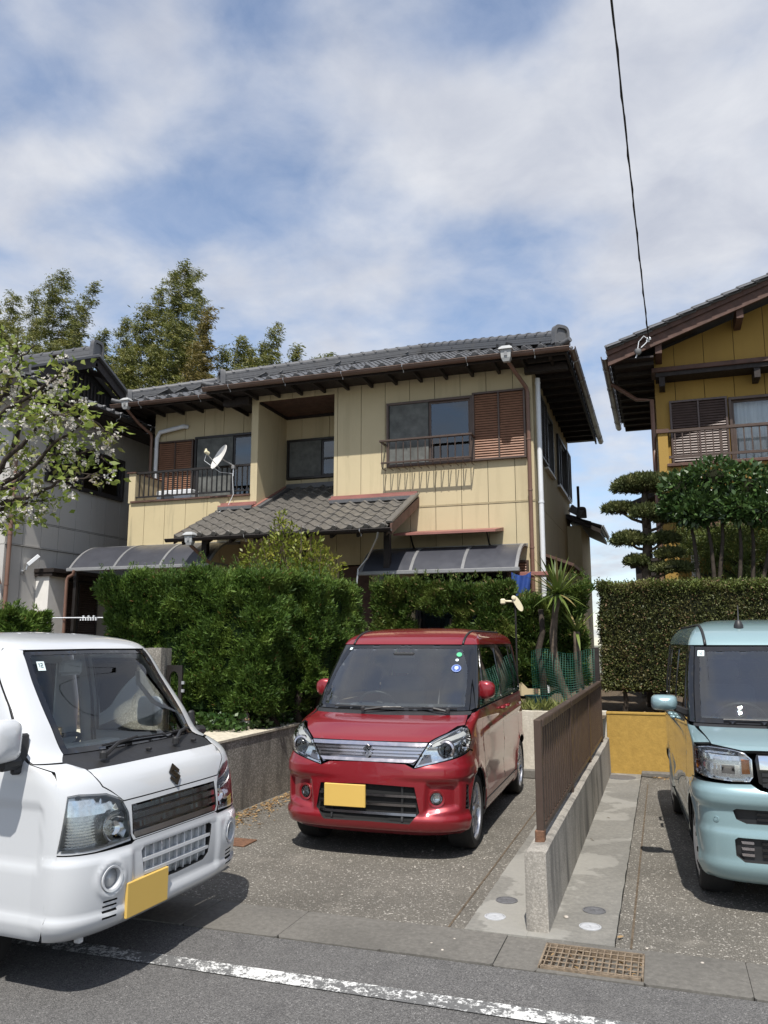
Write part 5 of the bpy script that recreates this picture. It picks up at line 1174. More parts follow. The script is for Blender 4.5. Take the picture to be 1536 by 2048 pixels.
# low pine behind it
t = empty('garden_pine', (1.1, 12.5, .7), 'low spreading pine behind the camellia trunks', 'tree'); rng = np.random.default_rng(35); parts = []
for k in range(90):
    c = np.array([rng.uniform(.25, 2.4), rng.uniform(12.0, 12.9), rng.uniform(2.3, 3.2)]); n = 130
    for q in range(2):
        v = unit(rng.normal(size=(n, 3))+np.array([0, 0, .7])); parts.append(blades(np.repeat(c[None], n, 0)+rng.normal(0, .09, (n, 3)), v, rng.uniform(.06, .13, n), np.full(n, .006), rng))
V, F = merge(parts); np_mesh('crown', V, F, 'pine_leaf', t)
m = MB(); m.tube([(1.15, 12.5, .7), (1.2, 12.5, 1.8), (1.05, 12.5, 2.4), (1.3, 12.5, 2.9)], [.08, .07, .05, .03], 8); m.build('trunk', 'bark_dark', t, smooth=True)
for k in range(12):
    a = rng.uniform(.2, 2.2); m = MB(); z = rng.uniform(2.3, 3.0); m.tube([(1.15, 12.5, z-.3), (a*.5+.55, 12.4, z-.1), (a, 12.35, z)], [.03, .02, .01], 6); m.build('limb', 'bark_dark', t)
# yellow-green shrub in front of the porch
t = empty('garden_shrub', (-5.1, 11.0, .7), 'yellow-green leafy shrub in front of the porch roof', 'shrub'); rng = np.random.default_rng(37)
cs = [((-5.75, 10.9, 2.75), (.32, .3, .42)), ((-5.35, 10.9, 2.95), (.36, .3, .44)), ((-4.95, 10.9, 2.82), (.34, .3, .40)), ((-4.68, 10.9, 2.62), (.28, .3, .35)), ((-6.1, 10.9, 2.52), (.2, .2, .18)), ((-5.4, 10.9, 3.38), (.10, .1, .20)), ((-5.2, 10.9, 2.4), (.6, .35, .4))]
parts = [blob_leaves(rng, c, r, int(420*(r[0]/.33)**1.5), .085, .24, .8, .25, .5, .6) for c, r in cs]; V, F = merge(parts); np_mesh('crown', V, F, 'shrub_leaf', t)
for k, (c, r) in enumerate(cs):
    for q in range(5):
        a = Vector((-5.2+.2*math.sin(k), 11.0, 1.2)); e = Vector(c)+Vector((rng.normal(0, r[0]*.6), rng.normal(0, .15), rng.uniform(-.1, r[2]*1.05))); m = MB(); m.tube([a, a.lerp(e, .5)+Vector((rng.normal(0, .05), 0, 0)), e], [.018, .010, .004], 5); m.build('stem', 'bark', t)
# ---- yuccas, net, post
def yucca(label, base, tip, n, L, seed, bend=(0, 0, 0)):
    t = empty('yucca', base, label, 'yucca'); rng = np.random.default_rng(seed); b = Vector(base); e = Vector(tip); k = 7
    P = [b.lerp(e, i/k)+Vector(bend)*math.sin(math.pi*i/k) for i in range(k+1)]; m = MB(); m.tube(P, [.055-.018*i/k+.006*(i % 2) for i in range(k+1)], 9); m.build('trunk', 'bark', t, smooth=True)
    Vs = []; Fs = []; o = 0
    for i in range(n):
        el = rng.uniform(-.5, 1.45); az = rng.uniform(0, 2*np.pi); d = np.array([math.cos(el)*math.cos(az), math.cos(el)*math.sin(az), math.sin(el)]); l = L*rng.uniform(.6, 1.1)*(1 if el > .1 else .8); w_ = .019
        s = unit(np.cross(d, [0, 0, 1.])[None])[0] if abs(d[2]) < .98 else np.array([1., 0, 0]); nn = np.cross(s, d); st = 6; pts = []
        for j in range(st+1):
            q = j/st; p = np.array(e)+d*l*q+np.array([0, 0, -1])*(.16 if el > .5 else .28)*l*q*q; ww = w_*(1.0-.25*q if q < .6 else 2.1*(1-q)+.01); pts += [p+s*ww+nn*ww*.35, p-s*ww+nn*ww*.35] if False else [p+s*ww, p-s*ww]
        Vs.append(np.array(pts)); f = np.array([[2*j, 2*j+1, 2*j+3, 2*j+2] for j in range(st)]); Fs.append(f+o); o += len(pts)
    np_mesh('leaves', np.concatenate(Vs), np.concatenate(Fs), 'yucca_leaf', t); return t
yucca('tall yucca with a spiky head standing behind the fence', (-1.02, 10.2, .70), (-1.20, 10.15, 2.18), 66, .64, 41, (-.16, 0, -.05))
yucca('shorter yucca with a forked trunk beside the dark fence post', (-.93, 10.25, .70), (-1.0, 10.25, 1.72), 24, .42, 42, (-.03, 0, 0))
box('wooden_post', 'dark_wood', None, -.82, -.74, 10.16, 10.24, .70, 1.53, .006, label='dark square post between the yucca and the clipped hedge', cat='post')
m = MB(); rng = np.random.default_rng(43); nx, nz_ = 26, 24
def netp(i, j): u = i/nx; v = j/nz_; return Vector((-1.55+.76*u, 10.135+.05*math.sin(u*9+v*3)+.03*math.sin(v*7), .80+.68*v+.03*math.sin(u*8)))
for i in range(nx+1): m.tube([netp(i, j) for j in range(nz_+1)], .0025, 3, False)
for j in range(nz_+1): m.tube([netp(i, j) for i in range(nx+1)], .0025, 3, False)
m.build('garden_net', 'green_net', label='green garden net strung between the yuccas and the dark post', cat='net')
m = MB(); m.lathe([(.10, 0), (.14, .22), (.15, .24), (.13, .24), (.09, .05)], (-1.52, 10.25, .70), n=20); m.build('plant_pot', 'blue_pot', smooth=40, label='dark blue-green plant pot at the foot of the conifer shrub', cat='pot')
rng = np.random.default_rng(45); n = 420; P = np.stack([rng.uniform(-1.70, -.90, n), rng.uniform(9.98, 10.12, n), np.full(n, .775)], 1); D = unit(np.stack([rng.normal(0, .5, n), -np.abs(rng.normal(.1, .3, n)), rng.uniform(.5, 1.2, n)], 1)); L = rng.uniform(.09, .19, n)
v, f = blades(P, D, L, L*.07, rng); np_mesh('edging_grass', v, f, 'stripe_grass', label='striped yellow-green edging grass on the cream wall', cat='grass', kind='stuff')
# ivy and ground cover on the stained wall
rng = np.random.default_rng(47); n = 2600; u = rng.random(n); P = np.stack([np.where(u < .45, rng.uniform(-5.0, -4.1, n), rng.uniform(-4.25, -3.95, n)), np.where(u < .45, rng.uniform(7.35, 7.9, n), rng.uniform(7.7, 9.9, n)), .70+.16*rng.random(n)**1.5], 1)
D = unit(np.stack([rng.normal(.2, .6, n), rng.normal(-.4, .6, n), rng.uniform(-.1, .8, n)], 1)); L = rng.uniform(.03, .075, n); v, f = blades(P, D, L, L*.34, rng, .2)
np_mesh('ground_ivy', v, f, 'ivy_leaf', label='ivy and low leafy plants along the top of the stained wall', cat='ivy', kind='stuff')
rng = np.random.default_rng(49); n = 260; c = np.array([-3.84, 6.62, 0]); P = c+rng.normal(0, .05, (n, 3))*np.array([1, 1.4, .6]); P[:, 2] = np.abs(P[:, 2]); D = unit(np.stack([rng.normal(.2, .6, n), rng.normal(0, .6, n), rng.uniform(.4, 1.2, n)], 1)); L = rng.uniform(.03, .08, n); v, f = blades(P, D, L, L*.2, rng)
np_mesh('weed_tuft', v, f, 'weed_leaf', label='green weed tuft at the foot of the stained wall by the iron plate', cat='weed')
# ---- bamboo grove
def bamboo(px, py, Y, seed, mat='bamboo_leaf', rad=1.0, lean=0.0, dens=1.0, low=.35):
    rng = np.random.default_rng(seed); tip = atY(px, py, Y); bx = tip.x-lean*1.0-.1; h = tip.z
    t = empty('bamboo', (bx, Y, .7), BLAB(px, py, mat), 'bamboo', 'bamboo plants on the slope behind the houses')
    k = 12; P = []
    for i in range(k+1):
        q = i/k; P.append(Vector((bx+(tip.x-bx)*q**3, Y+.3*math.sin(seed)*q*q, .5+(h-.5)*(q if q < .8 else q))))
    m = MB(); m.tube(P, [.07*(1-q/k*.92) for q in range(k+1)], 6); m.build('culm', 'bamboo_culm', t, smooth=True)
    parts = []; nb = int(95*dens)
    for b in range(nb):
        q = low+(1-low)*(b+rng.random())/nb; i = min(int(q*k), k-1); p = P[i].lerp(P[i+1], q*k-i); prof = rad*(.14+.86*min(1.0, (1-q)/(1-low)*1.7)**.8)*(1 if q > low+.12 else .75); az = rng.uniform(0, 2*np.pi); l = prof*rng.uniform(.55, 1.1)
        d = np.array([math.cos(az)+.55, math.sin(az)*.8, .35]); d /= np.linalg.norm(d); n = int(110*(.5+prof)); s = rng.random(n)**.6
        B = np.array(p)+d*(l*s)[:, None]+np.array([0, 0, -1])*(.34*l*s**2)[:, None]+rng.normal(0, .10, (n, 3))*np.array([1, 1, .6])
        D = unit(d*.7+np.array([.45, 0, -.75])+rng.normal(0, .38, (n, 3))); L = rng.uniform(.09, .19, n); parts.append(blades(B, D, L, L*.11, rng))
    V, F = merge(parts); np_mesh('foliage', V, F, mat, t)
def BLAB(px, py, mat):
    if mat == 'bamboo_yellow': return 'yellowing bamboo between the green bamboo clump and the cream house'
    return 'tall green feathery bamboo rising behind the house roofs'
bl = [(-10, 610, 25, 1.3, .3), (22, 585, 26, 1.2, .3), (60, 575, 25, 1.3, .4), (95, 553, 24, 1.3, .5), (130, 545, 25, 1.3, .9), (196, 572, 24, 1.0, 2.2), (165, 610, 26, 1.3, .8), (205, 660, 27, 1.2, .4), (238, 630, 25, 1.1, .2), (262, 640, 26, 1.1, .2), (292, 612, 24, 1.2, .3), (322, 585, 25, 1.3, .3), (350, 550, 24, 1.3, .3), (368, 527, 24.5, 1.2, .2), (384, 535, 26, 1.3, .1),
      (340, 640, 23, 1.2, .2), (30, 680, 23, 1.3, .3), (110, 690, 22.5, 1.3, .3), (180, 700, 23, 1.2, .3), (255, 700, 22.5, 1.2, .2), (300, 690, 23, 1.1, .1), (470, 666, 25, 1.0, .2), (492, 690, 26, .9, .2), (450, 700, 24, 1.0, .2), (562, 655, 25, .9, 1.0), (530, 690, 26, .8, .3), (588, 690, 24, .6, .6), (650, 702, 25, .6, .7), (628, 712, 26, .5, .3), (510, 715, 24, .9, .2), (385, 660, 25, 1.2, .1), (215, 720, 22, 1.1, .1), (145, 640, 27, 1.4, .4), (70, 640, 27, 1.4, .4), (0, 640, 23.5, 1.3, .3)]
for k, (px, py, Y, rd, ln) in enumerate(bl): bamboo(px, py, Y, 100+k, 'bamboo_leaf', rd, ln, 1.0, (.25, .52, .38)[k % 3])
for k, (px, py, Y, rd, ln) in enumerate([(405, 628, 23, .8, .2), (425, 618, 23.5, .75, .4), (395, 690, 22.5, .8, .1)]): bamboo(px, py, Y, 160+k, 'bamboo_yellow', rd, ln, .8, .25)
rng = np.random.default_rng(71); n = 26000; P = np.stack([rng.uniform(-36, -13, n), rng.uniform(26.5, 29, n), .5+10.5*rng.random(n)], 1); D = unit(rng.normal(size=(n, 3))+np.array([.3, -.3, -.5])); L = rng.uniform(.2, .42, n); v, f = blades(P, D, L, L*.14, rng)
np_mesh('bamboo_thicket', v, f, 'bamboo_leaf', label='dense bamboo thicket filling the slope behind the first bamboo plants', cat='bamboo', kind='stuff')
# ---- blossoming cherry at the left
t = empty('cherry_tree', (-8.2, 6.3, 0), 'cherry tree branches with pale blossom and fresh leaves before the grey house', 'tree'); rng = np.random.default_rng(81)
m = MB(); m.tube([(-8.2, 6.3, 0), (-8.15, 6.35, .8), (-8.0, 6.4, 1.6), (-7.75, 6.5, 2.3)], [.13, .11, .10, .085], 10); m.build('trunk', 'bark', t, smooth=True)
base = Vector((-7.75, 6.5, 2.3))
lims = [([(-40, 1010), (0, 985), (55, 945), (110, 885), (165, 850), (228, 872)], 6.5), ([(-60, 1000), (0, 940), (40, 860), (90, 790), (150, 810), (175, 800)], 6.8), ([(-60, 960), (-20, 850), (10, 780), (40, 720), (70, 690)], 6.6), ([(-50, 900), (0, 830), (60, 790), (110, 755), (135, 745)], 6.3), ([(-40, 1020), (20, 1000), (80, 985), (130, 960), (200, 950)], 6.4), ([(-60, 900), (-10, 760), (20, 720), (30, 700)], 6.9), ([(-40, 1000), (60, 930), (120, 905), (190, 905), (215, 925)], 6.7), ([(-40, 980), (30, 900), (80, 850), (110, 830), (140, 828)], 6.2), ([(-30, 1030), (20, 1010), (60, 1005), (90, 1000)], 6.5)]
leafs = []; flow = []
for k, (pp, Y) in enumerate(lims):
    Q = [base]+[atY(x, y, Y) for x, y in pp]; S = []
    for i in range(len(Q)-1):
        for j in range(4): S.append(Q[i].lerp(Q[i+1], j/4)+Vector(rng.normal(0, .012, 3)))
    S.append(Q[-1]); m = MB(); branch_tube(m, S, .038, .005, 6); lb = m.build('limb', 'bark_dark', t, smooth=True)
    nt = 18; tw = MB()
    for q in range(nt):
        a = rng.uniform(.28, 1.0); i = min(int(a*(len(S)-1)), len(S)-2); p = S[i]; dd = Vector(unit((rng.normal(size=(1, 3))+np.array([[.25, -.1, .15]])))[0]); l = rng.uniform(.10, .30); e = p+dd*l+Vector((0, 0, -.04)); tw.tube([p, p.lerp(e, .5)+Vector((0, 0, .02)), e], [.006, .004, .002], 4)
        n = 8; c = np.array(e)
        Pl = c+rng.normal(0, .06, (n, 3)); Dl = unit(np.array(dd)[None]*.5+np.stack([rng.normal(0, .6, n), rng.normal(0, .6, n), rng.normal(-.25, .4, n)], 1)); leafs.append(blades(Pl, Dl, rng.uniform(.06, .115, n), rng.uniform(.018, .027, n), rng, .3))
        for cl in range(rng.integers(1, 3)):
            c2 = np.array(p.lerp(e, rng.uniform(.3, 1.0)))+rng.normal(0, .03, 3)+np.array([0, 0, -.05]); nf = rng.integers(3, 7)
            for ff in range(nf):
                c3 = c2+rng.normal(0, .024, 3); np_ = 5; az = rng.uniform(0, 2*np.pi, np_); ax = unit(rng.normal(size=(1, 3))+np.array([[0, -.4, -.8]]))[0]; u_ = unit(np.cross(ax, rng.normal(size=3))[None])[0]; v_ = np.cross(ax, u_)
                Dp = unit(np.cos(az)[:, None]*u_+np.sin(az)[:, None]*v_+ax*.55); flow.append(blades(np.repeat(c3[None], np_, 0), Dp, np.full(np_, .027), np.full(np_, .0125), rng, .2, .6))
    tw.build('twigs', 'bark_dark', lb, kind='stuff')
V, F = merge(leafs); np_mesh('leaves', V, F, 'cherry_leaf', t); V, F = merge(flow); np_mesh('blossom', V, F, 'blossom', t)
# ---------------------------------------------------------------- vehicle kit: trimmed panels on a lofted shell
def pchip(x, y):
    x = np.asarray(x, float); y = np.asarray(y, float); h = np.diff(x); dl = np.diff(y)/h; n = len(x); m = np.zeros(n)
    m[0], m[-1] = dl[0], dl[-1]
    for i in range(1, n-1):
        if dl[i-1]*dl[i] <= 0: m[i] = 0
        else: w1 = 2*h[i]+h[i-1]; w2 = h[i]+2*h[i-1]; m[i] = (w1+w2)/(w1/dl[i-1]+w2/dl[i])
    def f(q):
        q = np.clip(np.asarray(q, float), x[0], x[-1]); i = np.clip(np.searchsorted(x, q)-1, 0, n-2); t = (q-x[i])/h[i]
        return (2*t**3-3*t**2+1)*y[i]+(t**3-2*t**2+t)*h[i]*m[i]+(-2*t**3+3*t**2)*y[i+1]+(t**3-t**2)*h[i]*m[i+1]
    return f
class Shell:
    A, B = .90, 2.60
    def __init__(s, lev, n=3.6, disp=None):
        lev = np.array(lev, float); z, d = lev[:, 0], lev[:, 1]        # rows: z, d front, w half width, D corner depth, dr rear, Dr
        t = np.concatenate([[0], np.cumsum(np.hypot(np.diff(z), np.diff(d)))]); s.tmax = t[-1]
        s.fz, s.fd, s.fw, s.fD, s.fr, s.fDr = [pchip(t, lev[:, k]) for k in range(6)]
        s.tt = np.linspace(0, s.tmax, 2000); s.zz = np.maximum.accumulate(s.fz(s.tt)+np.arange(2000)*1e-9)
        th = np.linspace(0, np.pi/2, 4000); p = 2/n; cy = np.sin(th)**p; cx = np.cos(th)**p
        l = np.concatenate([[0], np.cumsum(np.hypot(np.diff(cy)*.735, np.diff(cx)*.38))]); s.q = l/l[-1]; s.cy = cy; s.cx = cx; s.disp = disp
    def t_z(s, z): return np.interp(z, s.zz, s.tt)
    def raw(s, S, T):
        S = np.asarray(S, float); T = np.asarray(T, float); sg = np.where(S < 0, -1., 1.); a = np.abs(S)
        w, d, D, r, Dr = s.fw(T), s.fd(T), s.fD(T), s.fr(T), s.fDr(T)
        q = np.clip(a/s.A, 0, 1); y1 = w*np.interp(q, s.q, s.cy); d1 = d+D*(1-np.interp(q, s.q, s.cx))
        k = np.clip((a-s.A)/s.B, 0, 1); d2 = d+D+k*(r-Dr-d-D)
        q3 = np.clip((a-s.A-s.B)/s.A, 0, 1); y3 = w*np.interp(1-q3, s.q, s.cy); d3 = r-Dr*(1-np.interp(1-q3, s.q, s.cx))
        f1 = a <= s.A; f3 = a > s.A+s.B
        dd = np.where(f1, d1, np.where(f3, d3, d2)); yy = np.where(f1, y1, np.where(f3, y3, w))
        return np.stack([-dd, yy*sg, s.fz(T)], -1)
    def pos(s, S, T, off=0.0):
        P = s.raw(S, T); N = s.nor(S, T); o = off
        if s.disp is not None: o = o+s.disp(P)
        return P+N*(o[..., None] if isinstance(o, np.ndarray) else o)
    def nor(s, S, T):
        e = 2e-3; S = np.asarray(S, float); T = np.asarray(T, float)
        du = s.raw(S+e, T)-s.raw(S-e, T); dv = s.raw(S, np.minimum(T+e, s.tmax))-s.raw(S, np.maximum(T-e, 0)); N = np.cross(du, dv)
        return N/np.maximum(np.linalg.norm(N, axis=-1, keepdims=True), 1e-9)
    def st(s, p):
        """('F',y,z) front view / ('S',d,z) side view (left) / ('Q',s,t) -> (s,t)"""
        k, a, b = p
        if k == 'Q': return (a, b)
        if k == 'T': t = b; k = 'F'
        else: t = float(s.t_z(b))
        w, d, D, r, Dr = [float(f(t)) for f in (s.fw, s.fd, s.fD, s.fr, s.fDr)]
        if k == 'F': q = float(np.interp(min(abs(a)/w, 1), s.cy, s.q)); return (math.copysign(q*s.A, a), t)
        if k == 'R': q = float(np.interp(min(abs(a)/w, 1), s.cy, s.q)); return (math.copysign(s.A+s.B+(1-q)*s.A, a), t)
        sg = 1
        if a < 0 and k == 'S': pass
        if a <= d+D: q = float(np.interp(-(1-(a-d)/D), -s.cx, s.q)); return (q*s.A, t)
        if a >= r-Dr: q = float(np.interp(-(1-(r-a)/Dr), -s.cx, s.q)); return (s.A+s.B+(1-q)*s.A, t)
        return (s.A+s.B*(a-d-D)/(r-Dr-d-D), t)
def pip(P, poly):
    x, y = P[:, 0], P[:, 1]; ins = np.zeros(len(P), bool); n = len(poly)
    for i in range(n):
        x1, y1 = poly[i]; x2, y2 = poly[(i+1) % n]
        if y1 == y2: continue
        c = ((y1 > y) != (y2 > y)) & (x < (x2-x1)*(y-y1)/(y2-y1)+x1); ins ^= c
    return ins
def seg_dist(P, A, B):
    d = B-A; L = (d**2).sum()+1e-12; t = np.clip(((P-A)@d)/L, 0, 1); return np.linalg.norm(P-(A+t[:, None]*d), axis=1)
def smooth_loop(pts, it=2):
    for _ in range(it):
        q = []
        n = len(pts)
        for i in range(n):
            a, b = pts[i], pts[(i+1) % n]; q += [(a[0]*.75+b[0]*.25, a[1]*.75+b[1]*.25), (a[0]*.25+b[0]*.75, a[1]*.25+b[1]*.75)]
        pts = q
    return pts
class Car:
    def __init__(s, name, label, cat, shell, loc, rz):
        s.sh = shell; s.root = empty(name, loc, label, cat, None, rz); s.rel = {s.root.name: Matrix()}
    def link(s, o, parent):
        parent = parent or s.root; o.parent = parent; rel = s.rel.get(parent.name, Matrix())
        o.matrix_parent_inverse = rel.inverted(); s.rel[o.name] = rel @ o.matrix_parent_inverse @ Matrix.LocRotScale(o.location, o.rotation_euler, o.scale); return o
    def add(s, name, mb, mat, parent=None, smooth=False, label=None):
        me, org = mb.mesh(name, mat, smooth); o = bpy.data.objects.new(name, me); COL.objects.link(o); o.location = org; s.link(o, parent); tag(o, label); return o
    def loop(s, pts, mirror=False, step=.022, rnd=0):
        L = [s.sh.st(p) for p in pts]
        if mirror: L = [(-a, b) for a, b in L][::-1]
        if rnd: L = smooth_loop(L, rnd)
        out = []; n = len(L)
        for i in range(n):
            a, b = np.array(L[i]), np.array(L[(i+1) % n]); k = max(1, int(np.linalg.norm(b-a)/step))
            out += [tuple(a+(b-a)*j/k) for j in range(k)]
        return out
    def panel(s, name, mat, loop, holes=(), off=0.0, thick=.014, parent=None, h=.030, offh=None, smooth=True, label=None, back=False):
        """trimmed skin panel with turned-in edges"""
        LP = [np.array(l) for l in [loop]+list(holes)]; allb = np.concatenate(LP); lo, hi = allb.min(0), allb.max(0)
        gx, gy = np.meshgrid(np.arange(lo[0]+h/2, hi[0], h), np.arange(lo[1]+h/2, hi[1], h)); G = np.stack([gx.ravel(), gy.ravel()], 1)
        if len(G):
            ok = pip(G, LP[0])
            for l in LP[1:]: ok &= ~pip(G, l)
            G = G[ok]
            if len(G):
                dm = np.full(len(G), 9.)
                for l in LP:
                    for i in range(len(l)): dm = np.minimum(dm, seg_dist(G, l[i], l[(i+1) % len(l)])) if len(l) < 60 or i % 1 == 0 else dm
                G = G[dm > h*.42]
        V = [Vector(p) for p in allb]+[Vector(p) for p in G]; E = []; b = 0
        for l in LP: n = len(l); E += [(b+i, b+(i+1) % n) for i in range(n)]; b += n
        vo, eo, fo, ov, oe, of = delaunay_2d_cdt(V, E, [], 0, 1e-6)
        U = np.array([tuple(v) for v in vo]); F = np.array([f for f in fo if len(f) == 3])
        C_ = U[F].mean(1); ok = pip(C_, LP[0])
        for l in LP[1:]: ok &= ~pip(C_, l)
        F = F[ok]; P = s.sh.pos(U[:, 0], U[:, 1], off)
        # orient outward
        a, b_, c = P[F[:, 0]], P[F[:, 1]], P[F[:, 2]]; N = s.sh.nor(U[:, 0], U[:, 1]); fl = (np.cross(b_-a, c-a)*N[F[:, 0]]).sum(1) < 0; F[fl] = F[fl][:, ::-1]
        m = MB(); m.add(P.tolist(), F.tolist())
        if thick:
            for l in LP:
                T = s.sh.pos(l[:, 0], l[:, 1], off); I = s.sh.pos(l[:, 0], l[:, 1], off-thick); n = len(l)
                m.add(T.tolist()+I.tolist(), [(i, (i+1) % n, n+(i+1) % n, n+i) for i in range(n)], 1 if 'paint' in mat else 0)  # painted panels get dark edge faces: shadow in the gaps put in as colour
        return s.add(name, m, [mat, 'dark_void'] if 'paint' in mat and thick else mat, parent, True if smooth else False, label)
    def P(s, p, off=0.0):
        a, b = s.sh.st(p); return Vector(s.sh.pos(np.array([a]), np.array([b]), off)[0])
    def Nv(s, p): a, b = s.sh.st(p); return Vector(s.sh.nor(np.array([a]), np.array([b]))[0])
    def both(s, fn):
        for mi in (False, True): fn(mi)
def arc(c, r, a0, a1, n=14): return [('S', c[0]-r*math.cos(R(a0+(a1-a0)*i/n)), c[1]+r*math.sin(R(a0+(a1-a0)*i/n))) for i in range(n+1)]
def mir(v, m): return Vector((v[0], -v[1], v[2])) if m else Vector(v)
def wheel(car, d, y, r, style, name='wheel', zc=None):
    """tyre, rim and hub; y>0 is the left side"""
    sg = 1 if y > 0 else -1; c = Vector((-d, y, zc or r)); ax = (0, sg, 0); wd = .078; m = MB(); rr = r*.735
    m.lathe([(rr, -wd*1.6), (r*.9, -wd*1.7), (r*.985, -wd*1.5), (r, -wd*1.1), (r, wd*.2), (r*.985, wd*.62), (r*.93, wd*.86), (rr*1.06, wd*.92), (rr*1.01, wd*.80), (rr, wd*.6)], c, ax, 44, cap=False)
    t = car.add(name, m, 'tyre', None, 38)
    m = MB(); m.lathe([(rr*.99, -wd*1.4), (rr*.96, -wd*.4), (rr*.93, wd*.55), (rr*.97, wd*.78), (rr*1.012, wd*.80), (rr*1.015, wd*.62)], c, ax, 44, cap=False); rim = car.add('rim', m, 'alloy' if style != 'steel' else 'dark_metal', t, 38)
    m = MB(); m.lathe([(rr*.95, -wd*.5), (.001, -wd*.6)], c, ax, 24, cap=False); car.add('brake_well', m, 'dark_void', t)
    U = Vector((1, 0, 0)); Wv = Vector((0, 0, 1)); Ax = Vector(ax)
    def pt(ra, an, h): return c+(U*math.cos(an)+Wv*math.sin(an))*ra+Ax*h
    if style == 'alloy':
        for k in range(5):
            for dlt in (-.20, .20):
                a = 2*math.pi*k/5+.35; a1 = a+dlt*.55; a2 = a+dlt*1.35; m = MB(); w1, w2 = .105, .088
                v = []
                for (ra, an, ha, hw) in ((rr*.20, a1, wd*.50, .26), (rr*.58, (a1+a2)/2, wd*.70, .115), (rr*.95, a2, wd*.60, .085)):
                    v += [pt(ra, an-hw, ha), pt(ra, an+hw, ha), pt(ra, an+hw*1.1, ha-.030), pt(ra, an-hw*1.1, ha-.030)]
                fs = []
                for q in range(2): fs += [(4*q+j, 4*q+(j+1) % 4, 4*q+4+(j+1) % 4, 4*q+4+j) for j in range(4)]
                m.add(v, fs+[(3, 2, 1, 0), (8, 9, 10, 11)]); car.add('spoke', m, 'alloy', rim)
        m = MB(); m.lathe([(rr*.34, wd*.2), (rr*.30, wd*.52), (rr*.17, wd*.55), (rr*.15, wd*.66), (.001, wd*.68)], c, ax, 24); car.add('hub', m, 'alloy', rim, 38)
        for k in range(4): m = MB(); m.lathe([(.011, 0), (.011, .006), (.001, .006)], pt(rr*.245, 2*math.pi*k/4+.2, wd*.50), ax, 8); car.add('lug_nut', m, 'dark_metal', rim)
    else:   # moulded wheel cover with slots
        m = MB(); m.lathe([(rr*.98, wd*.60), (rr*.93, wd*.80), (rr*.72, wd*.94), (rr*.45, wd*1.0), (rr*.30, wd*.92), (.001, wd*.94)], c, ax, 44); cv = car.add('wheel_cover', m, 'hubcap', rim, 38)
        for k in range(9):
            a = 2*math.pi*k/9; m = MB(); hh = wd*.955; v = [pt(rr*.60, a-.10, wd*.99), pt(rr*.86, a-.15, wd*.885), pt(rr*.86, a+.15, wd*.885), pt(rr*.60, a+.10, wd*.99)]; m.add(v, [(0, 1, 2, 3)] if sg < 0 else [(3, 2, 1, 0)]); car.add('cover_slot', m, 'dark_void', cv)
    return t
def emblem_S(car, c, ex, ey, nz, size, mat, parent=None):
    """angular S badge"""
    pts = [(-.42, .10), (.10, .62), (.02, .50), (.50, .10)]
    up = [(0.02, .62), (.50, .18), (.36, .04), (.06, .30), (-.12, .14), (.26, -.16), (.10, -.30), (-.46, .18)]
    lo = [(-x, -y) for x, y in up]
    for pl in (up, lo):
        m = MB(); k = size
        m.prism([(a*k, b*k) for a, b in pl], 0, .006, lambda a, b, q: tuple(c+ex*a+ey*b+nz*q)); car.add('emblem', m, mat, parent)
def wiper(car, pts, blade, parent=None):
    m = MB(); m.tube(pts, [.012, .010, .007], 6); a = car.add('wiper', m, 'black_trim', parent)
    m = MB(); m.tube(blade, [.006]*len(blade), 5); car.add('blade', m, 'black_trim', a); m = MB(); m.lathe([(.02, -.01), (.02, .02), (.012, .028)], pts[0], (0, 0, 1), 10); car.add('pivot', m, 'black_trim', a)
def seat(car, d, y, z, mat='seat_cloth', w=.46, hr=True, bh=.56):
    m = MB(); m.box(-d-.42, -d+.02, y-w/2, y+w/2, z, z+.14, .04); s_ = car.add('seat', m, mat)
    M = Matrix.Translation((-d-.44, y, z+.12)) @ Matrix.Rotation(R(-14), 4, 'Y'); m = MB(); m.box(-.06, .06, -w/2, w/2, 0, bh, .04, M=M); car.add('backrest', m, mat, s_)
    if hr: m = MB(); m.box(-.045, .045, -.12, .12, bh+.04, bh+.20, .03, M=M); car.add('headrest', m, mat, s_)
def steering(car, c, tilt, r=.18):
    m = MB(); n = 28; tx = Vector((math.sin(tilt), 0, math.cos(tilt))); ty = Vector((0, 1, 0))
    m.tube([c+tx*(r*math.cos(2*math.pi*i/n))+ty*(r*math.sin(2*math.pi*i/n)) for i in range(n+1)], .013, 7, False); o = car.add('steering_wheel', m, 'black_trim', None, True)
    m = MB(); ax = tx.cross(ty); m.lathe([(.05, -.02), (.06, .02), (.03, .03)], c, ax, 14); m.bar(c-ty*r, c+ty*r, .03, .02); m.bar(c-tx*r, c, .03, .02); car.add('hub', m, 'black_trim', o)
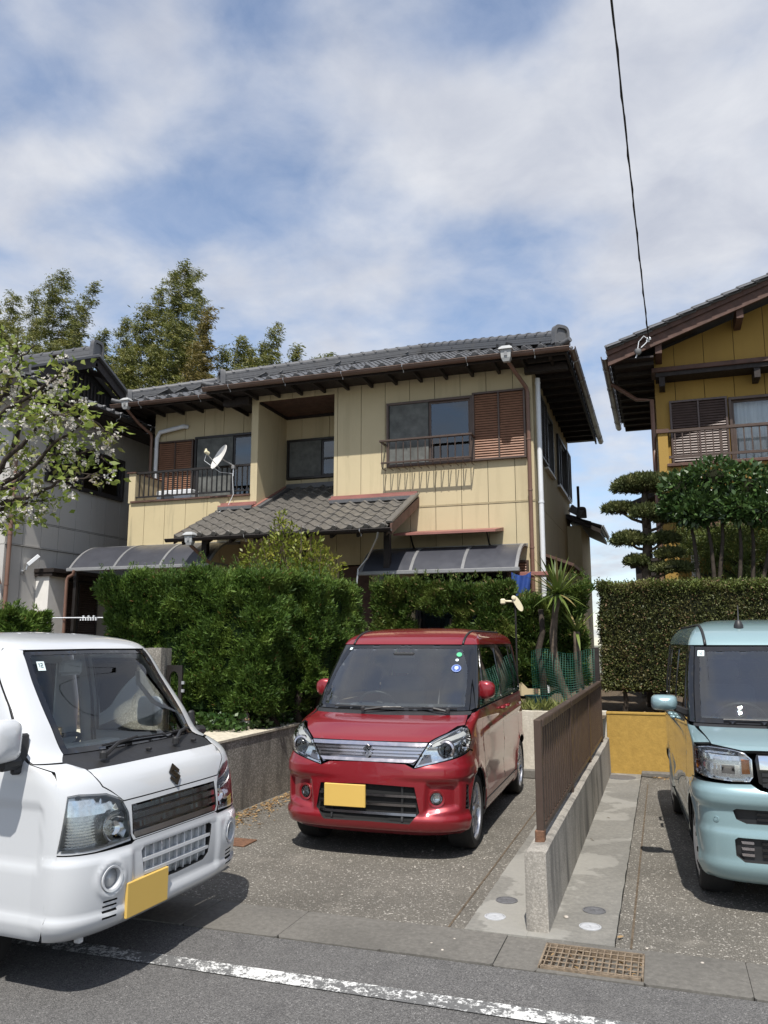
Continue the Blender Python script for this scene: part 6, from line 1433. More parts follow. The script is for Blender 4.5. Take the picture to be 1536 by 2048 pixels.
# ---------------------------------------------------------------- red wagon
def wagon_sides(c, spec):
    """fenders, doors, sills, glasshouse, rear: shared layout, own dimensions"""
    g = spec; fx, rx, zc, ra = g['fx'], g['rx'], g['zc'], g['ra']; paint_ = g['paint']; A = g['A']; belt = g['belt']; top = g['top']; dr = g['dr']
    G = .0025
    def side(mi):
        f = [('S', fx-ra*math.cos(R(g['aseam'])), zc+ra*math.sin(R(g['aseam'])))]+arc((fx, zc), ra, g['aseam'], 180)+[('S', fx+ra+.004, zc-.05), ('S', g['d0']-.03, .245), ('S', g['d0']-.02, .55), ('S', g['d0'], belt-.01)]+g['fender_top']
        c.panel('fender', paint_, c.loop(f, mi))
        c.panel('door', paint_, c.loop([('S', g['d0']-.025, .30), ('S', g['d1']-.004, .30), ('S', g['d1']-.004, belt), ('S', g['d0']+.006, belt-.008), ('S', g['d0']-.012, .56)], mi), label=None)
        sd = [('S', g['d1']+.004, .30)]+[('S', g['d2']-.12, .30)]+arc((rx, zc), ra+.012, 8, 62, 8)+[('S', g['d2'], .70), ('S', g['d2'], belt+.006), ('S', g['d1']+.004, belt)]
        c.panel('sliding_door', paint_, c.loop(sd, mi))
        rq = [('S', g['d2']+.007, belt+.008), ('S', g['d2']+.007, .70)]+arc((rx, zc), ra, 66, 180, 12)+[('S', dr-.30, .22), ('R', .70, .22), ('R', .64, .30), ('R', .64, belt+.01), ('S', dr-.03, belt+.01)]
        c.panel('rear_quarter', paint_, c.loop(rq, mi))
        c.panel('side_sill', paint_, c.loop([('S', fx+ra+.01, .295), ('S', g['d2']-.13, .295), ('S', g['d2']-.16, .19), ('S', fx+ra+.01, .19)], mi), off=.008)
        # dark glasshouse band with panes let in
        q = g['quarter']; w1 = g['win1']; w2 = g['win2']; w3 = g['win3']
        def lp(P): return c.loop([('S', a, b) for a, b in P], mi)
        band = [('S', a, b) for a, b in g['band']]
        holes = [lp(x) for x in (q, w1, w2, w3)]
        bd = c.panel('window_frame', 'gloss_black', c.loop(band, mi), holes, off=-.004, thick=.012)
        c.panel('quarter_glass', 'windscreen', lp(q), off=-.009, thick=0, parent=bd); c.panel('door_glass', 'privacy_glass' if g.get('tint1') else 'windscreen', lp(w1), off=-.009, thick=0, parent=bd)
        c.panel('rear_door_glass', 'privacy_glass', lp(w2), off=-.009, thick=0, parent=bd); c.panel('rear_side_glass', 'privacy_glass', lp(w3), off=-.009, thick=0, parent=bd)
        for dh in g['handles']:
            p = mir(c.P(('S', dh, g['hz'])), mi); sg = -1 if mi else 1; m = MB(); m.tube([p+Vector((.085, .004*sg, 0)), p+Vector((.07, .030*sg, 0)), p+Vector((-.07, .030*sg, 0)), p+Vector((-.085, .004*sg, 0))], [.010, .012, .012, .010], 8); c.add('door_handle', m, paint_, None, True)
        # wheel housings
        for cd in (fx, rx):
            m = MB(); sg = -1 if mi else 1; n = 14; y0, y1 = (g['w']-.02)*sg, (g['w']-.26)*sg; vs = []; fs = []
            for i in range(n+1):
                a = R(-12+204*i/n); vs += [(-cd+(ra+.012)*math.cos(a), y0, zc+(ra+.012)*math.sin(a)), (-cd+(ra+.012)*math.cos(a), y1, zc+(ra+.012)*math.sin(a))]
            fs = [(2*i, 2*i+2, 2*i+3, 2*i+1) for i in range(n)]; m.add(vs, fs); m.add([(-cd-ra, y1, .10), (-cd+ra, y1, .10), (-cd+ra, y1, zc+ra), (-cd-ra, y1, zc+ra)], [(0, 1, 2, 3)]); c.add('wheel_housing', m, 'dark_void')
    c.both(side)
    # mud and floor
    m = MB(); m.box(-dr+.15, -.22, -.46, .46, .17, .32); c.add('underbody', m, 'dark_void')
    # rear end
    full = lambda z: None
    def ring(z0, z1, y): return [('R', y, z0), ('R', y, z1)]
    lp = [('R', -.63, .46), ('R', -.63, belt), ('R', .63, belt), ('R', .63, .46)]
    def rl(P): # loop across the rear centre: keep on the left sheet to s=A+B+A then mirrored sheet
        return None
    E = c.sh.A+c.sh.B+c.sh.A
    for mi in (False, True):
        c.panel('tailgate', paint_, c.loop([('R', .60, .50), ('Q', E, float(c.sh.t_z(.50))), ('Q', E, float(c.sh.t_z(belt))), ('R', .60, belt)], mi))
        c.panel('rear_bumper', paint_, c.loop([('R', .68, .22), ('Q', E, float(c.sh.t_z(.22))), ('Q', E, float(c.sh.t_z(.49))), ('R', .62, .49), ('R', .65, .30)], mi))
        c.panel('rear_window', 'privacy_glass', c.loop([('R', .60, belt+.02), ('Q', E, float(c.sh.t_z(belt+.02))), ('Q', E, float(c.sh.t_z(top-.02))), ('R', .54, top-.02)], mi), thick=0)
        c.panel('tail_lamp', 'red_lens', c.loop([('R', .69, belt), ('R', .625, belt), ('R', .625, .68), ('R', .69, .68)], mi), off=.006)
        c.panel('rear_pillar', paint_, c.loop([('S', g['band_end'], belt+.02), ('R', .62, belt+.02), ('R', .56, top-.01), ('S', g['band_end_top'], top-.01)], mi))
    # roof
    tt = float(c.sh.t_z(top)); tm = c.sh.tmax-.002
    c.panel('roof', paint_, c.loop([('Q', -E, tt), ('Q', E, tt), ('Q', E, tm), ('Q', -E, tm)], step=.05), h=.045)
    def ditch(mi):
        y0 = g['ditch']; m = MB(); P = []
        tw = np.linspace(tt, tm, 400); tk = float(tw[np.argmin(np.abs(c.sh.fw(tw)-y0))])
        for i in range(7): P.append(c.P(('T', y0*.985, tt+(tk-tt)*.97*i/6), .002))
        for i in range(1, 14): P.append(c.P(('Q', c.sh.A+c.sh.B*i/13, tk), .002))
        P = [mir(p, mi) for p in P]; m.tube(P, .011, 6); c.add('roof_ditch', m, 'black_trim', None, True)
    c.both(ditch)
    # cabin
    m = MB(); m.box(-1.42, -.72, -.63, .63, .80, belt-.02, .05); m.box(-1.02, -.70, .62, -.62, belt-.06, belt+.0, .03); c.add('dashboard', m, 'dash')
    m = MB(); m.box(-dr+.35, -.9, -.62, .62, .33, .36); c.add('cabin_floor', m, 'dash')
    for y in (-.31, .31): seat(c, 1.52, y, .58)
    seat(c, 2.45, 0, .58, w=1.1, hr=False)
    for y in (-.3, .3): m = MB(); m.box(-2.99, -2.92, y-.12, y+.12, 1.22, 1.38, .03); c.add('headrest', m, 'seat_cloth')
    steering(c, Vector((-1.28, -.31, 1.0)), R(35))
    m = MB(); m.box(-1.06-.0, -1.03, -.10, .10, top-.13, top-.07, .012); c.add('rear_view_mirror', m, 'black_trim')
def mirror_unit(c, d, y0, y1, z0, z1, paint_, fold=0.0):
    def one(mi):
        m = MB(); n = 16; vs = []; fs = []; zc, hz = (z0+z1)/2, (z1-z0)/2; yc, hy = (y0+y1)/2, (y1-y0)/2
        rings = [(-.02, .86), (.0, .98), (.05, 1.0), (.085, .86), (.11, .55), (.118, .2)]
        for (dx, k) in rings:
            for j in range(n):
                a = 2*math.pi*j/n; ca, sa = math.cos(a), math.sin(a); vs.append((-d+dx, yc+hy*k*math.copysign(abs(ca)**.5, ca), zc+hz*k*math.copysign(abs(sa)**.5, sa)))
        for q in range(len(rings)-1): fs += [(q*n+j, q*n+(j+1) % n, (q+1)*n+(j+1) % n, (q+1)*n+j) for j in range(n)]
        fs += [tuple(range(n))[::-1], tuple((len(rings)-1)*n+j for j in range(n))]
        if fold: vs = [(-d-(y-y0)*math.sin(fold)+(x+d)*math.cos(fold), y0+(y-y0)*math.cos(fold)+(x+d)*math.sin(fold), z) for x, y, z in vs]
        if mi: vs = [(x, -y, z) for x, y, z in vs]; fs = [f[::-1] for f in fs]
        m.add(vs, fs); o = c.add('door_mirror', m, paint_, None, 50)
        sg = -1 if mi else 1; m = MB(); m.bar((-d+.04, (y0+.02)*sg, z0+.02), (-d+.02, (y0-.10)*sg, z0-.03), .07, .05, .01); c.add('mirror_stem', m, 'black_trim', o)
        if fold: return
        m = MB(); m.box(-d-.026, -d-.021, (yc-hy*.8)*sg, (yc+hy*.8)*sg, zc-hz*.75, zc+hz*.75); c.add('mirror_glass', m, 'chrome', o)
    c.both(one)
def front_glass(c, pts, frit=.045, ws='windscreen'):
    """windscreen with a dark printed border"""
    L = [c.sh.st(p) for p in pts]; half = pts; full = [(a, b) for a, b in L]+[(-a, b) for a, b in L][::-1]
    def dens(l, step=.025):
        out = []; n = len(l)
        for i in range(n):
            a, b = np.array(l[i]), np.array(l[(i+1) % n]); k = max(1, int(np.linalg.norm(b-a)/step)); out += [tuple(a+(b-a)*j/k) for j in range(k)]
        return out
    cx = 0; cy = np.mean([b for _, b in full]); mx = max(a for a, _ in full); my = max(abs(b-cy) for _, b in full)
    inn = [(a*(1-frit/mx), cy+(b-cy)*(1-frit/my)) for a, b in full]
    b = c.panel('windscreen_border', 'gloss_black', dens(full), [dens(inn)], off=-.003, thick=.01)
    g = c.panel('windscreen', ws, dens(inn), off=-.004, thick=0); return g
def sstep(x, a, b): t = np.clip((x-a)/(b-a), 0, 1); return t*t*(3-2*t)
def red_disp(P):
    d, y, z = -P[..., 0], np.abs(P[..., 1]), P[..., 2]
    fr = np.clip((.55-d)/.12, 0, 1)
    # sharp-edged pocket round the fog lamp, open towards the intake
    inn = sstep(y, .44+.10*(z-.45), .475+.10*(z-.45))*(1-sstep(y, .665, .69)); ver = sstep(z, .34+.16*(y-.5), .375+.16*(y-.5))*(1-sstep(z, .545, .575))
    o = -.034*fr*inn*ver
    o = o+fr*.024*sstep(z, .335, .30)*sstep(z, .20, .235)                       # chin
    o = o+fr*.014*(1-sstep(z, .66, .70))*sstep(z, .575, .60)*sstep(y, .15, .45)
    o = o-fr*.012*sstep(z, .845, .80)*sstep(z, .70, .74)
    o = o+.012*np.exp(-((z-.86-.03*(d-1))/.022)**2)*np.clip((d-.75)/.4, 0, 1)*np.clip((3.3-d)/.3, 0, 1)
    o = o-.016*np.exp(-((z-.47)/.10)**2)*np.clip((d-.95)/.15, 0, 1)*np.clip((2.7-d)/.15, 0, 1)
    for cd in (.60, 3.025): o = o+.012*np.exp(-((np.hypot(d-cd, z-.285)-.345)/.028)**2)*np.clip((y-.6)/.08, 0, 1)
    return o
lev = [(.17, .11, .655, .36, 3.30, .22), (.21, .045, .705, .40, 3.36, .25), (.32, .005, .728, .42, 3.385, .25), (.55, .0, .7375, .43, 3.385, .25), (.70, .012, .7375, .43, 3.38, .25), (.82, .035, .737, .42, 3.37, .25), (.865, .075, .735, .40, 3.37, .25),
       (.91, .17, .733, .36, 3.36, .24), (.97, .34, .730, .32, 3.35, .24), (1.005, .53, .726, .24, 3.35, .24), (1.035, .60, .722, .24, 3.35, .24), (1.20, .755, .708, .22, 3.33, .22), (1.40, .95, .674, .19, 3.31, .20), (1.57, 1.125, .640, .17, 3.29, .18), (1.615, 1.19, .625, .17, 3.27, .18), (1.66, 1.31, .588, .18, 3.22, .2), (1.70, 1.50, .50, .20, 3.14, .22), (1.725, 1.75, .36, .22, 3.0, .3), (1.735, 2.1, .06, .05, 2.6, .05)]
c = Car('red_wagon', 'red boxy kei wagon with chrome grille parked nose-out beside the fence', 'car', Shell(lev, 3.5, red_disp), (-2.165, 5.885, 0), R(-90+1.4))
RC = c; RP = 'red_paint'
def hl_loop(k=0): return [('F', .372, .672), ('F', .478, .850), ('F', .58, .905), ('S', .36, .945), ('S', .395, .93), ('S', .375, .86), ('S', .35, .785), ('F', .55, .715)]
spec = dict(fx=.60, rx=3.025, zc=.285, ra=.325, aseam=62, paint=RP, A=.9, belt=1.055, top=1.575, dr=3.38, d0=.97, d1=1.985, d2=2.86, w=.735, hz=.985, handles=(1.86, 2.12), ditch=.52, tint1=False,
            fender_top=[('S', .80, 1.045), ('F', .682, 1.022), ('F', .676, .985), ('F', .684, .952), ('S', .40, .945), ('S', .382, .86), ('S', .358, .782), ('S', .452, .765)],
            quarter=[(.835, 1.075), (1.01, 1.075), (1.235, 1.545), (1.19, 1.545)], win1=[(1.075, 1.08), (1.965, 1.085), (1.965, 1.55), (1.30, 1.55)], win2=[(2.03, 1.085), (2.84, 1.095), (2.80, 1.55), (2.03, 1.55)], win3=[(2.92, 1.10), (3.13, 1.11), (3.07, 1.545), (2.89, 1.55)],
            band=[(.75, 1.060), (3.17, 1.075), (3.09, 1.572), (1.16, 1.572)], band_end=3.175, band_end_top=3.095)
wagon_sides(c, spec)
# bumper with openings
seam = (.60-.325*math.cos(R(62)), .285+.325*math.sin(R(62)))
half = [('F', 0, .175), ('F', .5, .178), ('S', .27, .185), ('S', .292, .215)]+arc((.60, .285), .325, 0, 62, 10)[1:]+[('S', .448, .755), ('S', .352, .772), ('F', .55, .708), ('F', .368, .664), ('F', .30, .694), ('F', 0, .703)]
L = c.loop(half); L2 = [(-a, b) for a, b in L]; bl = L[:]; 
def sym(pts, step=.022):
    Q = [c.sh.st(p) for p in pts]; full = Q+[(-a, b) for a, b in Q[::-1] if abs(a) > 1e-6]; out = []
    for i in range(len(full)):
        a, b = np.array(full[i]), np.array(full[(i+1) % len(full)]); k = max(1, int(np.linalg.norm(b-a)/step)); out += [tuple(a+(b-a)*j/k) for j in range(k)]
    return out
intake = [('F', 0, .285), ('F', .335, .280), ('F', .408, .352), ('F', .372, .535), ('F', 0, .545)]
vent = [('S', .215, .365), ('S', .258, .360), ('S', .262, .532), ('S', .222, .540)]
fogc = ('F', .535, .448)
def circ(p, r, n=26, k=1.0):
    a, b = c.sh.st(p); return [(a+r*math.cos(2*math.pi*i/n)*k, b+r*math.sin(2*math.pi*i/n)) for i in range(n)]
fg = circ(fogc, .046); fgm = [(-a, b) for a, b in fg]; vt = c.loop(vent); vtm = [(-a, b) for a, b in vt]
bmp = c.panel('front_bumper', RP, sym(half), [sym(intake), fg, fgm, vt, vtm], thick=.03, h=.014)
c.panel('lower_intake', 'dark_void', sym(intake), off=-.028, thick=0, parent=bmp)
for z in (.335, .40, .465): c.panel('intake_slat', 'smoke_chrome', sym([('F', 0, z-.009), ('F', .385, z-.009), ('F', .380, z+.009), ('F', 0, z+.009)]), off=-.006, thick=.012, parent=bmp)
for k in (-1, 1): c.panel('intake_bar', 'black_trim', [(k*a, b) for a, b in c.loop([('F', .27, .29), ('F', .285, .29), ('F', .285, .535), ('F', .27, .535)])], off=-.014, thick=.01, parent=bmp)
def fogs(mi):
    a, b = c.sh.st(fogc); cc = mir(c.P(('Q', a, b), -.006), mi); n = mir(c.Nv(('Q', a, b)), mi); m = MB(); m.lathe([(.066, -.002), (.062, .010), (.047, .006), (.045, -.02)], cc, n, 28, cap=False); f = c.add('fog_lamp', m, RP, bmp, 40)
    m = MB(); m.lathe([(.044, -.012), (.040, .0), (.001, .006)], cc, n, 24); c.add('lens', m, 'clear_lens', f, 40); m = MB(); m.lathe([(.043, -.010), (.02, -.03), (.001, -.03)], cc, n, 24, cap=False); c.add('reflector', m, 'reflector', f, True)
    v = c.loop(vent, mi); c.panel('bumper_vent', 'dark_void', v, off=-.03, thick=0, parent=bmp)
    for i in range(5): z = .375+.036*i; c.panel('vent_fin', 'black_trim', c.loop([('S', .217, z), ('S', .259, z-.002), ('S', .260, z+.010), ('S', .219, z+.012)], mi), off=-.006, thick=.012, parent=bmp)
c.both(fogs)
# grille
gr = [('F', 0, .716), ('F', .30, .708), ('F', .362, .690), ('F', .395, .735), ('F', .462, .842), ('F', 0, .846)]
g = c.panel('grille', 'smoke_chrome', sym(gr), off=-.014, thick=.01)
for (z0, z1, y0, y1, o, mt) in ((.822, .844, .448, .462, .006, 'satin_chrome'), (.796, .811, .43, .44, .0, 'satin_chrome'), (.772, .786, .412, .424, .0, 'satin_chrome'), (.748, .762, .398, .408, .0, 'satin_chrome'), (.706, .730, .355, .39, .003, 'satin_chrome')):
    c.panel('grille_bar', mt, sym([('F', 0, z0), ('F', y0, z0), ('F', y1, z1), ('F', 0, z1)]), off=o, thick=.018, parent=g)
e0 = c.P(('F', 0, .779), .006); emblem_S(c, e0, Vector((0, 1, 0)), Vector((0, 0, 1)), Vector((1, 0, 0)), .085, 'chrome', g)
# number plate, left blank
m = MB(); m.box(-.012, .010, -.335, -.005, .37, .535, .004); c.add('number_plate', m, 'yellow_plate')
# headlamps
def lamps(mi):
    lo = c.loop(hl_loop(), mi, .016); b = c.panel('headlamp', 'reflector', lo, off=-.045, thick=0, h=.02)
    c.panel('lamp_rim', 'chrome', lo, [[(s_*1.0, t_) for s_, t_ in inset(lo, .012)]], off=-.004, thick=.05, parent=b)
    c.panel('lens', 'clear_lens', lo, off=.002, thick=0, parent=b, h=.02)
    for (p, r, mt) in ((('F', .60, .805), .046, 'dark_metal'),):
        a, t_ = c.sh.st(p); cc = mir(c.P(('Q', a, t_), -.018), mi); n = Vector((1, 0, .02)); m = MB(); m.lathe([(r*1.5, -.03), (r*1.42, .0), (r*1.12, .006), (r*1.05, -.012)], cc, n, 28, cap=False); q = c.add('projector_ring', m, 'satin_chrome', b, 40)
        m = MB(); m.lathe([(r, -.02), (r*.96, .0), (r*.7, .014), (.001, .022)], cc, n, 24); c.add('projector', m, 'gloss_black', b, True)
    c.panel('lamp_brow', 'light_plastic', c.loop([('F', .49, .846), ('F', .59, .895), ('S', .345, .93), ('S', .345, .905), ('F', .60, .865), ('F', .50, .822)], mi), off=-.02, thick=.01, parent=b)
    c.panel('turn_signal', 'smoke_chrome', c.loop([('F', .39, .685), ('F', .50, .715), ('F', .49, .77), ('F', .43, .765)], mi), off=-.03, thick=.01, parent=b)
def inset(lo, k):
    L_ = np.array(lo); cx = L_.mean(0); out = []
    n = len(L_)
    for i in range(n):
        t = L_[(i+1) % n]-L_[i-1]; nn = np.array([-t[1], t[0]]); nn /= np.linalg.norm(nn)+1e-9
        q = L_[i]+nn*k
        if np.linalg.norm(q-cx) > np.linalg.norm(L_[i]-cx): q = L_[i]-nn*k
        out.append(tuple(q))
    return out
c.both(lamps)
# bonnet, cowl, screen, wipers
bon = [('F', 0, .852), ('F', .466, .854), ('F', .575, .912), ('S', .352, .951), ('F', .678, .957), ('F', .668, .985), ('F', .655, 1.012), ('F', 0, 1.003)]
c.panel('bonnet', RP, sym(bon), thick=.02)
c.panel('cowl', 'black_trim', sym([('F', 0, 1.006), ('F', .655, 1.015), ('F', .678, 1.024), ('F', .676, 1.044), ('F', 0, 1.036)]), off=-.008)
front_glass(c, [('F', 0, 1.038), ('F', .655, 1.046), ('F', .592, 1.565), ('F', 0, 1.570)])
def pillar(mi): c.panel('windscreen_pillar', 'gloss_black', c.loop([('F', .660, 1.046), ('S', .745, 1.060), ('S', 1.152, 1.572), ('F', .597, 1.566)], mi), off=-.002)
c.both(pillar)
wiper(c, [c.P(('F', -.22, 1.018), .02), c.P(('F', -.05, 1.030), .035), c.P(('F', .10, 1.045), .022)], [c.P(('F', -.50, 1.052), .012), c.P(('F', -.2, 1.052), .012), c.P(('F', .12, 1.046), .012)])
wiper(c, [c.P(('F', .50, 1.018), .02), c.P(('F', .38, 1.030), .035), c.P(('F', .28, 1.047), .022)], [c.P(('F', .56, 1.050), .012), c.P(('F', .38, 1.052), .012), c.P(('F', .16, 1.046), .012)])
mirror_unit(c, .95, .685, .82, 1.115, 1.27, RP, R(76))
wheel(c, .60, .655, .283, 'alloy'); wheel(c, .60, -.655, .283, 'alloy'); wheel(c, 3.025, .655, .283, 'alloy'); wheel(c, 3.025, -.655, .283, 'alloy')
# stickers on the screen
def disc(name, mat, p, r, par=None, off=.0015, n=28, lift=None):
    a, b = c.sh.st(p); L_ = [(a+r*math.cos(2*math.pi*i/n), b+r*math.sin(2*math.pi*i/n)) for i in range(n)]; return c.panel(name, mat, L_, off=off, thick=0, h=.02, parent=par)
disc('round_sticker', 'sticker_green', ('F', .50, 1.487), .026); disc('round_sticker', 'sticker_white', ('F', .49, 1.440), .015); b_ = disc('clover_sticker', 'sticker_blue', ('F', .497, 1.372), .044)
disc('sticker_edge', 'sticker_pale', ('F', .497, 1.372), .0405, b_, .0018); disc('sticker_field', 'sticker_blue', ('F', .497, 1.372), .0385, b_, .0021)
a, b = c.sh.st(('F', .497, 1.376))
for k in range(4):
    an = R(45+90*k); ca, sa = math.cos(an), math.sin(an); hp = [(0, 0), (.008, .010), (.018, .009), (.021, .0), (.015, -.003), (.021, 0)] ; H_ = [(0, 0), (.006, .0095), (.014, .0105), (.019, .006), (.0165, 0), (.019, -.006), (.014, -.0105), (.006, -.0095)]
    c.panel('clover_leaf', 'sticker_pale', [(a+x*ca-y*sa, b+x*sa+y*ca) for x, y in H_], off=.0025, thick=0, parent=b_, h=.02)
c.panel('clover_stem', 'sticker_pale', [(a-.002, b-.004), (a+.002, b-.004), (a+.004, b-.022), (a-.004, b-.031), (a-.012, b-.028), (a-.011, b-.025), (a-.004, b-.027), (a+.0005, b-.021)], off=.0025, thick=0, parent=b_, h=.02)
a, b = c.sh.st(('F', -.525, 1.535)); c.panel('inspection_sticker', 'sticker_white', [(a-.015, b-.015), (a+.015, b-.015), (a+.015, b+.015), (a-.015, b+.015)], off=.0015, thick=0, h=.02)
# ---------------------------------------------------------------- pale teal wagon
def teal_disp(P):
    d, y, z = -P[..., 0], np.abs(P[..., 1]), P[..., 2]; fr = np.clip((.42-d)/.12, 0, 1)
    o = fr*.022*sstep(z, .745, .70)*sstep(z, .60, .66)                          # shelf below the lamps
    o = o-fr*.010*sstep(z, .63, .60)*sstep(z, .46, .50)
    o = o+fr*.016*sstep(z, .33, .27)
    o = o+.010*np.exp(-((z-.93)/.02)**2)*np.clip((d-.7)/.3, 0, 1); o = o-.012*np.exp(-((z-.5)/.1)**2)*np.clip((d-.95)/.15, 0, 1)*np.clip((2.7-d)/.15, 0, 1)
    for cd in (.565, 3.025): o = o+.012*np.exp(-((np.hypot(d-cd, z-.28)-.335)/.028)**2)*np.clip((y-.6)/.08, 0, 1)
    return o
lev = [(.185, .10, .67, .28, 3.30, .2), (.225, .045, .705, .30, 3.36, .22), (.33, .008, .728, .32, 3.385, .22), (.55, .0, .7375, .32, 3.385, .22), (.75, .004, .7375, .31, 3.38, .22), (.90, .014, .737, .30, 3.38, .22), (.945, .036, .736, .28, 3.37, .22), (.972, .105, .735, .26, 3.37, .22),
       (1.0, .26, .732, .25, 3.37, .22), (1.03, .50, .728, .20, 3.36, .22), (1.045, .585, .726, .17, 3.36, .22), (1.20, .707, .715, .16, 3.35, .2), (1.40, .867, .69, .14, 3.34, .18), (1.567, 1.0, .662, .13, 3.33, .16), (1.62, 1.055, .645, .14, 3.31, .16), (1.68, 1.17, .605, .16, 3.27, .18), (1.735, 1.4, .53, .18, 3.2, .2), (1.77, 1.75, .40, .2, 3.05, .3), (1.785, 2.15, .06, .05, 2.6, .05)]
c = Car('teal_wagon', 'pale teal boxy kei wagon parked nose-out in front of the ochre wall', 'car', Shell(lev, 4.2, teal_disp), (.895, 5.42, 0), R(-90+3.0))
TP = 'teal_paint'
spec = dict(fx=.565, rx=3.025, zc=.28, ra=.318, aseam=66, paint=TP, A=.9, belt=1.06, top=1.575, dr=3.38, d0=.94, d1=1.985, d2=2.86, w=.735, hz=.99, handles=(1.85, 2.13), ditch=.555, tint1=False,
            fender_top=[('S', .76, 1.05), ('F', .69, 1.035), ('F', .655, 1.0), ('F', .64, .978), ('S', .235, .968), ('S', .245, .85), ('S', .225, .765), ('S', .43, .74)],
            quarter=[(.80, 1.08), (.98, 1.08), (1.165, 1.545), (1.125, 1.545)], win1=[(1.04, 1.08), (1.965, 1.085), (1.965, 1.55), (1.23, 1.55)], win2=[(2.03, 1.085), (2.84, 1.095), (2.82, 1.55), (2.03, 1.55)], win3=[(2.92, 1.10), (3.17, 1.11), (3.12, 1.545), (2.90, 1.55)],
            band=[(.73, 1.062), (3.20, 1.075), (3.14, 1.572), (1.065, 1.572)], band_end=3.21, band_end_top=3.15)
wagon_sides(c, spec)
half = [('F', 0, .19), ('F', .52, .195), ('S', .225, .20), ('S', .250, .23)]+arc((.565, .28), .318, 0, 66, 10)[1:]+[('S', .432, .735), ('S', .225, .757), ('F', .56, .752), ('F', .44, .758), ('F', .395, .725), ('F', .34, .715), ('F', 0, .715)]
in1 = [('F', 0, .532), ('F', .48, .530), ('F', .535, .552), ('F', .55, .60), ('F', .53, .612), ('F', 0, .612)]; in2 = [('F', 0, .312), ('F', .50, .312), ('F', .545, .345), ('F', .548, .435), ('F', .53, .45), ('F', 0, .45)]
bmp = c.panel('front_bumper', TP, sym(half), [sym(in1), sym(in2)], thick=.035, h=.018)
for z0, pl in ((0, in1), (1, in2)): c.panel('intake', 'black_trim', sym(pl), off=-.026, thick=0, parent=bmp)
for z in (.555, .585): c.panel('intake_slat', 'gloss_black', sym([('F', 0, z-.007), ('F', .42, z-.007), ('F', .42, z+.007), ('F', 0, z+.007)]), off=-.012, thick=.012, parent=bmp)
for z in (.35, .385, .42):
    c.panel('intake_slat', 'gloss_black', sym([('F', 0, z-.008), ('F', .40, z-.008), ('F', .40, z+.008), ('F', 0, z+.008)]), off=-.014, thick=.012, parent=bmp)
    for mi in (False, True): c.panel('accent_slat', 'satin_chrome', c.loop([('F', .445, z-.008), ('F', .51, z-.008), ('F', .515, z+.008), ('F', .445, z+.008)], mi), off=-.014, thick=.01, parent=bmp)
for mi in (False, True):
    cc = mir(c.P(('F', .645, .541), .002), mi); n = mir(c.Nv(('F', .645, .541)), mi); m = MB(); m.lathe([(.017, -.004), (.017, .001), (.014, .002), (.0135, -.002), (.010, -.002), (.009, .001), (.001, .001)], cc, n, 20); c.add('parking_sensor', m, TP, bmp, 35)
gr = [('F', 0, .728), ('F', .335, .728), ('F', .395, .765), ('F', .405, .90), ('F', .395, .938), ('F', 0, .942)]
g = c.panel('grille', 'gloss_black', sym(gr), off=-.02, thick=.01); c.panel('grille_bar', 'chrome', sym([('F', 0, .845), ('F', .385, .845), ('F', .388, .925), ('F', 0, .925)]), off=-.004, thick=.02, parent=g)
for z in (.755, .785, .815):
    for k in range(6):
        for mi in (False, True): y = .03+.06*k; c.panel('grille_mesh', 'black_trim', c.loop([('F', y, z-.010), ('F', y+.045, z-.010), ('F', y+.045, z+.010), ('F', y, z+.010)], mi), off=-.010, thick=.008, parent=g)
emblem_S(c, c.P(('F', 0, .885), .004), Vector((0, 1, 0)), Vector((0, 0, 1)), Vector((1, 0, 0)), .09, 'chrome', g)
m = MB(); m.box(-.002, .016, -.165, .165, .415, .58, .004); c.add('number_plate', m, 'yellow_plate')
def lamps(mi):
    hl = [('F', .425, .80), ('F', .445, .772), ('F', .54, .768), ('F', .635, .775), ('S', .19, .80), ('S', .215, .87), ('S', .205, .945), ('F', .655, .962), ('F', .55, .955), ('F', .46, .935), ('F', .425, .90)]
    lo = c.loop(hl, mi, .014); b = c.panel('headlamp', 'lamp_silver', lo, off=-.05, thick=0, h=.02); c.panel('lamp_rim', 'chrome', lo, [inset(lo, .007)], off=-.003, thick=.05, parent=b); c.panel('lens', 'clear_lens', lo, off=.002, thick=0, parent=b, h=.02)
    c.panel('upper_reflector', 'reflector', c.loop([('F', .495, .89), ('S', .175, .885), ('S', .18, .925), ('F', .495, .925)], mi), off=-.03, thick=.012, parent=b)
    c.panel('lower_reflector', 'reflector', c.loop([('F', .495, .79), ('F', .66, .79), ('S', .165, .865), ('F', .495, .865)], mi), off=-.034, thick=.012, parent=b)
    for k in range(7): y = .505+.025*k; c.panel('reflector_flute', 'chrome', c.loop([('F', y, .795), ('F', y+.014, .795), ('F', y+.014, .86), ('F', y, .86)], mi), off=-.028, thick=.006, parent=b)
    c.panel('lamp_opening', 'smoke_chrome', c.loop([('F', .525, .81), ('F', .60, .81), ('F', .60, .86), ('F', .525, .86)], mi), off=-.022, thick=.01, parent=b)
    c.panel('turn_signal', 'amber', c.loop([('F', .440, .815), ('F', .485, .812), ('F', .485, .90), ('F', .440, .898)], mi), off=-.018, thick=.02, parent=b)
c.both(lamps)
bon = [('F', 0, .952), ('F', .40, .950), ('F', .47, .948), ('F', .56, .962), ('F', .632, .972), ('F', .645, 1.0), ('F', .665, 1.028), ('F', .66, 1.036), ('F', 0, 1.032)]
c.panel('bonnet', TP, sym(bon), thick=.02)
c.panel('cowl', 'black_trim', sym([('F', 0, 1.035), ('F', .66, 1.039), ('F', .695, 1.042), ('F', .69, 1.056), ('F', 0, 1.05)]), off=-.008)
front_glass(c, [('F', 0, 1.052), ('F', .675, 1.057), ('F', .617, 1.564), ('F', 0, 1.568)])
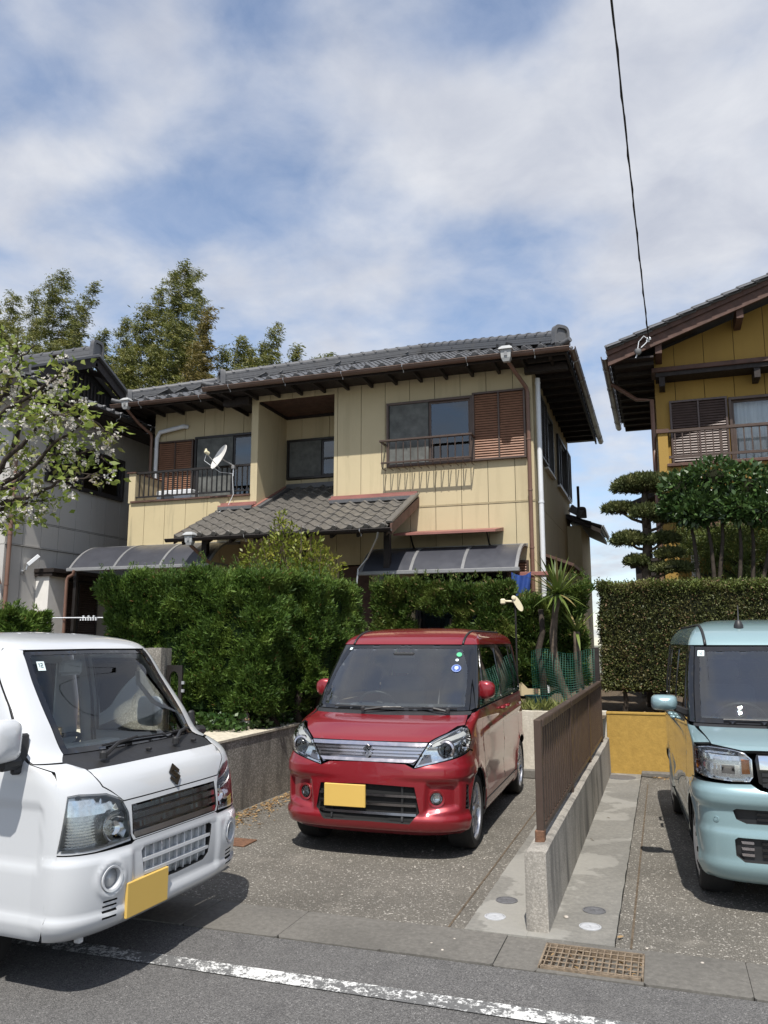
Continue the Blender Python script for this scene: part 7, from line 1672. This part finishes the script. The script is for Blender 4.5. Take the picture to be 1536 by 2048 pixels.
c.both(lambda mi: c.panel('windscreen_pillar', 'gloss_black', c.loop([('F', .680, 1.057), ('S', .725, 1.062), ('S', 1.06, 1.572), ('F', .622, 1.565)], mi), off=-.002))
wiper(c, [c.P(('F', -.22, 1.04), .02), c.P(('F', -.05, 1.05), .035), c.P(('F', .10, 1.062), .022)], [c.P(('F', -.50, 1.07), .012), c.P(('F', -.2, 1.07), .012), c.P(('F', .12, 1.063), .012)])
wiper(c, [c.P(('F', .50, 1.04), .02), c.P(('F', .38, 1.05), .035), c.P(('F', .28, 1.064), .022)], [c.P(('F', .56, 1.067), .012), c.P(('F', .38, 1.07), .012), c.P(('F', .16, 1.063), .012)])
mirror_unit(c, .87, .775, .955, 1.115, 1.225, TP)
for d_ in (.565, 3.025):
    for y_ in (-.655, .655): wheel(c, d_, y_, .278, 'steel')
a, b = c.sh.st(('F', -.585, 1.515)); stk = c.panel('inspection_sticker', 'sticker_white', [(a-.026, b-.026), (a+.026, b-.026), (a+.026, b+.026), (a-.026, b+.026)], off=.0015, thick=0, h=.02)
def digits12(c, a, b, k, par, mi=1):
    """the figures 1 2 drawn as small strips; a runs to the viewer's right"""
    def st(x0, y0, x1, y1): c.panel('figure', 'sticker_ink', [(a+x0*k, b+y0*k), (a+x1*k, b+y0*k), (a+x1*k, b+y1*k), (a+x0*k, b+y1*k)], off=.003, thick=0, h=.03, parent=par)
    st(-.55, -.55, -.38, .55); st(-.72, .25, -.55, .42)
    st(-.12, .40, .50, .55); st(.34, .02, .50, .40); st(-.12, -.10, .50, .02+.04); st(-.12, -.42, .04, -.10); st(-.12, -.58, .55, -.42)
digits12(c, a, b, .024, stk)
an = c.P(('T', .22, c.sh.t_z(1.72)), 0.0); tq = Vector((-1.25, -.28, 1.715)); m = MB(); m.lathe([(.035, -.02), (.034, .005), (.022, .035), (.012, .045)], tq, (0, 0, 1), 16); ae = c.add('aerial_base', m, 'black_trim', None, 40)
m = MB(); m.tube([tq+Vector((0, 0, .03)), tq+Vector((-.12, .02, .16))], [.006, .003], 6); c.add('aerial_rod', m, 'black_trim', ae)
# ---------------------------------------------------------------- white kei truck
def truck_disp(P):
    d, y, z = -P[..., 0], np.abs(P[..., 1]), P[..., 2]; fr = np.clip((.30-d)/.12, 0, 1)
    o = fr*.014*sstep(z, .665, .63)*sstep(z, .30, .36)
    o = o-fr*.014*sstep(z, .655, .635)*sstep(z, .36, .40)*sstep(y, .40, .36)      # shallow centre field of the bumper
    o = o+fr*.010*np.exp(-((np.hypot((y-.52)*1.0, z-.545)-.075)/.012)**2)
    sd = np.clip((d-.257)/.012, 0, 1); o = o-.010*sd*sstep(z, .895, .880)*sstep(z, .60, .64)
    o = o+.014*sstep(z, .405, .390)
    return o
lev = [(.285, .11, .69, .24, 1.36, .06), (.315, .055, .715, .26, 1.38, .06), (.40, .012, .732, .28, 1.38, .06), (.55, .0, .737, .28, 1.38, .06), (.70, .008, .7375, .28, 1.38, .06), (.88, .035, .7375, .28, 1.38, .06), (.98, .070, .735, .27, 1.38, .06), (1.03, .125, .730, .25, 1.38, .06), (1.065, .20, .725, .23, 1.38, .06), (1.095, .28, .72, .21, 1.38, .06),
       (1.25, .395, .70, .20, 1.38, .06), (1.45, .54, .655, .19, 1.38, .06), (1.605, .645, .612, .18, 1.38, .06), (1.642, .685, .598, .18, 1.38, .06), (1.675, .77, .56, .18, 1.37, .08), (1.70, .90, .47, .18, 1.35, .1), (1.715, 1.02, .32, .1, 1.30, .08), (1.722, 1.12, .05, .02, 1.20, .02)]
THZ = -.065
c = Car('kei_truck', 'white kei truck with chrome grille standing at the roadside', 'truck', Shell(lev, 3.6, truck_disp), (-2.52, 3.94, THZ), R(-2.25))
WP = 'white_paint_car'
# front skin
half = [('F', 0, .295), ('F', .50, .30), ('S', .20, .30), ('S', .243, .30), ('S', .245, .672), ('S', .18, .676), ('F', .60, .672), ('F', .385, .672), ('F', .36, .684), ('F', 0, .684)]
it = [('F', 0, .445), ('F', .24, .452), ('F', .285, .48), ('F', .315, .625), ('F', .29, .640), ('F', 0, .640)]
a_, b_ = c.sh.st(('F', .52, .545)); fg = [(a_+.060*math.cos(2*math.pi*i/26), b_+.060*math.sin(2*math.pi*i/26)) for i in range(26)]; fgm = [(-x, y) for x, y in fg]
slots = []
for k in range(4):
    z = .375+.022*k; s_ = c.loop([('F', .475, z), ('F', .555, z+.001), ('F', .558, z+.010), ('F', .478, z+.009)], False, .03); slots += [s_, [(-x, y) for x, y in s_]]
bmp = c.panel('front_bumper', WP, sym(half), [sym(it), fg, fgm]+slots, thick=.03, h=.014)
c.panel('bumper_intake', 'light_plastic', sym(it), off=-.035, thick=0, parent=bmp)
for k in range(-4, 5):
    y = k*.067
    if abs(y) < .29: c.panel('intake_bar', 'truck_white', [(a, b) for a, b in c.loop([('F', y-.005, .45), ('F', y+.005, .45), ('F', y+.005, .638), ('F', y-.005, .638)])], off=-.014, thick=.02, parent=bmp, h=.02)
for z, yw in ((.51, .29), (.575, .30)): c.panel('intake_bar', 'truck_white', sym([('F', 0, z-.008), ('F', yw, z-.008), ('F', yw, z+.008), ('F', 0, z+.008)]), off=-.002, thick=.03, parent=bmp)
def tf(mi):
    cc = mir(c.P(('Q', a_, b_), .0), mi); n = mir(c.Nv(('Q', a_, b_)), mi); m = MB(); m.lathe([(.062, -.004), (.060, .008), (.050, .006), (.047, -.02)], cc, n, 28, cap=False); f = c.add('fog_lamp_bezel', m, WP, bmp, 40)
    m = MB(); m.lathe([(.05, -.02), (.03, -.026), (.001, -.026)], cc, n, 24); c.add('fog_blank', m, 'white_plastic', f, True)
    for k in range(4): z = .375+.022*k; c.panel('vent_slot', 'light_plastic', c.loop([('F', .475, z), ('F', .555, z+.001), ('F', .558, z+.010), ('F', .478, z+.009)], mi, .03), off=-.02, thick=0, parent=bmp, h=.03)
c.both(tf)
m = MB(); m.box(-.006, .010, -.43, -.10, .335, .50, .004); c.add('number_plate', m, 'yellow_plate')
# grille
gr = [('F', 0, .692), ('F', .355, .692), ('F', .378, .72), ('F', .372, .855), ('F', 0, .858)]
fr_ = [('F', 0, .688), ('F', .372, .688), ('F', .392, .72), ('F', .40, .83), ('F', .425, .878), ('F', 0, .878)]
c.panel('grille_surround', WP, sym(fr_), [sym(gr)], thick=.03)
g = c.panel('grille', 'smoke_chrome', sym(gr), off=-.026, thick=.01)
for z, h_, o in ((.838, .015, .0), (.800, .017, -.004), (.760, .020, -.004), (.715, .018, -.002)): c.panel('grille_bar', 'chrome', sym([('F', 0, z-h_), ('F', .366, z-h_), ('F', .366, z+h_*.5), ('F', 0, z+h_*.5)]), off=o, thick=.018, parent=g)
# bonnet panel with badge
c.panel('bonnet', WP, sym([('F', 0, .884), ('F', .42, .884), ('F', .49, .94), ('F', .528, .965), ('F', .541, 1.0), ('F', .548, 1.040), ('F', 0, 1.042)]), thick=.02)
ex = Vector((0, 1, 0)); pb_ = ('F', 0, .945); emblem_S(c, c.P(pb_, .003), ex, c.Nv(pb_).cross(Vector((0, 1, 0))).normalized()*1.0 if False else Vector((-.35, 0, .94)), c.Nv(pb_), .095, 'badge_dark')
# corner skins, lamps
def sides(mi):
    hl = [('F', .388, .700), ('F', .398, .83), ('F', .435, .895), ('F', .52, .932), ('S', .125, .945), ('S', .155, .94), ('S', .168, .692), ('F', .60, .690)]
    lo = c.loop(hl, mi, .014)
    fs = [('F', .392, .690), ('F', .60, .680), ('S', .18, .682), ('S', .244, .680), ('S', .244, 1.045), ('S', .36, 1.075), ('F', .60, 1.072), ('F', .555, 1.044), ('F', .548, 1.0), ('F', .535, .962), ('F', .495, .936), ('F', .43, .890), ('F', .40, .83)]
    c.panel('front_corner', WP, c.loop(fs, mi), [lo], thick=.02, h=.02)
    b = c.panel('headlamp', 'lamp_silver', lo, off=-.06, thick=0, h=.02); c.panel('lamp_rim', 'lamp_grey', lo, [inset(lo, .009)], off=-.002, thick=.06, parent=b); c.panel('lens', 'clear_lens', lo, off=.003, thick=0, parent=b, h=.02)
    c.panel('signal_reflector', 'reflector', c.loop([('F', .425, .842), ('F', .445, .885), ('F', .53, .918), ('S', .16, .92), ('S', .165, .845)], mi), off=-.035, thick=.015, parent=b)
    p = ('F', .475, .768); cc = mir(c.P(p, -.015), mi); n = mir(c.Nv(p), mi); n = Vector((1, n.y*.35, .05)); m = MB(); m.lathe([(.080, .0), (.074, -.012), (.056, -.034), (.03, -.048), (.012, -.052)], cc, n, 28, cap=False); c.add('reflector', m, 'chrome', b, True)
    m = MB(); m.lathe([(.014, -.05), (.014, -.02), (.008, -.014), (.001, -.013)], cc, n, 12); c.add('bulb', m, 'clear_lens', b, True)
    for k in range(9): z = .70+.014*k; c.panel('lamp_flute', 'lamp_silver', c.loop([('F', .575, z), ('S', .165, z), ('S', .165, z+.006), ('F', .575, z+.006)], mi, .03), off=-.045, thick=.006, parent=b, h=.03)
    # A-pillar and door
    c.panel('windscreen_pillar', WP, c.loop([('F', .555, 1.108), ('F', .605, 1.078), ('S', .362, 1.080), ('S', .56, 1.33), ('S', .76, 1.585), ('S', .74, 1.635), ('F', .50, 1.618), ('F', .512, 1.60)], mi), thick=.02)
    door = [('S', .257, .302), ('S', .52, .302)]+arc((.86, .262), .32, 8, 172, 16)+[('S', 1.24, .302), ('S', 1.25, 1.05), ('S', 1.24, 1.60), ('S', .785, 1.60), ('S', .58, 1.34), ('S', .372, 1.075), ('S', .257, 1.045)]
    win = [('S', .46, 1.075), ('S', 1.20, 1.075), ('S', 1.19, 1.555), ('S', .83, 1.555), ('S', .64, 1.32)]
    wl = c.loop(win, mi, .03); dl = c.loop(door, mi)
    d_ = c.panel('door', WP, dl, [wl], thick=.02, h=.022)
    c.panel('window_seal', 'black_trim', wl, [inset(wl, .022)], off=.001, thick=.02, parent=d_); c.panel('door_glass', 'truck_screen', wl, off=-.012, thick=0, parent=d_)
    sg = -1 if mi else 1; p = mir(c.P(('S', 1.12, .95)), mi); m = MB(); m.tube([p+Vector((.07, .004*sg, 0)), p+Vector((.055, .026*sg, 0)), p+Vector((-.055, .026*sg, 0)), p+Vector((-.07, .004*sg, 0))], [.010, .012, .012, .010], 8); c.add('door_handle', m, 'black_trim', d_, True)
    c.panel('rear_pillar', WP, c.loop([('S', 1.248, .302), ('R', .70, .302), ('R', .60, 1.60), ('S', 1.25, 1.60)], mi), thick=.02)
    c.panel('roof_rail', WP, c.loop([('S', .745, 1.605), ('S', 1.25, 1.605), ('R', .59, 1.605), ('R', .585, 1.64), ('S', .75, 1.64)], mi), thick=.02)
    c.panel('pillar_seam', 'black_trim', c.loop([('S', .249, 1.047), ('S', .368, 1.077), ('S', .572, 1.336), ('S', .775, 1.602), ('S', .770, 1.602), ('S', .567, 1.336), ('S', .362, 1.081), ('S', .249, 1.051)], mi, .05), off=-.004, thick=0)
    # mirror on its bracket
    m = MB(); n_ = 16; vs = []; fs_ = []; yc, zc_, hy, hz = .865, 1.20, .095, .10
    rings = [(-.03, .9), (-.01, 1.0), (.05, 1.0), (.08, .88), (.095, .6), (.10, .2)]
    for (dx, k) in rings:
        for j in range(n_):
            a = 2*math.pi*j/n_; ca, sa = math.cos(a), math.sin(a); vs.append((-.45+dx, (yc+hy*k*math.copysign(abs(ca)**.45, ca))*sg, zc_+hz*k*math.copysign(abs(sa)**.45, sa)))
    for q in range(len(rings)-1): fs_ += [(q*n_+j, q*n_+(j+1) % n_, (q+1)*n_+(j+1) % n_, (q+1)*n_+j) for j in range(n_)]
    fs_ += [tuple(range(n_))[::-1], tuple((len(rings)-1)*n_+j for j in range(n_))]; fs_ = fs_ if not mi else [f[::-1] for f in fs_]
    if not mi: vs = [(-.74-(y-.76)*.95+(x+.45)*.3, .755+(y-.76)*.25+(x+.45)*.6, z) for x, y, z in vs]
    m.add(vs, fs_); mo = c.add('door_mirror', m, WP, None, 50); m = MB(); m.bar((-.44, .72*sg, 1.09), (-.455, .85*sg, 1.085), .09, .06, .02); m.bar((-.43, .725*sg, 1.03), (-.45, .715*sg, 1.22), .08, .035, .01); c.add('mirror_bracket', m, 'black_trim', mo)
    if not mi: m = MB()
    else:
        m = MB(); m.box(-.484, -.480, (yc-.07)*sg, (yc+.07)*sg, zc_-.08, zc_+.08); c.add('mirror_glass', m, 'chrome', mo)
    wheel(c, .86, .63*sg, .262, 'steel'); wheel(c, 2.60, .63*sg, .262, 'steel')
    m = MB(); m.box(-1.2, -.53, .44*sg, .52*sg, .25, .62); c.add('wheel_housing', m, 'dark_void')
c.both(sides)
c.panel('cowl', 'black_trim', sym([('F', 0, 1.046), ('F', .548, 1.044), ('F', .597, 1.074), ('F', .60, 1.082), ('F', .553, 1.106), ('F', 0, 1.100)]), off=-.006)
front_glass(c, [('F', 0, 1.102), ('F', .548, 1.108), ('F', .510, 1.592), ('F', .492, 1.612), ('F', 0, 1.617)], .035, 'truck_screen')
wiper(c, [c.P(('F', -.40, 1.066), .02), c.P(('F', -.22, 1.095), .04), c.P(('F', -.02, 1.125), .022)], [c.P(('F', -.30, 1.115), .012), c.P(('F', -.02, 1.126), .012), c.P(('F', .24, 1.122), .012)])
wiper(c, [c.P(('F', .22, 1.070), .02), c.P(('F', .34, 1.098), .04), c.P(('F', .47, 1.128), .022)], [c.P(('F', .22, 1.118), .012), c.P(('F', .44, 1.126), .012), c.P(('F', .52, 1.128), .012)])
for y in (-.02, .42): p = c.P(('F', y, 1.07), .004); m = MB(); m.box(p.x-.015, p.x+.015, p.y-.012, p.y+.012, p.z-.004, p.z+.012, .004); c.add('washer_nozzle', m, 'black_trim')
tt = float(c.sh.t_z(1.642)); tm = c.sh.tmax-.002; E = c.sh.A+c.sh.B+c.sh.A
t2 = float(c.sh.t_z(1.621))
c.panel('roof', WP, c.loop([('Q', -E, tt), ('Q', -c.sh.A*1.02, tt), ('F', -.50, 1.621), ('F', 0, 1.624), ('F', .50, 1.621), ('Q', c.sh.A*1.02, tt), ('Q', E, tt), ('Q', E, tm), ('Q', -E, tm)], step=.04), h=.035)
for y in (-.22, 0, .22): m = MB(); m.tube([(-.93, y, 1.686), (-1.0, y, 1.702), (-1.3, y, 1.708)], [.006, .014, .012], 6); c.add('roof_rib', m, WP, None, True)
# cab rear wall with a window, interior
m = MB(); x0, x1 = -1.385, -1.365
for (a, b, d, e) in ((-.70, .70, .40, 1.10), (-.70, -.48, 1.10, 1.52), (.48, .70, 1.10, 1.52), (-.64, .64, 1.52, 1.66)): m.box(x0, x1, a, b, d, e)
rw = c.add('cab_rear_wall', m, WP); m = MB(); m.box(-1.376, -1.372, -.48, .48, 1.10, 1.52); c.add('rear_window', m, 'truck_screen', rw)
m = MB(); m.box(-.66, -.28, -.64, .64, .78, 1.085, .05); m.box(-.52, -.36, -.52, .0, 1.06, 1.13, .04); c.add('dashboard', m, 'light_plastic')
m = MB(); m.box(-1.34, -.3, -.66, .66, .40, .46); c.add('cabin_floor', m, 'dash')
for y in (-.33, .33): seat(c, .90, y, .58, 'seat_cloth', .5, True, .34)
steering(c, Vector((-.66, -.33, 1.08)), R(60), .19)
m = MB(); m.box(-.80, -.77, -.12, .06, 1.47, 1.56, .02); c.add('rear_view_mirror', m, 'light_plastic')
m = MB(); m.tube([c.P(('S', .60, 1.24), -.05), c.P(('S', .66, 1.30), -.10), c.P(('S', .76, 1.42), -.10), c.P(('S', .80, 1.48), -.05)], .014, 8); c.add('grab_handle', m, 'light_plastic', None, True)
m = MB(); m.box(-.82, -.72, -.50, -.16, 1.575, 1.60, .01); m.box(-.82, -.72, .16, .50, 1.575, 1.60, .01); c.add('sun_visor', m, 'light_plastic')
# chassis and load bed
m = MB(); m.box(-3.3, -.25, -.42, .42, .27, .42); c.add('chassis', m, 'dark_void')
m = MB(); m.box(-.17, -.13, -.585, -.555, .255, .30, .006); c.add('tow_hook', m, 'white_paint_car')
m = MB(); m.box(-3.36, -1.42, -.72, .72, .62, .68); lb = c.add('load_bed', m, WP)
for (a, b, d, e, nm) in ((-3.36, -1.42, .70, .735, 'side_gate'), (-3.36, -1.42, -.735, -.70, 'side_gate'), (-3.385, -3.361, -.735, .735, 'tail_gate'), (-1.44, -1.405, -.735, .735, 'head_board')): m = MB(); m.box(a, b, d, e, .682, .97, .006); c.add(nm, m, WP, lb)
m = MB(); m.tube([(-1.42, -.66, .97), (-1.42, -.66, 1.62), (-1.42, .66, 1.62), (-1.42, .66, .97)], .02, 8); c.add('guard_frame', m, WP, lb, 40)
a, b = c.sh.st(('F', -.445, 1.535)); stk = c.panel('inspection_sticker', 'sticker_white', [(a-.026, b-.028), (a+.026, b-.028), (a+.026, b+.028), (a-.026, b+.028)], off=.0015, thick=0, h=.02); digits12(c, a, b+.004, .024, stk)
# ---------------------------------------------------------------- small things
# cream feed-horn arm left standing above the conifer shrub
t = empty('antenna_arm', (-1.66, 9.7, .8), 'cream plastic antenna arm on a pole behind the red car', 'antenna')
a0 = atY(1030, 1208, 9.7); m = MB(); m.tube([(a0.x, 9.72, .8), (a0.x, 9.72, a0.z-.02)], .012, 8); m.build('pole', 'dark_metal', t)
u = Vector((.50, 0, -.87)); v = Vector((.87, 0, .50))
def lozenge(c, L, W, th, n=20): return [(c+u*(L*math.copysign(abs(math.cos(2*math.pi*i/n))**.7, math.cos(2*math.pi*i/n)))+v*(W*math.sin(2*math.pi*i/n))) for i in range(n)]
def slab(m, pts, th):
    n = len(pts); m.add([tuple(p+Vector((0, -th, 0))) for p in pts]+[tuple(p+Vector((0, th, 0))) for p in pts], [tuple(range(n)), tuple(range(n, 2*n))[::-1]]+[(i, n+i, n+(i+1) % n, (i+1) % n) for i in range(n)])
m = MB(); slab(m, lozenge(a0+Vector((.035, 0, .005)), .105, .035, .02), .02); m.build('housing', 'cream_plastic', t)
m = MB(); m.lathe([(.026, 0), (.026, .012), (.014, .016), (.001, .016)], a0+Vector((-.01, -.02, .075)), (0, -1, 0), 16); m.build('cap', 'cream_plastic', t)
m = MB(); m.tube([a0+Vector((.0, 0, .03)), a0+Vector((-.13, -.01, .035))], .013, 8); m.build('arm', 'cream_plastic', t, smooth=True)
m = MB(); m.box(a0.x-.175, a0.x-.115, 9.67, 9.73, a0.z+.0, a0.z+.065, .012); m.build('end_block', 'cream_plastic', t)
# blue cloth hung behind the shrubs
m = MB(); c0 = atY(1043, 1158, 11.2)
m.sheet(lambda a, b: (c0.x-.14+.28*a*(1-.3*b), 11.2+.03*math.sin(a*12+b*3), c0.z+.10-.62*b-.05*math.sin(a*3.1)), 14, 10); m.build('blue_cloth', 'blue_cloth', smooth=True, label='blue cloth hanging behind the yucca beside the house corner', cat='cloth')
# reddish trough on brackets at the house corner
t = empty('window_box', (-1.95, 12.4, 2.6), 'narrow reddish-brown shelf at the house corner below the curved canopy', 'shelf'); box('shelf_board', 'red_flashing', t, -2.05, -1.55, 12.35, 12.75, 2.60, 2.66, .005); box('bracket', 'barge_wood', t, -1.98, -1.94, 12.4, 12.98, 2.50, 2.599)
# garden figurine among the ivy
t = empty('garden_figurine', (-4.2, 7.72, .69), 'small painted garden figurine standing in the ivy under the hedge', 'figurine')
o3 = Vector((-4.2, 7.72, .69)); m = MB(); m.lathe([(.055, 0), (.062, .03), (.058, .08), (.048, .12), (.040, .15), (.030, .165)], o3, n=16); m.build('robe', 'figure_white', t, smooth=40)
m = MB(); m.lathe([(.012, .16), (.026, .172), (.033, .195), (.030, .22), (.016, .236), (.001, .24)], o3, n=14); m.build('head', 'terracotta', t, smooth=True)
m = MB(); m.lathe([(.034, .205), (.037, .222), (.026, .243), (.001, .25)], o3+Vector((.003, .006, 0)), n=14); m.build('hair', 'bark', t, smooth=True)
for sg in (-1, 1): m = MB(); m.tube([o3+Vector((.042*sg, -.005, .14)), o3+Vector((.060*sg, -.03, .105)), o3+Vector((.02*sg, -.055, .10))], [.013, .012, .010], 8); m.build('arm', 'terracotta', t, smooth=True)
# round white outlet cap above the truck roof
m = MB(); m.lathe([(.035, -.95), (.035, 0), (.05, .01), (.05, .08), (.035, .11), (.001, .115)], (-9.2, 10.2, 1.62), n=16); m.build('vent_pipe', 'white_plastic', smooth=40, label='small white capped vent pipe standing beside the round bush', cat='vent')
